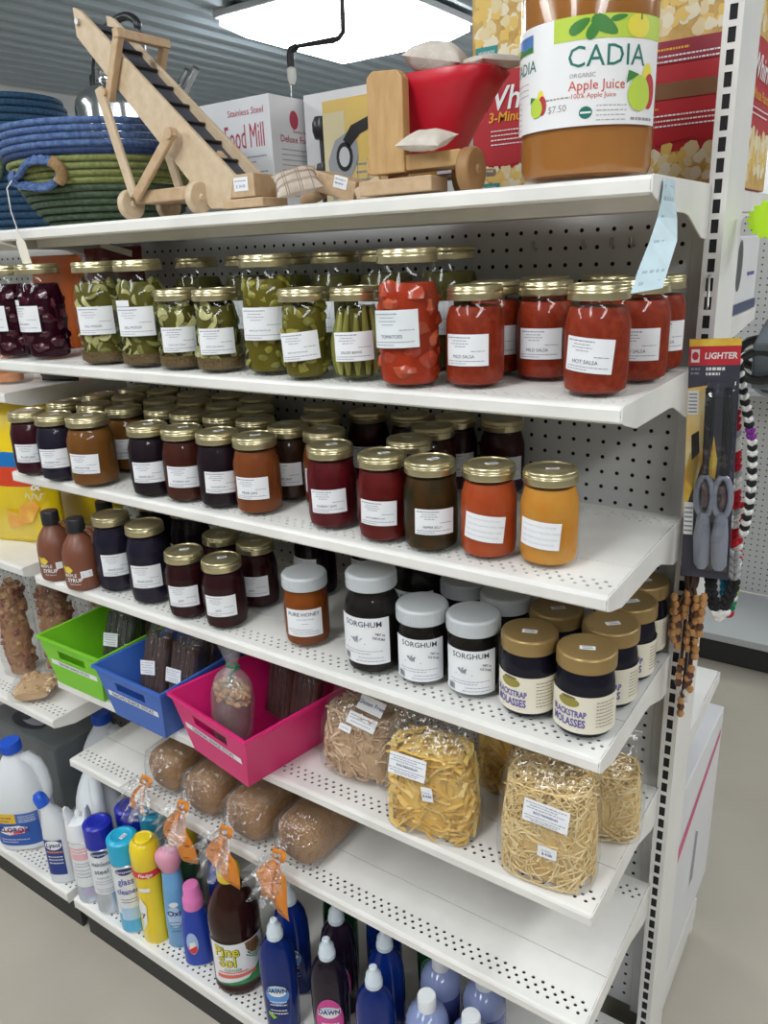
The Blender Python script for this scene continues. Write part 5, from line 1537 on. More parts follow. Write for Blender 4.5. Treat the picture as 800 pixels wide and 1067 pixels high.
# bread loaves in tied clear bags on the sixth shelf
CRUST = mat('brown_bread_crust', (.20, .088, .022), .75, col2=(.37, .19, .065), scale=14, bump=.35, bscale=45)
ORT = mat('orange_bread_tag', (.78, .26, .025), .45); ORY = mat('dark_orange_print', (.30, .07, .01), .5)
CLEARF = clear('stiff_clear_film', (.96, .96, .96), refl=.12, rough=.10, bump=1.0, bscale=70, haze=.04)
def bread(x, y, label, seed, tagdrop, tx, rz=0.0, sm=False):
    t = thing('bread_bag', label, 'bagged bread loaf', (x, y, Z6 + .0007), rz, 'bagged bread loaves')
    w, h, l = .054, .098, .105
    def loafsec(s, k):
        out = []
        n = 26
        for i in range(n):
            a = 2 * PI * i / n
            c, q = math.cos(a), math.sin(a)
            kk = (abs(c) ** 3.2 + abs(q) ** 3.2) ** (-1 / 3.2)
            out.append((c * kk * w * s * k, .05 * k + (q * kk * .047 * s * k if q < 0 else q * kk * .050 * s * k)))
        return out
    def tube3(scale, ys, nm, m, amp, fr):
        g = G(); vs = []; fs = []; n = 26
        for yy, s in ys:
            for px, pz in loafsec(s, scale):
                p = V((px, yy, pz + .001 + (1 - s) * .0))
                nn = noise.noise(p * fr + V((seed, 0, 0))) * amp
                d = V((px, 0, pz - .05)).normalized()
                q = p + d * nn; q.z = max(q.z, .0008)
                vs.append(q)
        for j in range(len(ys) - 1):
            for i in range(n):
                k = (i + 1) % n
                fs.append((j * n + k, j * n + i, (j + 1) * n + i, (j + 1) * n + k))
        fs.append(tuple(range(n))); fs.append(tuple(range((len(ys) - 1) * n, len(ys) * n))[::-1])
        g.add(vs, fs)
        return g.obj(nm, m, t, angle=70)
    tube3(.95, [(l, .80), (l - .006, .93), (l - .02, 1), (0, 1.02), (-l + .03, 1), (-l + .010, .93), (-l + .002, .80)], 'loaf', CRUST, .004, 22)
    # bag: wraps the loaf, closes to a neck in front, then flares
    g = G(); vs = []; fs = []; n = 40
    prof = [(l + .004, .0, .5), (l + .006, .0, .9), (l - .01, 0, 1.03), (l * .5, 0, 1.04), (0, 0, 1.05), (-l * .5, 0, 1.04), (-l, 0, 1.0), (-l - .012, .004, .72), (-l - .026, .008, .40), (-l - .038, .010, .14)]
    rr2 = random.Random(seed)
    for yy, dz, s in prof:
        for i in range(n):
            a = 2 * PI * i / n
            c, q = math.cos(a), math.sin(a)
            kk = (abs(c) ** 3 + abs(q) ** 3) ** (-1 / 3)
            p = V((c * kk * w * s, yy, .052 + q * kk * .052 * s))
            wr = .0035 * math.sin(a * 11 + seed) * (1 if s < .9 else .25) + noise.noise(p * 42 + V((seed, 1, 0))) * .0028
            p += V((c, 0, q)) * wr * (s ** .4)
            p.z = max(p.z, .0006)
            vs.append(p)
    # flare: gathers at the neck and fans out, drooping over the shelf edge
    for k, (yy, zz, rx, rz_) in enumerate([(-l - .044, .058, .0095, .0095), (-l - .054, .055, .016, .013), (-l - .070, .045, .028, .022), (-l - .088, .030, .040, .030)]):
        for i in range(n):
            a = 2 * PI * i / n
            wr = 1 + (.30 if k > 1 else .15) * math.sin(a * 9 + seed * 1.7) + .1 * math.sin(a * 17)
            vs.append(V((math.cos(a) * rx * wr, yy + (.010 * math.sin(a * 9 + seed) if k > 1 else 0) - math.sin(a) * -.006 * k, zz + math.sin(a) * rz_ * wr)))
    R_ = len(prof) + 4
    for j in range(R_ - 1):
        for i in range(n):
            k = (i + 1) % n
            fs.append((j * n + k, j * n + i, (j + 1) * n + i, (j + 1) * n + k))
    fs.append(tuple(range(n)))
    g.add(vs, fs).obj('bag', CLEARF, t, angle=80)
    # printed ribbon tag twisted round the neck, tails hanging
    g = G()
    g.tube([(.0125 * math.cos(a), -l - .043 + .004 * math.sin(3 * a), .058 + .0125 * math.sin(a)) for a in [2 * PI * i / 12 for i in range(13)]], .0055, 6, flat=.35)
    tails = [[(0.004, -l - .050, .048), (tx * .4, -l - .058, .03), (tx, -l - .066, -.004), (tx * 1.1 + .004, -l - .062, -tagdrop)], [(-.004, -l - .050, .050), (tx * .4 - .018, -l - .062, .034), (tx * .6 - .026, -l - .066, .010), (tx * .5 - .022, -l - .064, -tagdrop * .55)]]
    prt = G()
    for q, tl in enumerate(tails):
        pts = secsmooth(tl, 9); wv = .0215 if not sm else .009
        vs = []; fs = []
        for i, p in enumerate(pts):
            tw = .3 * math.sin(i * .8 + seed + q)
            u = V((math.cos(tw), math.sin(tw), .25)).normalized() * wv * (.35 + .65 * min(1, i / 3))
            vs += [V(p) - u, V(p) + u]
        g.add(vs, [(2 * i, 2 * i + 1, 2 * i + 3, 2 * i + 2) for i in range(len(pts) - 1)])
        for i in range(2, len(pts) - 1, 2):
            p = V(pts[i]); nx = (V(vs[2 * i + 1]) - V(vs[2 * i])) * .5
            fwd = V((.0, -.0012, 0))
            dn = (V(pts[i + 1]) - p) * .5
            prt.add([p - nx * .55 + fwd, p + nx * .1 + fwd, p + nx * .1 + dn * .5 + fwd, p - nx * .55 + dn * .5 + fwd], [(0, 1, 2, 3)])
            prt.add([p - nx * .1 + dn + fwd, p + nx * .6 + dn + fwd, p + nx * .6 + dn * 1.4 + fwd, p - nx * .1 + dn * 1.4 + fwd], [(0, 1, 2, 3)])
    to = g.obj('ribbon_tag', ORT, t, solid=.0006, angle=80)
    prt.obj('lettering', ORY, to, smooth=False)
    return t
bread(-.975, -.215, 'bagged brown loaf at the left end of the bread row', 1, .012, .004, sm=True)
bread(-.845, -.228, 'bagged brown loaf second from the left, tag hanging over the aerosol cans', 2, .058, .020)
bread(-.715, -.235, 'bagged brown loaf third from the left, tag by the yellow cap', 3, .045, .022)
bread(-.585, -.228, 'bagged brown loaf at the right end of the bread row by empty shelf', 4, .062, .012)
bread(-1.075, -.120, 'bagged loaf in shade at the back of the bread shelf', 5, .01, .0) if False else None
# ------------------------------------------------------------ top shelf
ZT = Z1 + .0007
XZ = lambda y: Matrix(((1, 0, 0, 0), (0, 0, 1, y), (0, 1, 0, 0), (0, 0, 0, 1)))     # outline in X-Z, thickness along +Y
# coiled rope baskets
R_BLUE = mat('blue_rope', (.04, .085, .24), .75, col2=(.11, .19, .38), scale=130)
R_NAVY = mat('navy_rope', (.012, .03, .10), .8, col2=(.03, .06, .16), scale=130)
R_OLIVE = mat('olive_green_rope', (.16, .18, .045), .75, col2=(.25, .28, .09), scale=130)
R_DKGRN = mat('dark_green_rope', (.04, .07, .04), .8, col2=(.085, .125, .07), scale=130)
R_TEAL = mat('dark_teal_rope', (.012, .045, .10), .8, col2=(.03, .09, .17), scale=130)
TAN = mat('tan_rope_binding', (.42, .27, .13), .7, col2=(.30, .18, .08), scale=200)
def coil_basket(parent, radii, dz, cols, mats, wall='wall'):
    g = G()
    n = 64; z = dz / 2
    for i, (r, c) in enumerate(zip(radii, cols)):
        g.mi = c
        prof = []
        for k in range(9):
            a = -PI / 2 + PI * k / 8
            prof.append((r + dz * .52 * math.cos(a), z + dz / 2 * math.sin(a)))
        prof2 = [(r - dz * .5 * math.cos(-PI / 2 + PI * k / 6), z - dz / 2 * math.sin(-PI / 2 + PI * k / 6)) for k in range(7)]
        g.lathe(prof + prof2[:], n)
        z += dz
    g.mi = cols[0]
    g.lathe([(0, .001), (radii[0], .001)], n); g.lathe([(0, .009), (radii[0], .009)], n)
    return g.obj(wall, mats, parent, angle=80)
t = thing('rope_basket', 'large coiled rope basket with blue rim and green body on the top shelf', 'basket', (-1.150, -.103, ZT))
rad = [.118, .130, .140, .148, .155, .161, .167, .172, .177, .181, .185, .189, .192, .195, .197]
colr = [0, 0, 1, 1, 1, 0, 2, 2, 2, 2, 3, 4, 4, 4, 4]
coil_basket(t, rad, .0118, colr, [R_DKGRN, R_DKGRN, R_OLIVE, R_NAVY, R_BLUE])
def onwall(ang, z, out=.012):
    ang += .36
    k = min(len(rad) - 1, max(0, int(z / .0118))); r = rad[k] + out
    return (r * math.sin(ang), -r * math.cos(ang), z)
loop = [onwall(-.72, .093), onwall(-.60, .090), onwall(-.45, .094), onwall(-.30, .106), onwall(-.12, .111, .015), onwall(.02, .108, .016), onwall(.10, .099, .017)]
loop2 = [onwall(-.72, .085), onwall(-.60, .080), onwall(-.45, .074), onwall(-.30, .070), onwall(-.12, .068, .015), onwall(.02, .075, .016), onwall(.10, .090, .017)]
def rope(parent, pts, r, m, nm, twist=True):
    g = G(); pts = secsmooth(pts, 40)
    for s in range(3):
        q = []
        for i, p in enumerate(pts):
            a = i * .55 + s * 2 * PI / 3
            q.append((p[0] + math.cos(a) * r * .5, p[1] + math.sin(a) * r * .3, p[2] + math.sin(a) * r * .5))
        g.tube(q, r * .62, 6)
    return g.obj(nm, m, parent)
h_ = rope(t, loop, .0082, R_BLUE, 'handle'); rope(t, loop2, .0082, R_BLUE, 'handle')
G().tube(secsmooth([onwall(.055, .108, .017), onwall(.100, .100, .018), onwall(.115, .092, .018), onwall(.100, .082, .018), onwall(.055, .074, .016)], 14), .0105, 10).obj('handle_binding', TAN, t)
G().tube([onwall(-.54, .100), onwall(-.545, .088, .020), onwall(-.54, .074)], .0045, 8).obj('handle_tie', R_BLUE, t)
# paper tag on a string hanging from that handle
t = thing('hanging_tag', 'off-white paper tag hanging by a string from the basket handle', 'tag', (-1.172, -.307, 1.6787))
STR = mat('cotton_string', (.75, .73, .68), .8)
G().tube([(-.014, .014, .084), (-.012, .0, .070), (-.006, -.004, .03), (0, 0, -.010)], .0011, 6).obj('string', STR, t)
g = G(); g.poly(planemap((0, -.001, -.012), (1, .25, 0), (.24, 0, -1)), [(-.003, 0), (.003, 0), (.0105, .014), (.0105, .052), (-.0105, .052), (-.0105, .014)])
g.obj('tag', mat('cream_tag_card', (.74, .70, .60), .6), t, smooth=False, solid=.0005)
# taller dark basket further back, rounded shoulder, green handle rope
t = thing('rope_basket', 'tall dark blue rope basket with a green handle rope, cut by the left edge', 'basket', (-1.985, .235, ZT))
rad2 = [.125, .135, .142, .147, .151, .154, .157, .159, .161, .163, .164, .165, .166, .166, .165, .163, .160, .156, .150, .142]
coil_basket(t, rad2, .0188, [0] * 20, [R_TEAL])
rope(t, [(.12, -.135, .16), (.13, -.130, .22), (.10, -.155, .30), (.05, -.165, .36), (-.03, -.165, .40), (-.10, -.145, .36)], .009, R_DKGRN, 'handle')
G().rect(planemap((-.02, -.182, .27), (1, -.08, 0), (0, 0, 1)), -.02, .02, -.05, .05).obj('price_card', PAPER, t, smooth=False, solid=.0005)

# stainless kettle / milk can
t = thing('steel_kettle', 'polished stainless steel can with a narrow neck and black arched handle behind the basket', 'kettle', (-1.415, .145, ZT))
G().lathe([(0, .002), (.080, 0), (.086, .006), (.087, .02), (.087, .275), (.084, .292), (.074, .308), (.058, .318), (.040, .324), (.030, .330), (.028, .338)], 48).obj('body', STEEL, t)
G().lathe([(.0285, .334), (.030, .336), (.0285, .342), (.030, .346), (.0285, .351), (.030, .356), (.028, .360), (0, .361)], 30).obj('screw_neck', STEEL, t)
G().tube([(-.058, 0, .312), (-.066, 0, .330), (-.064, 0, .352), (-.060, 0, .356)], .0055, 8).obj('handle_lug', BLACK, t)
G().tube(secsmooth([(-.06, 0, .316), (-.052, 0, .375), (-.02, 0, .425), (.03, 0, .448), (.085, 0, .455), (.118, 0, .440), (.122, 0, .425)], 18), [.004] * 5 + [.009] * 13 + [.008], 10).obj('handle', BLACK, t)
G().tube(secsmooth([(.122, 0, .425), (.135, 0, .40), (.128, 0, .36), (.086, 0, .305)], 8), .0035, 8).obj('handle_wire', STEEL, t)
# two steel spouts showing over the carton
t = thing('steel_tube_pair', 'pair of slanted steel tubes sticking up behind the white carton', 'steel tubes', (-1.40, .305, ZT))
for dx in (0.0, .030):
    G().tube([(dx - .10, 0, .001), (dx - .02, 0, .26), (dx + .045, 0, .335), (dx + .082, 0, .368)], [.009, .009, .009, .009], 12).obj('tube', STEEL, t)

# toy wooden hay elevator
WB = mat('pale_toy_wood', (.64, .51, .355), .5, col2=(.57, .43, .28), scale=10, stretch=(6, 8, 6))
WB2 = mat('tan_toy_wood', (.56, .40, .245), .5, col2=(.49, .33, .19), scale=12, stretch=(6, 8, 6))
BELT = mat('charcoal_belt', (.055, .06, .075), .6)
t = thing('toy_hay_elevator', 'wooden toy hay elevator with slanted rails and a dark slatted belt', 'wooden toy', (-.80, -.22, ZT))
bx, by, bz = -.80, -.22, ZT
def W(x, y, z): return (x - bx, y - by, z - bz)
rail = [(-1.0, 2.020), (-1.0, 1.976), (-.722, 1.6865), (-.680, 1.6845), (-.663, 1.732), (-.984, 2.013)]
rl = [(a - bx, b - bz) for a, b in rail]
for y in (-.245, -.178):
    G().prism(rl, .009, XZ(y - by)).obj('side_rail', WB, t, smooth=False, bevel=.0015)
sb = V((-.680, 0, 1.702)); st = V((-.985, 0, 1.985)); dr = (st - sb).normalized(); sb = sb + V((.0075, 0, .0085)); st = st + V((.0075, 0, .0085)); nr = V((-dr.z, 0, dr.x)) * -1
if nr.z < 0: nr = -nr
g = G(); c = (sb + st) / 2
Mr = Matrix((dr, V((0, 1, 0)), nr)).transposed()
g.box(W(c.x, -.2075, c.z), ((st - sb).length, .057, .010), M=Mr)
g.obj('belt', BELT, t, smooth=False, bevel=.003)
for i in range(9):
    p = sb + (st - sb) * (.05 + .11 * i)
    q = p + nr * .007
    G().box(W(q.x, -.2075, q.z), (.003, .056, .006), M=Mr).obj('belt_slat', BLACK, t, smooth=False)
for y in (-.2455, -.1685):
    G().cyl(W(-.988, y - .005, 1.996), W(-.988, y + .004, 1.996), .005, 10).obj('axle_pin', CHROME, t)
# yoke frame
for y in (-.254, -.160):
    G().bar(W(-.925, y, 1.868), W(-.879, y, 1.962), .014, .013, (0, 1, 0)).obj('yoke_post', WB2, t, smooth=False, bevel=.0015)
G().bar(W(-.880, -.262, 1.960), W(-.880, -.152, 1.960), .014, .014).obj('yoke_crossbar', WB2, t, smooth=False, bevel=.0015)
for y in (-.262, -.154): G().cyl(W(-.925, y - .004, 1.880), W(-.925, y + .004, 1.880), .006, 12).obj('peg', WB2, t)
# legs
for y in (-.262, -.154):
    G().bar(W(-.938, y, 1.888), W(-.884, y, 1.716), .018, .009, (0, 1, 0)).obj('leg', WB, t, smooth=False, bevel=.003)
    G().bar(W(-.770, y, 1.806), W(-.882, y, 1.712), .018, .009, (0, 1, 0)).obj('leg', WB2, t, smooth=False, bevel=.003)
    G().cyl(W(-.776, y - .008, 1.802), W(-.776, y + .008, 1.802), .0085, 14).obj('peg', WB2, t)
G().bar(W(-.775, -.205, 1.716), W(-.722, -.205, 1.770), .020, .012, (0, 1, 0)).obj('brace', WB2, t, smooth=False, bevel=.002)
G().box(W(-.820, -.213, 1.714), (.150, .082, .020)).obj('axle_beam', WB2, t, smooth=False, bevel=.002)
for x, y in ((-.904, -.255), (-.736, -.255), (-.904, -.172), (-.736, -.172)):
    w_ = G(); w_.cyl(W(x - .007, y, ZT + .0245), W(x + .007, y, ZT + .0245), .0245, 26); w_.cyl(W(x - .010, y, ZT + .0245), W(x + .010, y, ZT + .0245), .006, 12)
    w_.obj('wheel', WB, t, bevel=.002)
# hopper end
G().box(W(-.655, -.218, 1.716), (.062, .052, .034)).obj('hopper_box', WB2, t, smooth=False, bevel=.002)
G().box(W(-.648, -.218, 1.6905), (.085, .060, .014)).obj('hopper_base', WB2, t, smooth=False, bevel=.002)
lo = G().rect(planemap(W(-.652, -.2448, 1.718), (1, 0, 0), (0, 0, 1)), -.014, .016, -.0095, .0105).obj('price_sticker', PAPER, t, smooth=False, solid=.0003)
k = G(); fn = planemap(W(-.652, -.2453, 1.718), (1, 0, 0), (0, 0, 1)); dashes(k, fn, .005, -.011, .013, .0014); k.text('$ 34.00', .0065, fn, .001, -.003, .01); k.obj('lettering', GREYINK, lo, smooth=False)

LINEN = mat('plaid_linen', (.50, .42, .34), .85, col2=(.60, .52, .44), scale=60, bump=.3, bscale=250)
LINEN2 = mat('pale_linen', (.60, .54, .47), .85, col2=(.68, .62, .55), scale=60, bump=.3, bscale=250)
def beanbag(label, loc, rot, a, b, h, m, stripes=True):
    t = thing('bean_bag', label, 'bean bag', loc, 0, 'little cloth bean bags')
    t.rotation_euler = rot
    def sh(u, v, s):
        x, y = 2 * u - 1, 2 * v - 1
        e = max(0, (1 - abs(x) ** 2.6) * (1 - abs(y) ** 2.6)) ** .55
        px = 1 - .12 * (1 - abs(y) ** 2) * abs(x) ** 3
        w = noise.noise(V((x * 2, y * 2, a * 90 + s))) * .18
        return (x * a * px, y * b * (1 - .12 * (1 - abs(x) ** 2) * abs(y) ** 3), s * h * e * (1 + w) + h)
    g = G(); g.surf(lambda u, v: sh(u, v, 1), 18, 18); g.surf(lambda u, v: sh(1 - u, v, -1), 18, 18)
    g.obj('cloth', m, t, angle=80)
    if stripes:
        k = G()
        LN = .0006
        for q in (-.55, -.45, .05, .15, .6):
            for s in (1,):
                pts = [sh(.5 + q / 2, i / 16, s) for i in range(17)]; k.tube([(p[0], p[1], p[2] + .0002) for p in pts], LN, 4)
                pts = [sh(i / 16, .5 + q / 2, s) for i in range(17)]; k.tube([(p[0], p[1], p[2] + .0002) for p in pts], LN, 4)
        k.obj('plaid_threads', mat('brown_thread', (.30, .22, .16), .9), t)
    return t
beanbag('plaid cloth bean bag lying on the shelf beside the hay elevator', (-.560, -.215, ZT + .0265), (.62, -.2, .75), .036, .030, .013, LINEN)
# tilted wooden toy piece with price sticker
t = thing('toy_wagon_tongue', 'small wooden toy wagon bed with a price sticker between bean bag and red hopper', 'wooden toy', (-.50, -.145, ZT))
Mx = Matrix.Rotation(.28, 3, 'Y')
G().box((-.028, 0, .030), (.085, .050, .030), M=Mx).obj('wagon_bed', WB2, t, smooth=False, bevel=.002)
G().box((.038, -.010, .0205), (.050, .030, .022), M=Matrix.Rotation(-.35, 3, 'Y')).obj('drawbar', WB, t, smooth=False, bevel=.002)
G().cyl((-.100, -.01, .012), (-.06, -.01, .024), .010, 16).obj('dowel', WB2, t)
fn = planemap((-.012, -.0262, .034), (.96, 0, -.28), (.28, 0, .96))
lo = G().rect(fn, -.013, .013, -.009, .009).obj('price_sticker', PAPER, t, smooth=False, solid=.0003)
k = G(); fn = planemap((-.012, -.0267, .034), (.96, 0, -.28), (.28, 0, .96)); dashes(k, fn, .004, -.010, .010, .0014); dashes(k, fn, -.002, -.010, .006, .002); k.obj('lettering', GREYINK, lo, smooth=False)

# toy gravity wagon: red hopper on wooden running gear
t = thing('toy_grain_wagon', 'wooden toy wagon with a flared red hopper and an upright wooden end board', 'wooden toy', (-.345, -.19, ZT))
wx, wy = -.345, -.19
def W2(x, y, z): return (x - wx, y - wy, z - ZT)
MAP = mat('golden_toy_wood', (.56, .35, .15), .45, col2=(.48, .28, .11), scale=11, stretch=(8, 8, 1.6))
post = [(-.412, 1.712), (-.354, 1.712), (-.354, 1.828), (-.362, 1.838), (-.402, 1.841), (-.412, 1.833)]
G().prism([(a - wx, b - ZT) for a, b in post], .018, XZ(-.235 - wy)).obj('end_board', MAP, t, smooth=False, bevel=.002)
G().box(W2(-.345, -.205, 1.724), (.150, .05, .020)).obj('frame_beam', MAP, t, smooth=False, bevel=.002)
G().box(W2(-.370, -.215, 1.6955), (.120, .045, .020)).obj('lower_beam', WB2, t, smooth=False, bevel=.002)
for x, y in ((-.262, -.215), (-.306, -.148), (-.425, -.150), (-.425, -.235)):
    if (x, y) == (-.425, -.235): continue
    g = G(); g.cyl(W2(x - .009, y, ZT + .0285), W2(x + .009, y, ZT + .0285), .0285, 30); g.cyl(W2(x - .013, y, ZT + .0285), W2(x + .013, y, ZT + .0285), .007, 14)
    g.obj('wheel', mat('brown_toy_wheel', (.40, .23, .10), .45, col2=(.33, .18, .07), scale=20), t, bevel=.003)
g = G(); g.cyl(W2(-.43, -.15, ZT + .0285), W2(-.26, -.15, ZT + .0285), .005, 10); g.obj('axle', CHROME, t)
RED = mat('red_hopper_plastic', (.58, .012, .030), .35, vary=.04, scale=9)
g = G()
loft(g, [(wx + .345 - .3485 - wx if False else W2(-.3485, 0, 0)[0], W2(0, -.150, 0)[1], zz - ZT, a_, b_) for zz, a_, b_ in ((1.737, .034, .030), (1.742, .037, .032), (1.780, .058, .044), (1.815, .083, .058), (1.834, .098, .067))], 40, 3.2, cap=False)
g.lathe([(0, 0), (.034, 0)], 24, o=W2(-.3485, -.150, 1.738))
g.obj('hopper', RED, t, solid=.003)
beanbag('pale cloth bean bag lying inside the red hopper, bulging above its rim', (-.358, -.140, ZT + .160), (.15, .2, .3), .042, .038, .022, LINEN2, False)
beanbag('pale cloth bean bag slumped flat over the hopper rim', (-.276, -.130, ZT + .158), (.1, .0, 1.0), .036, .040, .010, LINEN2, False)
beanbag('cream cloth bean bag on the wagon frame under the red hopper', (-.318, -.232, ZT + .0575), (.35, .1, -.1), .036, .024, .0115, LINEN2, False)

# cartons behind
CARD = mat('white_carton', (.72, .72, .74), .5, vary=.02, scale=6)
MRED = mat('carton_red_ink', (.42, .03, .07), .5)
def carton(name, label, x0, x1, y0, y1, z1, m, rz=0.0):
    cx, cy = (x0 + x1) / 2, (y0 + y1) / 2
    t = thing(name, label, 'box', (cx, cy, ZT), rz)
    w, d, h = x1 - x0, y1 - y0, z1 - ZT
    G().box((0, 0, h / 2), (w, d, h)).obj('carton', m, t, smooth=False, bevel=.0015)
    return t, w, d, h
t, w, d, h = carton('food_mill_box', 'white carton with red Food Mill lettering behind the hay elevator', -1.318, -.895, .113, .300, 1.920, CARD)
fn = planemap((0, -d / 2 - .0006, 0), (1, 0, 0), (0, 0, 1))
k = G(); k.mi = 0; k.text('Deluxe Food Mill', .066, fn, .088, .166, .0, xs=.46); k.mi = 1
k.mi = 0; k.text('Stainless Steel', .018, fn, .145, .214, .0)
k.mi = 1
for i in range(9):
    dashes(k, fn, .128 - i * .010, -.02, .195 - (i % 3) * .03, .0028)
k.mi = 2; k.disc(fn, -.13, .07, .05, .055, 24); k.mi = 3; k.disc(planemap((0, -d / 2 - .0009, 0), (1, 0, 0), (0, 0, 1)), -.13, .075, .03, .032, 20)
fs_ = planemap((w / 2 + .0006, 0, 0), (0, 1, 0), (0, 0, 1))
k.mi = 3; k.disc(fs_, -.02, .198, .014, .018, 20); k.mi = 0; k.text('Deluxe Food Mill', .019, fs_, 0, .160, .006); k.text('Stainless Steel', .009, fs_, 0, .176, 0)
k.mi = 1
for i in range(10): dashes(k, fs_, .140 - i * .010, -.065, .06 - (i % 4) * .012, .002)
k.obj('lettering', [MRED, GREYINK, mat('picture_grey', (.35, .33, .34), .5), MRED], t, smooth=False)
t, w, d, h = carton('white_box', 'plain white carton peeping out behind the right side of the food mill carton', -.885, -.70, .210, .330, 1.925, CARD)
# yellow carton with a metal grinder picture
YCA = mat('yellow_carton', (.72, .47, .06), .5, col2=(.62, .50, .28), scale=3)
t, w, d, h = carton('grain_mill_box', 'yellow carton with a picture of a hand-cranked metal mill behind the red hopper', -.755, -.560, .105, .205, 1.886, YCA)
fn = planemap((0, -d / 2 - .0006, 0), (1, 0, 0), (0, 0, 1)); fn2 = planemap((0, -d / 2 - .0010, 0), (1, 0, 0), (0, 0, 1)); fn3 = planemap((0, -d / 2 - .0013, 0), (1, 0, 0), (0, 0, 1))
k = G(); k.mi = 0; k.rect(fn, -.097, -.045, .005, .185)
k.mi = 1
k.poly(fn2, [(-.085, .06), (-.088, .10), (-.07, .135), (-.04, .148), (-.018, .13), (-.015, .10), (-.03, .075), (-.055, .05), (-.07, .03), (-.08, .03)])
k.mi = 2; k.poly(fn3, [(-.05, .135), (-.03, .158), (.03, .175), (.09, .190), (.094, .165), (.04, .158), (-.01, .142), (-.035, .120)])
k.disc(fn3, -.048, .105, .020, .026, 16); k.mi = 4; k.disc(planemap((0, -d / 2 - .0016, 0), (1, 0, 0), (0, 0, 1)), -.048, .105, .013, .018, 14)
k.mi = 3
for i in range(6):
    dashes(k, fn2, .090 - i * .014, -.022, .088, .0035)
for i in range(5): k.rect(fn2, -.02 + i * .024, -.0185 + i * .024, .014, .098)
k.obj('lettering', [mat('pale_straw_print', (.64, .56, .34), .5), mat('picture_metal_grey', (.30, .31, .33), .4), BLACK, GREYINK, mat('picture_light_grey', (.52, .53, .55), .4)], t, smooth=False)
# black rubber feet / crank knobs sticking out beside the yellow box
t = thing('crank_handle', 'black knobbed crank handle standing between the white and yellow cartons', 'crank handle', (-.790, .145, ZT))
G().tube([(0, 0, .002), (.0, 0, .05), (.002, 0, .10), (.0, 0, .165)], .006, 8).obj('rod', BLACK, t)
G().lathe([(0, -.022), (.014, -.02), (.0185, -.006), (.0185, .008), (.013, .02), (0, .022)], 18, o=(0, 0, .168)).obj('knob', BLACK, t)
G().lathe([(0, -.018), (.013, -.014), (.016, 0), (.013, .014), (0, .018)], 18, o=(.003, -.004, .088)).obj('knob', BLACK, t)

# popcorn boxes on the far side of the top shelf
POP = mat('popcorn_print', (.78, .56, .24), .5, col2=(.86, .78, .60), scale=34)
POP2 = mat('popcorn_shadow_print', (.55, .32, .07), .5, col2=(.72, .48, .16), scale=42)
RCART = mat('red_carton', (.46, .012, .022), .42); DRED = mat('deep_red_band', (.30, .008, .03), .45); BADGE = mat('teal_badge', (.02, .27, .27), .45)
BRN = mat('brown_strip_print', (.20, .08, .025), .5)
def kernels(k, fn, x0, x1, y0, y1, seed, n, mi):
    rr = random.Random(seed)
    for i in range(n):
        x, y = rr.uniform(x0, x1), rr.uniform(y0, y1); s = rr.uniform(.006, .012)
        k.mi = rr.choice(mi)
        o_ = V(fn(0, 0)); nn_ = (V(fn(1, 0)) - o_).cross(V(fn(0, 1)) - o_) * (i * .000004)
        k.poly(lambda a_, b_: tuple(V(fn(a_, b_)) + nn_), [(x + s * (1 + .35 * rr.uniform(-1, 1)) * math.cos(a), y + s * (1 + .35 * rr.uniform(-1, 1)) * math.sin(a)) for a in [2 * PI * q / 8 for q in range(8)]])
PK1 = mat('popcorn_white_print', (.84, .76, .56), .5); PK2 = mat('popcorn_yellow_print', (.80, .55, .14), .5); PK3 = mat('popcorn_cream_print', (.80, .66, .38), .5)
PM = [POP, RCART, DRED, BADGE, WHT, mat('orange_yellow_print', (.85, .42, .03), .45), BRN, POP2, PK1, PK2, PK3]
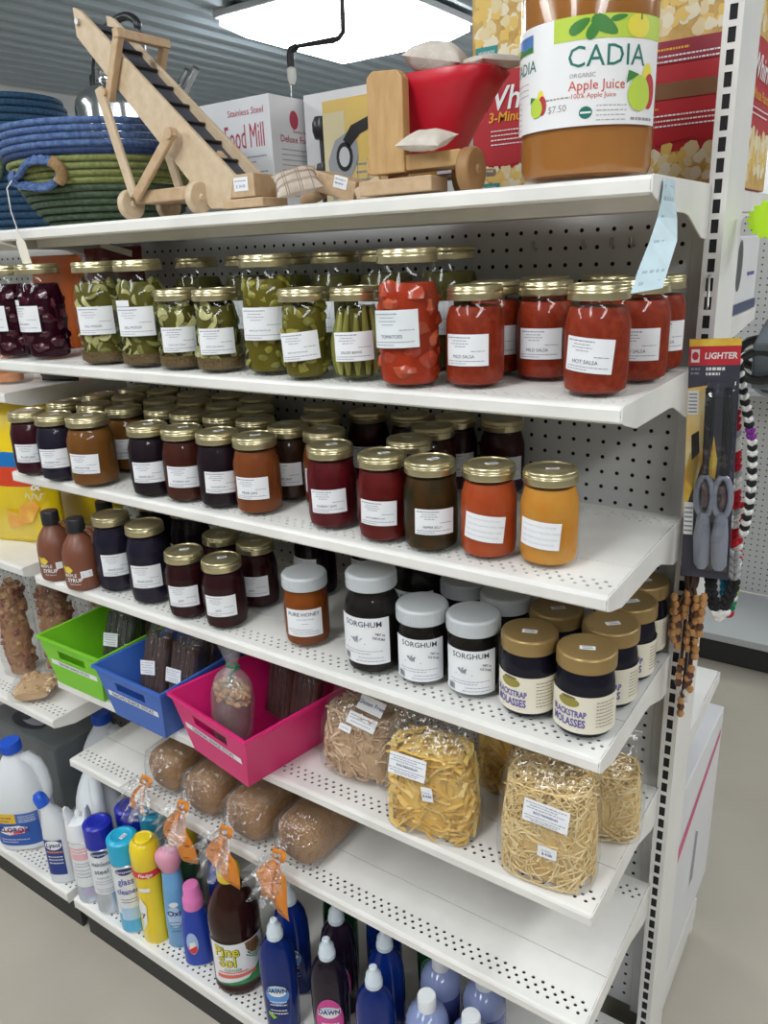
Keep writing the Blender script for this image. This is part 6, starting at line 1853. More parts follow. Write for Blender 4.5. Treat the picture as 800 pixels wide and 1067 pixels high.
def popbox(label, x0, x1, band, texts):
    t, w, d, h = carton('popcorn_box', label, x0, x1, .102, .315, 2.060, RCART)
    t['group'] = 'red popcorn boxes'
    e = -d / 2
    P_ = lambda o: planemap((0, e - o, 0), (1, 0, 0), (0, 0, 1))
    k = G()
    w2 = w / 2 - .001
    k.mi = 7; k.rect(P_(.0004), -w2, w2, .205, h - .002); k.rect(P_(.0004), -w2, w2, .001, .056)
    kernels(k, P_(.0006), -w2 + .01, w2 - .01, .212, h - .012, 1, 170, (8, 9, 10)); kernels(k, P_(.0006), -w2 + .01, w2 - .01, .021, .060, 2, 70, (8, 9, 10))
    k.mi = 1; k.poly(P_(.0016), [(-w2, .064), (-w2 * .4, .060), (w2 * .2, .072), (w2, .062), (w2, .085), (-w2, .085)])
    if band:
        k.mi = 2; k.rect(P_(.0016), -w2, w2, .175, .205); k.mi = 6; k.rect(P_(.0016), -w2, w2, .128, .150)
        for yy in (.185, .178): k.mi = 4; dashes(k, P_(.0020), yy, -w2 + .03, w2 - .03, .0022)
        k.mi = 5; dashes(k, P_(.0020), .194, -w2 + .06, w2 - .08, .003); dashes(k, P_(.0020), .116, -w2 + .03, -w2 + .09, .003)
        k.mi = 4
        for yy in (.106, .099, .092): dashes(k, P_(.0020), yy, -w2 + .02, w2 - .02, .0022)
    for s, size, x, y, mi, b, sh in texts:
        k.mi = mi; k.text(s, size, P_(.0020), x, y, b, sh)
    if not band:
        k.mi = 3; k.rect(P_(.0016), -w2 + .006, -w2 + .046, .205, .243); k.rect(P_(.0016), -w2 + .012, -w2 + .052, .002, .034)
        k.mi = 4
        for i, s in enumerate(('WABASH', 'VALLEY', 'FARMS')):
            k.text(s, .0072, P_(.0020), -w2 + .026, .234 - i * .011); k.text(s, .0066, P_(.0020), -w2 + .032, .027 - i * .010)
        for yy in (.115, .108, .101, .094): dashes(k, P_(.0020), yy, -w2 + .035, w2 - .02, .0018)
    # end face
    E_ = lambda o: planemap((w / 2 + o, 0, 0), (0, 1, 0), (0, 0, 1))
    d2 = d / 2 - .001
    k.mi = 7; k.rect(E_(.0004), -d2, d2, .205, h - .002); k.rect(E_(.0004), -d2, d2, .001, .075)
    kernels(k, E_(.0006), -d2 + .01, d2 - .01, .212, h - .012, 5, 150, (8, 9, 10)); kernels(k, E_(.0006), -d2 + .01, d2 - .01, .021, .080, 6, 80, (8, 9, 10))
    k.mi = 4; k.text('Whirley', .046, E_(.0020), .0, .165, .015, .25); k.mi = 5; k.text('3-Minute Popcorn', .020, E_(.0020), .0, .130, .01, .15)
    k.mi = 4; dashes(k, E_(.0020), .112, -.08, .08, .002); dashes(k, E_(.0020), .104, -.08, .06, .002)
    k.mi = 3; k.rect(E_(.0016), -d2 + .004, -d2 + .02, .02, .05)
    k.obj('lettering', PM, t, smooth=False)
popbox('red popcorn carton with white script lettering between the toy wagon and the juice jug', -.428, -.213, False, [('Whirley', .050, -.014, .162, 4, .012, .2), ('3-Minute Popcorn', .0215, .002, .135, 5, .012, .15)])
popbox('red popcorn carton with a brown strip between the juice jug and the post', -.205, .006, True, [])

# apple juice jug
t = thing('juice_jug', 'big glass jug of amber apple juice with a white fruit label', 'jug', (-.122, -.172, ZT), .34)
JR = .0825
jp = [(0, .006), (.060, .002), (.072, .0), (.079, .006), (JR - .001, .018), (JR, .030), (JR, .205), (JR - .003, .225), (JR - .012, .245), (.056, .268), (.038, .285), (.026, .296), (.021, .302), (.020, .322)]
G().lathe(jp, 56).obj('glass_jug', GLASS, t)
JUICE = mat('apple_juice', (.36, .135, .028), .15, col2=(.42, .17, .04), scale=5)
G().lathe([(0, .009), (.058, .006), (.076, .010), (JR - .003, .020), (JR - .003, .205), (JR - .006, .225), (JR - .015, .245), (.053, .268), (.035, .284), (0, .285)], 48).obj('juice', JUICE, t)
G().lathe([(.0225, .300), (.0235, .301), (.0235, .326), (.022, .328), (0, .328)], 30).obj('cap', mat('white_metal_cap', (.8, .8, .8), .35), t)
G().tube([(.024, 0, .294), (.045, 0, .300), (.052, 0, .288), (.050, 0, .272)], .007, 10).obj('ring_handle', GLASS, t)
f1 = cylmap(JR + .0006, 0, 0, 0); f2 = cylmap(JR + .0010, 0, 0, 0); f3 = cylmap(JR + .0014, 0, 0, 0); f4 = cylmap(JR + .0018, 0, 0, 0)
LBOT, LTOP = .060, .172
lo = G().rect(f1, -.136, .100, LBOT, LTOP, 40).obj('label', mat('glossy_white_label', (.86, .86, .87), .35), t)
k = G()
k.mi = 0; k.rect(f2, -.040, .100, .148, LTOP, 20)
k.mi = 1
def leaf(cx, cy, l, w_, an):
    ca, sa = math.cos(an), math.sin(an)
    P = [(l * math.cos(a), w_ * math.sin(a) * (1 - .3 * math.cos(a))) for a in [2 * PI * q / 14 for q in range(14)]]
    k.poly(f3, [(cx + a * ca - b * sa, cy + a * sa + b * ca) for a, b in P])
leaf(.018, .1605, .017, .0078, -.5); leaf(.006, .1575, .012, .006, 1.0); leaf(-.010, .1615, .013, .006, .5); leaf(.034, .1675, .010, .003, .2)
k.mi = 3; k.disc(f3, .060, .160, .016, .012, 18); k.mi = 1; k.rect(f4, .062, .064, .166, .172)
k.mi = 4; k.rect(f2, -.114, -.072, .146, .164, 8); k.mi = 1; k.poly(f3, [(-.114, .146), (-.072, .146), (-.072, .152), (-.092, .150), (-.114, .156)])
k.mi = 2; k.text('CADIA', .031, f2, .024, .130, .0, xs=1.0); k.text('CADIA', .0185, f2, -.0935, .130, .0)
k.mi = 5; k.text('Apple Juice', .0145, f2, .012, .1015, .004); k.mi = 7; k.text('ORGANIC', .0065, f2, -.005, .112)
k.mi = 5; k.text('100% Apple Juice', .0075, f2, .008, .091)
k.mi = 7; k.text('$7.50', .0105, f2, -.034, .080); dashes(k, f2, .091, -.050, -.018, .0016)
for i in range(9): dashes(k, f2, .114 - i * .006, -.125 + (i > 2) * .002, -.080 - (i > 2) * .018, .0009)
for i in range(4): dashes(k, f2, .080 - i * .005, .012, .048, .0009)
dashes(k, f2, .066, .054, .092, .003)
k.mi = 2; k.disc(f2, .000, .0735, .0075, .0065, 20); k.mi = 8; k.rect(f3, -.006, .006, .0725, .0745)
def fruit(cx, cy, s):
    k.mi = 3; k.poly(f2, [(cx + s * .6 + s * .45 * math.cos(a), cy + s * .85 + s * .7 * math.sin(a)) for a in [2 * PI * q / 16 for q in range(16)]])
    k.mi = 6; k.poly(f3, [(cx + s * .85 + s * .55 * math.cos(a), cy + s * .05 + s * .95 * math.sin(a)) for a in [2 * PI * q / 18 for q in range(18)]])
    k.mi = 0; k.poly(f4, [(cx + s * .88 * math.cos(a) * (1 - .12 * math.sin(a * 1)), cy + s * (1.0 * math.sin(a)) * .95 - .08 * s) for a in [2 * PI * q / 22 for q in range(22)]])
    k.mi = 1; k.poly(f4, [(cx - s * .1, cy + s * .9), (cx - s * .9, cy + s * 1.1), (cx - s * 1.0, cy + s * .4), (cx - s * .8, cy + s * .55)])
fruit(.066, .094, .0195); fruit(-.064, .086, .0110)
k.obj('lettering', [mat('apple_green_print', (.50, .66, .06), .4), mat('leaf_green_print', (.04, .22, .03), .4), mat('dark_teal_print', (.01, .17, .13), .4), mat('pear_yellow_print', (.82, .70, .06), .4), mat('field_blue_print', (.08, .20, .50), .4), mat('brick_red_print', (.62, .10, .06), .4), mat('apple_red_print', (.50, .02, .03), .4), mat('grey_print', (.35, .33, .33), .5), WHT], lo, smooth=False)
# pale blue strip tag taped to the top shelf's end
BT = mat('pale_blue_tag', (.55, .70, .76), .5, vary=.05, scale=40)
t = thing('shelf_tag', 'pale blue printed strip taped to the right end of the top shelf', 'tag', (.0018, -.235, Z1 - .004))
g = G()
STRIP = [((.0005, -.024, 0), (.0005, .020, 0)), ((.0008, -.030, -.022), (.0035, .016, -.024)), ((.001, -.040, -.040), (.011, .002, -.042)), ((.000, -.062, -.066), (.020, -.026, -.066)), ((-.003, -.088, -.096), (.021, -.056, -.094)), ((-.004, -.104, -.118), (.021, -.074, -.114))]
vs = []
for a_, b_ in STRIP: vs += [a_, b_]
g.add(vs, [(2 * i, 2 * i + 1, 2 * i + 3, 2 * i + 2) for i in range(len(STRIP) - 1)])
lo = g.obj('paper_strip', BT, t, smooth=False, solid=.0004)
k = G()
rr = random.Random(3)
for i in range(9):
    q_ = (i + .5) / 9 * 4.8; s0 = int(q_); fr = q_ - s0
    a_ = V(STRIP[s0][0]).lerp(V(STRIP[s0 + 1][0]), fr); b_ = V(STRIP[s0][1]).lerp(V(STRIP[s0 + 1][1]), fr)
    u_ = (b_ - a_); dn_ = (V(STRIP[s0 + 1][0]) - V(STRIP[s0][0])).normalized(); nn_ = u_.cross(dn_).normalized() * -.0008
    if nn_.x < 0: nn_ = -nn_
    x = .15
    while x < .8:
        l = rr.uniform(.10, .22)
        A = a_ + u_ * x + nn_; B = a_ + u_ * min(.88, x + l) + nn_
        k.add([A, B, B + dn_ * .0042, A + dn_ * .0042], [(0, 1, 2, 3)]); x += l + .07
k.obj('lettering', mat('faint_print', (.38, .48, .56), .6), lo, smooth=False)
# ------------------------------------------------------------ left bay goods
def pillow(name, label, cat, loc, rz, w, h, d, mats, bands, tilt=0.0, group=None, seed=1, extra=None):
    """sealed snack bag: flat at top and bottom seals, puffed in between. bands: (z fraction, material index)"""
    t = thing(name, label, cat, (loc[0], loc[1], loc[2] + .0007), rz, group)
    g = G(); n = 40; rows = 30
    vs = []; fs = []; mi = []
    for j in range(rows + 1):
        v = j / rows; z = v * h
        puff = max(0.02, math.sin(PI * min(1, max(0, (v - .03) / .94)))) ** .6
        hw = w / 2 * (1 - .07 * puff)
        for i in range(n):
            a = 2 * PI * i / n
            c, s_ = math.cos(a), math.sin(a)
            x = hw * (abs(c) ** .75) * (1 if c > 0 else -1)
            y = d / 2 * puff * (abs(s_) ** 1.0) * (1 if s_ > 0 else -1)
            nn = noise.noise(V((x * 22, y * 22 + seed * 3, z * 16))) * .007 * puff + noise.noise(V((x * 60, y * 60, z * 9 + seed))) * .003
            vs.append((x, y + (nn if s_ < 0 else -nn), z))
    for j in range(rows):
        b = 0
        for zf, m_ in bands:
            if j / rows >= zf: b = m_
        g.mi = b
        o = len(g.v)
        g.add(vs[j * n:(j + 2) * n], [(i, (i + 1) % n, n + (i + 1) % n, n + i) for i in range(n)])
    g.mi = bands[0][1]; g.add(vs[:n], [tuple(range(n))[::-1]]); g.add(vs[-n:], [tuple(range(n))])
    ob = g.obj('bag', mats, t, angle=80)
    # weld rows so the shading is smooth
    import bmesh
    bm = bmesh.new(); bm.from_mesh(ob.data); bmesh.ops.remove_doubles(bm, verts=bm.verts, dist=1e-6); bm.to_mesh(ob.data); bm.free()
    ob.data.shade_smooth()
    if extra: extra(t, lambda x, z: (x, -d / 2 * max(0.02, math.sin(PI * min(1, max(0, (z / h - .03) / .94)))) ** .6 * (1 - min(1, abs(x) / (w / 2)) ** 2.4) ** .42 - .006, z))
    t.rotation_euler = (tilt, 0, rz)
    return t
CY = mat('glossy_yellow_foil', (.82, .60, .01), .22, vary=.06, scale=10, coat=.5, bump=.3, bscale=18)
CB = mat('glossy_blue_foil', (.01, .17, .50), .22, coat=.5); CR = mat('glossy_red_foil', (.66, .06, .02), .22, coat=.5); CO = mat('chip_orange_print', (.85, .36, .05), .3, col2=(.9, .55, .1), scale=25)
def chipx(t, fn):
    k = G()
    k.mi = 0; k.poly(fn, [(.060, .205), (.085, .235), (.118, .262), (.118, .215), (.09, .198)])
    fn2 = lambda x, z: (fn(x, z)[0], fn(x, z)[1] - .0015, z)
    k.mi = 1; k.text("s", .040, fn2, .100, .228, .02, .1); k.text('&', .036, fn2, .100, .152, .006, .2); k.tube([fn2(.075 + .004 * i, .125 + .010 * math.sin(i * 1.5)) for i in range(11)], .0012, 4)
    k.mi = 2; k.poly(fn, [(.03, .05), (.07, .062), (.10, .10), (.09, .118), (.05, .10)]); k.poly(fn, [(0, .04), (.04, .05), (.05, .08), (.01, .09)])
    k.mi = 3; k.rect(fn, .094, .116, .020, .045)
    k.mi = 0
    for i in range(5): k.rect(fn2, .095, .115, .0215 + i * .0047, .0237 + i * .0047)
    k.mi = 3; k.poly(fn, [(.098, .002), (.118, .002), (.116, .014), (.106, .010)])
    k.obj('lettering', [mat('black_print', (.02, .02, .02), .4), WHT, CO, mat('pale_blue_white', (.6, .7, .85), .4)], t, smooth=False)
CG = 'yellow chip bags in the left bay'
pillow('chip_bag', 'yellow chip bag with blue and red bands at the left edge, foremost', 'chip bag', (-1.452, -.262, .985), .28, .27, .340, .10, [CY, CB, CR], [(0, 0), (.42, 2), (.56, 1), (.66, 0)], -.05, CG, 2, chipx)
pillow('chip_bag', 'yellow and orange chip bag set back between the front chip bag and syrup jugs', 'chip bag', (-1.395, -.105, .985), .2, .20, .30, .09, [CY, CO], [(0, 0), (.45, 1), (.62, 0)], -.02, CG, 4)
ORB = mat('orange_puff_snack', (.55, .16, .04), .5, col2=(.70, .28, .09), scale=30)
def heap(rr, n, hw, hd, h, s, mats_n, pw=2.6, flat=.8):
    g = G()
    for i in range(n):
        a = rr.uniform(0, 2 * PI); f = rr.uniform(.55, .96); z = rr.uniform(max(.012, s * 1.75), h)
        c, s_ = math.cos(a), math.sin(a); k = (abs(c) ** pw + abs(s_) ** pw) ** (-1 / pw)
        g.mi = rr.randrange(mats_n)
        M = Matrix.Rotation(rr.uniform(0, 6), 3, V((rr.uniform(-1, 1), rr.uniform(-1, 1), rr.uniform(-1, 1))))
        g.ball(((hw - s) * k * c * f, (hd - s) * k * s_ * f, z), s * rr.uniform(.75, 1.1), (1.2, .9, flat), 7, .45, M=M, seed=i)
    return g
def snackbag(label, loc, rz, hw, hd, h, fillh, s, n, mats, group, seed, tilt=0.0, name='snack_mix_bag', cat='snack bag', neck=True):
    t = thing(name, label, cat, (loc[0], loc[1], loc[2] + .0007), rz, group)
    rr = random.Random(seed)
    g = heap(rr, n, hw, hd, fillh, s, len(mats))
    g.mi = 0
    loft(g, [(0, 0, .004, hw * .7, hd * .7), (0, 0, fillh * .5, hw * .82, hd * .8), (0, 0, fillh * .95, hw * .6, hd * .6)], 18)
    tag(g.obj('snack_pieces', mats, t), kind='stuff')
    secs = [(0, 0, 0, hw * .9, hd * .88), (0, 0, .01, hw, hd), (0, 0, fillh * .5, hw * 1.04, hd * 1.05), (0, 0, fillh, hw * .96, hd * .9), (0, 0, fillh + (h - fillh) * .5, hw * .8, hd * .4), (0, 0, h, hw * .9, hd * .12)]
    bagshell(secsmooth(secs, 18), 36, 2.8, .004, 34, seed).obj('bag', FILM2, t, angle=75)
    t.rotation_euler = (tilt, 0, rz)
    return t
PZ = [mat('pretzel_brown', (.26, .11, .035), .5, col2=(.40, .20, .08), scale=60), mat('cracker_tan', (.48, .28, .11), .55, col2=(.38, .19, .07), scale=40), mat('snack_reddish', (.24, .06, .03), .5)]
NZ = [mat('cashew_tan', (.66, .44, .24), .5, col2=(.58, .36, .17), scale=40), mat('pale_nut', (.74, .54, .33), .5)]
SGm = 'clear snack mix bags in the left bay'
snackbag('tall clear bag of brown snack mix cut off by the left edge', (-1.574, -.262, .597), .1, .048, .040, .30, .25, .0095, 280, PZ, SGm, 3)
snackbag('tall clear bag of brown snack mix just right of the one at the edge', (-1.472, -.205, .597), .2, .050, .042, .30, .25, .0095, 280, PZ, SGm, 4)
snackbag('clear bag of brown nuts set back behind the green bin', (-1.365, -.125, .597), .1, .045, .04, .28, .23, .010, 150, [PZ[1], PZ[0]], SGm, 5)
snackbag('clear bag of reddish snack pieces squeezed beside the green bin', (-1.343, -.205, .597), .2, .034, .034, .22, .17, .010, 110, [PZ[2], PZ[0]], SGm, 6)
nb_ = snackbag('clear bag of pale nuts lying flat at the front of its shelf', (-1.400, -.332, .597), .35, .055, .017, .11, .09, .0105, 90, NZ, SGm, 7, name='nut_bag', cat='snack bag')
nb_.rotation_euler = (-1.50, 0, .75); nb_.location = (-1.395, -.352, .597 + .0245)
snackbag('clear bag of orange snack puffs on the shelf above the chips, at the left edge', (-1.445, -.235, 1.362), .2, .07, .045, .12, .085, .013, 100, [ORB, mat('rust_puff', (.45, .11, .03), .5)], 'orange snack bags', 8)
pillow('snack_bag', 'dark red snack bag lying behind the orange puffs', 'snack bag', (-1.330, -.170, 1.362), .3, .10, .075, .06, [mat('dark_red_foil', (.30, .015, .02), .3, coat=.3), mat('charcoal_foil', (.04, .03, .03), .3)], [(0, 1), (.3, 0)], 0, 'orange snack bags', 5)
# bags behind the beets on the second shelf
pillow('snack_bag', 'orange foil bag behind the beet jars near the hanging tag', 'snack bag', (-1.402, -.085, 1.362), .05, .185, .268, .055, [mat('orange_foil', (.62, .13, .015), .3, coat=.3, vary=.2, scale=10)], [(0, 0)], 0, 'bags behind the beet jars', 6)
pillow('snack_bag', 'maroon foil bag with a pale torn edge behind the beet jars', 'snack bag', (-1.175, -.100, Z2), .1, .17, .205, .055, [mat('maroon_foil', (.16, .015, .012), .3, coat=.3, vary=.2, scale=10)], [(0, 0)], 0, 'bags behind the beet jars', 7)
t = thing('card_strip', 'pale card strip slanting down above the first pickle jar', 'card', (-1.150, -.140, Z2 + .2005))
G().box((.04, 0, 0), (.095, .0015, .012), M=Matrix.Rotation(.22, 3, 'Y')).obj('card', mat('cream_tag_card', (.74, .70, .60), .6), t, smooth=False)
# bottom left carton with oval emblem
GC = mat('dusty_grey_carton', (.115, .125, .13), .5, vary=.12, scale=10)
t = thing('tissue_carton', 'dark grey wrapped carton with an oval emblem at the back of the bottom deck', 'box', (-1.735, -.135, ZB + .0007), .0)
G().box((0, 0, .105), (.36, .20, .21)).obj('carton', GC, t, smooth=False, bevel=.008)
fn = planemap((-.02, -.045, .2106), (1, 0, 0), (0, 1, 0)); f2 = planemap((-.02, -.045, .2112), (1, 0, 0), (0, 1, 0)); f3 = planemap((-.02, -.045, .2118), (1, 0, 0), (0, 1, 0))
k = G(); k.mi = 0; k.disc(fn, 0, 0, .075, .038, 30); k.mi = 1; k.disc(f2, .01, .004, .050, .022, 24); k.mi = 0; k.disc(f3, -.02, 0, .018, .014, 14); k.mi = 1; k.disc(planemap((-.02, -.045, .2124), (1, 0, 0), (0, 1, 0)), .02, .004, .012, .01, 12)
k.obj('emblem', [mat('dark_emblem', (.02, .022, .035), .4), mat('pale_emblem', (.30, .31, .36), .4)], t, smooth=False)

# ------------------------------------------------------------ right end: hanging goods
# hook wire on the post
t = thing('wire_hook', 'thin bent wire hook clipped in a slot of the end post', 'hook', (.0085, -.0215, 1.558))
G().tube([(0, .006, .004), (0, -.006, .004), (.001, -.012, -.004), (.006, -.03, -.036), (.007, -.036, -.040), (.008, -.040, -.036)], .0016, 6).obj('wire', CHROME, t)
# lighter pack: printed card, blister and two lighters
t = thing('lighter_pack', 'blister card of two long lighters hanging on the end post', 'lighter pack', (.031, -.062, 1.480))
CW, CH = .066, .352
cardm = mat('dark_flame_card', (.03, .032, .05), .4, col2=(.06, .06, .09), scale=9)
G().box((0, 0, -CH / 2), (CW, .0012, CH)).obj('card', cardm, t, smooth=False)
fn = planemap((0, -.0010, 0), (1, 0, 0), (0, 0, 1)); f2 = planemap((0, -.0014, 0), (1, 0, 0), (0, 0, 1)); f3 = planemap((0, -.0018, 0), (1, 0, 0), (0, 0, 1))
k = G(); h_ = CW / 2
k.mi = 0; k.rect(fn, -h_, h_, -.010, 0); k.mi = 1; k.rect(fn, -h_, h_, -.036, -.010)
k.mi = 2; k.rect(f2, -.030, -.019, -.032, -.014); k.mi = 1; k.disc(f3, -.0245, -.023, .0045, .006, 7)
k.mi = 2; k.text('LIGHTER', .0118, f2, .008, -.0235, .03, .1, xs=.9); dashes(k, f2, -.041, -.010, .014, .0042); dashes(k, f2, -.048, -.010, .008, .0036)
k.mi = 4; dashes(k, f2, -.041, -.03, -.018, .003); dashes(k, f2, -.047, -.03, -.018, .003)
k.mi = 3; k.poly(f2, [(-h_, -.068), (-.008, -.064), (-.006, -.12), (-.010, -.175), (-.020, -.215), (-h_, -.20)])
k.mi = 0; k.poly(f2, [(-h_, -.185), (-.020, -.14), (-.014, -.17), (-.02, -.21), (-h_, -.255)]); k.poly(f2, [(-.002, -.19), (.004, -.135), (.010, -.17), (.008, -.20)])
k.mi = 5; k.poly(f3, [(-.026, -.135), (-.016, -.128), (-.014, -.16), (-.024, -.172)])
k.mi = 2; k.rect(f3, -h_ + .001, -.018, -.105, -.071); k.rect(f3, -h_ + .001, -.019, -.285, -.235)
k.mi = 4
for i in range(6): k.rect(planemap((0, -.0022, 0), (1, 0, 0), (0, 0, 1)), -.031, -.020, -.102 + i * .005, -.1 + i * .005); k.rect(planemap((0, -.0022, 0), (1, 0, 0), (0, 0, 1)), -.031, -.020, -.280 + i * .007, -.2775 + i * .007)
k.obj('lettering', [mat('flame_orange', (.85, .40, .03), .4, col2=(.9, .7, .1), scale=40), mat('pack_red', (.62, .03, .05), .4), WHT, mat('flame_pale', (.90, .78, .45), .4, col2=(.9, .55, .12), scale=25), GREYINK, BLACK], t, smooth=False)
LGH = mat('grey_lighter_grip', (.22, .24, .30), .3, coat=.4); LDK = mat('dark_lighter_barrel', (.02, .022, .03), .25, metal=.4)
for dx in (-.004, .020):
    G().tube([(dx, -.010, -.066), (dx, -.010, -.19)], .0048, 12).obj('barrel', LDK, t)
    g = G()
    out = [(dx + .011 * math.cos(a), -.222 + .030 * math.sin(a)) for a in [2 * PI * i / 26 for i in range(27)]]
    g.tube([(a, -.011, b) for a, b in out], .0042, 8, cap=False)
    g.obj('trigger_guard', LGH, t)
    G().tube([(dx, -.012, -.236), (dx + .003, -.014, -.222), (dx - .002, -.012, -.206)], .0035, 8).obj('trigger', mat('brown_trigger', (.10, .05, .06), .4), t)
    g = G(); loft(g, [(dx, -.012, -.332, .006, .007), (dx, -.012, -.325, .0105, .009), (dx - .001, -.012, -.285, .0120, .010), (dx, -.012, -.255, .009, .009), (dx, -.012, -.246, .006, .007)], 20); g.obj('grip', LGH, t)
bl_ = G()
def blis(u, v):
    x = -.016 + u * .047; z = -.058 - v * .284
    e = (1 - abs(2 * u - 1) ** 6) * (1 - abs(2 * v - 1) ** 14)
    return (x, -.0012 - .021 * max(0, e) ** .5, z)
bl_.surf(blis, 16, 24); bl_.obj('blister', clear('clear_blister', (.95, .96, .98), refl=.10, rough=.06, bump=.5, bscale=30), t, angle=80)
t.rotation_euler = (.0, -.045, .10)
# bead necklaces below it
CORD = mat('dark_brown_cord', (.05, .022, .014), .7); BEAD = mat('amber_wood_bead', (.42, .19, .06), .35, col2=(.55, .29, .11), scale=60, coat=.3); BEAD2 = mat('dark_wood_bead', (.10, .035, .018), .35, coat=.3); BEADW = mat('white_bead', (.75, .72, .66), .4)
t = thing('bead_necklaces', 'bundle of brown cord necklaces with amber wooden beads hanging on the end post', 'necklaces', (.026, -.042, 1.135))
rr = random.Random(9)
BP = []
for i in range(9):
    ang = 2 * PI * i / 9; r0 = .006
    x0, y0 = r0 * math.cos(ang), r0 * math.sin(ang) * .6
    spread = [-.021, -.013, -.004, .003, .009, .015, .020, -.018, .012][i]; ln = [.115, .135, .20, .255, .225, .145, .105, .125, .205][i]
    pts = secsmooth([(x0, y0, .01), (x0 * 1.2, y0 - .004, -.03), (spread * .8, y0 - .006, -.06), (spread, y0 * .5 - .006, -ln)], 12)
    G().tube(pts, .0028, 6).obj('cord', CORD, t)
    BP.append((spread, y0 * .5 - .006, ln))
for i, (sx_, sy_, ln) in enumerate(BP):
    for q in range(6 if ln < .16 else 8):
        z = -ln + .0 + q * .0125 if ln < .16 else -ln + q * .0125 + (.07 if q > 3 else 0)
        m = BEAD if rr.random() < .72 else BEAD2
        if i == 4 and q in (0, 1): m = BEADW
        G().lathe([(0, -.0062), (.0042, -.0056), (.0062, 0), (.0042, .0056), (0, .0062)], 10, o=(sx_ + rr.uniform(-.0015, .0015), sy_ + rr.uniform(-.003, .001), z)).obj('bead', m, t)
# crocheted braids
def braid(label, loc, pts, cols, r=.0058, loops=False):
    t = thing('hanging_crochet_braid', label, 'crochet braid', loc, 0, 'crocheted cords on the end post')
    pts = secsmooth(pts, 200)
    g = G(); slots = []
    d_ = 0; prev = V(pts[0]); i = 0
    for p in pts[1:]:
        p = V(p); d_ += (p - prev).length; prev = p
        if d_ > r * 1.3:
            d_ = 0
            m = cols[i % len(cols)]
            if m not in slots: slots.append(m)
            g.mi = slots.index(m)
            for s in (-1, 1):
                g.ball((p.x + s * r * .45, p.y, p.z), r * .80, (.82, .85, 1.35), 8, .1, M=Matrix.Rotation(s * .6, 3, 'Y'), seed=i)
            i += 1
    g.obj('stitched_cord', slots, t)
    return t
YW = mat('white_yarn', (.80, .79, .76), .9, bump=.3, bscale=300); YB = mat('black_yarn', (.015, .015, .017), .9); YR = mat('red_yarn', (.50, .015, .03), .9); YG = mat('green_yarn', (.02, .22, .10), .9); YP_ = mat('purple_yarn', (.22, .03, .30), .9); YBL = mat('blue_yarn', (.03, .08, .42), .9); YL = mat('lime_yarn', (.35, .50, .05), .9); YT = mat('teal_yarn', (.02, .22, .35), .9); YGY = mat('grey_yarn', (.40, .40, .41), .9)
braid('black and white crocheted cord curving out from behind the lighter pack', (.062, -.030, 1.44), [(-.008, 0, .012), (.003, 0, -.03), (.016, 0, -.075), (.026, 0, -.12), (.030, 0, -.19), (.026, 0, -.25)], [YW, YB] * 6 + [YP_, YP_] + [YW, YB] * 20)
braid('red and white crocheted cord beside the lighter pack', (.066, -.018, 1.40), [(-.010, 0, -.02), (-.004, 0, -.07), (.002, 0, -.13), (.006, 0, -.19), (.008, 0, -.26)], [YR, YR, YR, YGY, YW, YW] * 9, .0072)
braid('white and green crocheted cord with a blue end', (.056, -.012, 1.26), [(0, 0, 0), (.006, 0, -.06), (.010, 0, -.12), (.014, 0, -.17), (.016, 0, -.205)], [YW] * 5 + [YG] * 3 + [YW] * 4 + [YT] * 5 + [YW] * 5 + [YBL] * 4 + [YB, YT], .0075)
braid('multicoloured red, lime and green crocheted cord, farthest right', (.074, -.005, 1.24), [(0, 0, 0), (.004, 0, -.08), (.006, 0, -.14), (.002, 0, -.195)], [YR, YW, YR, YR, YW, YGY] * 2 + [YG, YGY, YL, YL, YW, YG, YG], .0068)
braid('black and white crocheted cords with dangling tassel ends below the lighters', (.060, -.030, 1.155), [(-.012, 0, .02), (-.010, 0, -.04), (-.004, 0, -.075), (.004, 0, -.098)], [YGY] * 4 + [YB] * 6 + [YW] * 4, .0080)
braid('black and white crocheted cord with a bent end right of the lighters', (.078, -.026, 1.150), [(.0, 0, .02), (.004, 0, -.04), (-.003, 0, -.07), (-.010, 0, -.095), (-.020, 0, -.104)], [YGY] * 4 + [YB] * 5 + [YW] * 5 + [YB] * 5, .0080)
# white carton with a pink stripe on the far base
t = thing('white_carton', 'white carton with a pink stripe standing low on the far side past the end post', 'box', (-.155, .310, .1175))
G().box((0, 0, .235), (.33, .37, .47)).obj('carton', CARD, t, smooth=False, bevel=.003)
fn = planemap((.1656, 0, 0), (0, 1, 0), (0, 0, 1)); k = G(); k.mi = 0; k.poly(fn, [(-.17, .30), (.17, .40), (.17, .42), (-.17, .335)]); k.mi = 1; k.poly(fn, [(-.02, .12), (.01, .12), (.02, .24), (-.005, .26)])
k.mi = 2; k.disc(planemap((.08, -.05, .4706), (1, 0, 0), (0, 1, 0)), 0, 0, .022, .022, 20)
k.obj('printed_marks', [mat('pink_stripe', (.62, .10, .22), .5), GREYINK, mat('olive_seal', (.20, .20, .09), .5)], t, smooth=False)
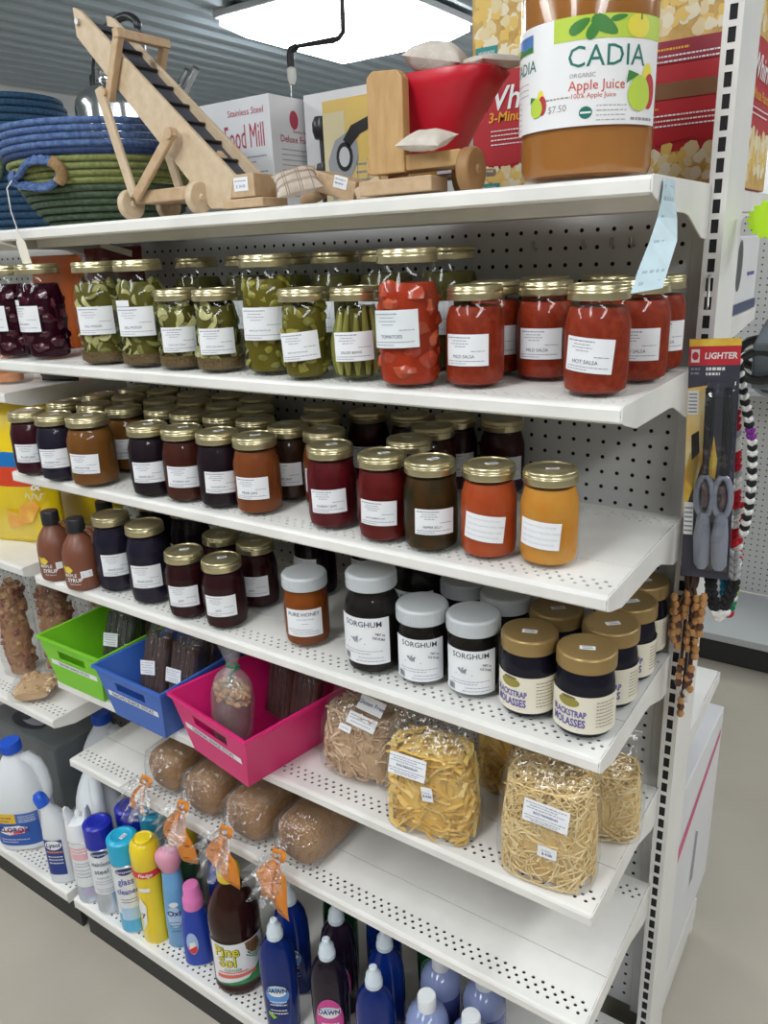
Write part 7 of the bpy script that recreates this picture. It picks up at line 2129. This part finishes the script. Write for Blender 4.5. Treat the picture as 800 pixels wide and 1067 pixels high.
# goods on the far side of the top: white and navy box, dark pack, neon starburst
t = thing('appliance_box', 'white and navy box on the far shelf past the end post', 'box', (-.09, .245, 1.4907))
G().box((0, 0, .06), (.19, .19, .12)).obj('carton', CARD, t, smooth=False, bevel=.002)
G().box((0, 0, .008), (.194, .194, .016)).obj('navy_base', mat('navy_carton', (.012, .03, .11), .4), t, smooth=False)
fn = planemap((.0956, 0, 0), (0, 1, 0), (0, 0, 1)); k = G(); k.mi = 0; k.disc(fn, -.06, .075, .022, .04, 18); k.mi = 1; dashes(k, fn, .06, .01, .07, .006)
k.obj('printed_marks', [BLACK, PURP], t, smooth=False)
t = thing('starburst_sign', 'neon yellow-green starburst price sign past the end post', 'sign', (.062, .055, 1.632))
pts = []
for i in range(36):
    a = 2 * PI * i / 36; r = .040 if i % 2 else .047
    pts.append((r * math.cos(a) + .012, r * .62 * math.sin(a)))
G().prism(pts, .0012, Matrix(((.94, 0, .34, 0), (-.34, 0, .94, 0), (0, 1, 0, 0), (0, 0, 0, 1))) ).obj('card', mat('neon_lime_card', (.52, .85, .02), .5), t, smooth=False)
G().tube([(.012, .004, .0), (.005, .03, .01), (-.05, .055, .012)], .0014, 6).obj('wire', CHROME, t)
t = thing('hanging_tool_pack', 'black and grey tool packs hanging on the far side past the end post', 'tool pack', (.052, .315, 1.37))
for i, (x, y, z, a) in enumerate(((-.02, .0, .02, .5), (.0, .05, -.01, -.4), (-.04, .10, .03, .2))):
    g = G(); g.tube([(x + .035 * math.cos(q), y, z + .026 * math.sin(q)) for q in [2 * PI * s / 18 for s in range(19)]], .008, 8, cap=False); g.obj('loop', BLACK if i != 1 else mat('steel_grey_tool', (.30, .32, .35), .3, metal=.5), t)
G().box((-.01, .06, .035), (.05, .12, .09), M=Matrix.Rotation(.3, 3, 'X')).obj('pack_body', mat('slate_pack', (.10, .12, .14), .4, col2=(.2, .23, .26), scale=12), t, smooth=False, bevel=.006)
G().tube([(-.01, .05, .08), (-.005, .07, .100), (0, .085, .104)], .002, 6).obj('hanger', CHROME, t)

# ------------------------------------------------------------ far gondola across the next aisle
fg = thing('far_shelving', 'grey-white shelving across the next aisle at the right edge', 'shelving', (.4, 2.0, 0))
def farbox(nm, c, d, m): G().box((c[0] - .4, c[1] - 2.0, c[2]), d).obj(nm, m, fg, smooth=False, bevel=.003)
farbox('kick_plate', (.5, 1.80, .055), (2.2, .02, .11), MATS['shade_black_kick_plate'])
farbox('base_deck', (.5, 1.98, .125), (2.2, .46, .03), mat('far_deck_grey', (.50, .52, .53), .45))
gq = pegpanel(fg, -.6, 1.6, .14, 1.7, 2.22, yr=0); gq.location = (-.4, -2.0, 0)
farbox('upright', (-.612, 2.24, .9), (.024, .08, 1.8), WHITE)
farbox('shelf', (.5, 2.08, 1.05), (2.2, .26, .02), mat('far_deck_grey', (.50, .52, .53), .45))
def farthing(nm, label, cat, loc, parts):
    t = thing(nm, label, cat, loc)
    for n_, c, d, m in parts: G().box(c, d).obj(n_, m, t, smooth=False, bevel=.004)
farthing('green_box', 'green and red box on the shelf across the aisle', 'box', (-.12, 2.06, 1.0607), [('upper_band', (0, 0, .115), (.16, .12, .07), mat('box_green', (.03, .25, .18), .4)), ('lower_band', (0, 0, .04), (.16, .12, .08), REDLAB)])
farthing('red_box', 'red box on the shelf across the aisle farther right', 'box', (.12, 2.06, 1.0607), [('carton', (0, 0, .06), (.18, .12, .12), REDLAB), ('label', (0, -.0605, .06), (.10, .001, .04), WHT)])
farthing('brown_pack', 'small rust-brown pack hung on the pegboard across the aisle', 'pack', (-.16, 2.17, 1.30), [('card', (0, 0, 0), (.05, .02, .06), mat('rust_brown', (.22, .06, .02), .6)), ('hook', (0, .025, .035), (.004, .046, .004), CHROME)])
EXPOSURE = 0.78
# ------------------------------------------------------------ camera and view
cam = bpy.data.cameras.new('camera')
co = bpy.data.objects.new('camera', cam)
COL.objects.link(co)
r0 = V((0.8265272, 0.5615081, -0.039516)); r1 = V((0.1480118, -0.2845272, -0.947173)); r2 = V((-0.5430887, 0.7770154, -0.3182793))
co.matrix_world = Matrix(((r0.x, -r1.x, -r2.x, 0.26939), (r0.y, -r1.y, -r2.y, -1.20897), (r0.z, -r1.z, -r2.z, 1.61182), (0, 0, 0, 1)))
cam.sensor_fit = 'HORIZONTAL'
cam.sensor_width = 36.0
cam.lens = 811.44 / 800 * 36.0
cam.clip_start = 0.02
SC.camera = co
w = bpy.data.worlds.new('world')
w.use_nodes = True
w.node_tree.nodes['Background'].inputs['Color'].default_value = (0.6, 0.65, 0.7, 1)
w.node_tree.nodes['Background'].inputs['Strength'].default_value = 0.05
SC.world = w
SC.view_settings.view_transform = 'Standard'
SC.view_settings.look = 'None'
SC.view_settings.gamma = 1
SC.view_settings.use_curve_mapping = False
SC.view_settings.exposure = EXPOSURE
SC.cycles.max_bounces = 10
SC.cycles.diffuse_bounces = 4
SC.cycles.glossy_bounces = 4
SC.cycles.transparent_max_bounces = 20
SC.cycles.sample_clamp_indirect = 6
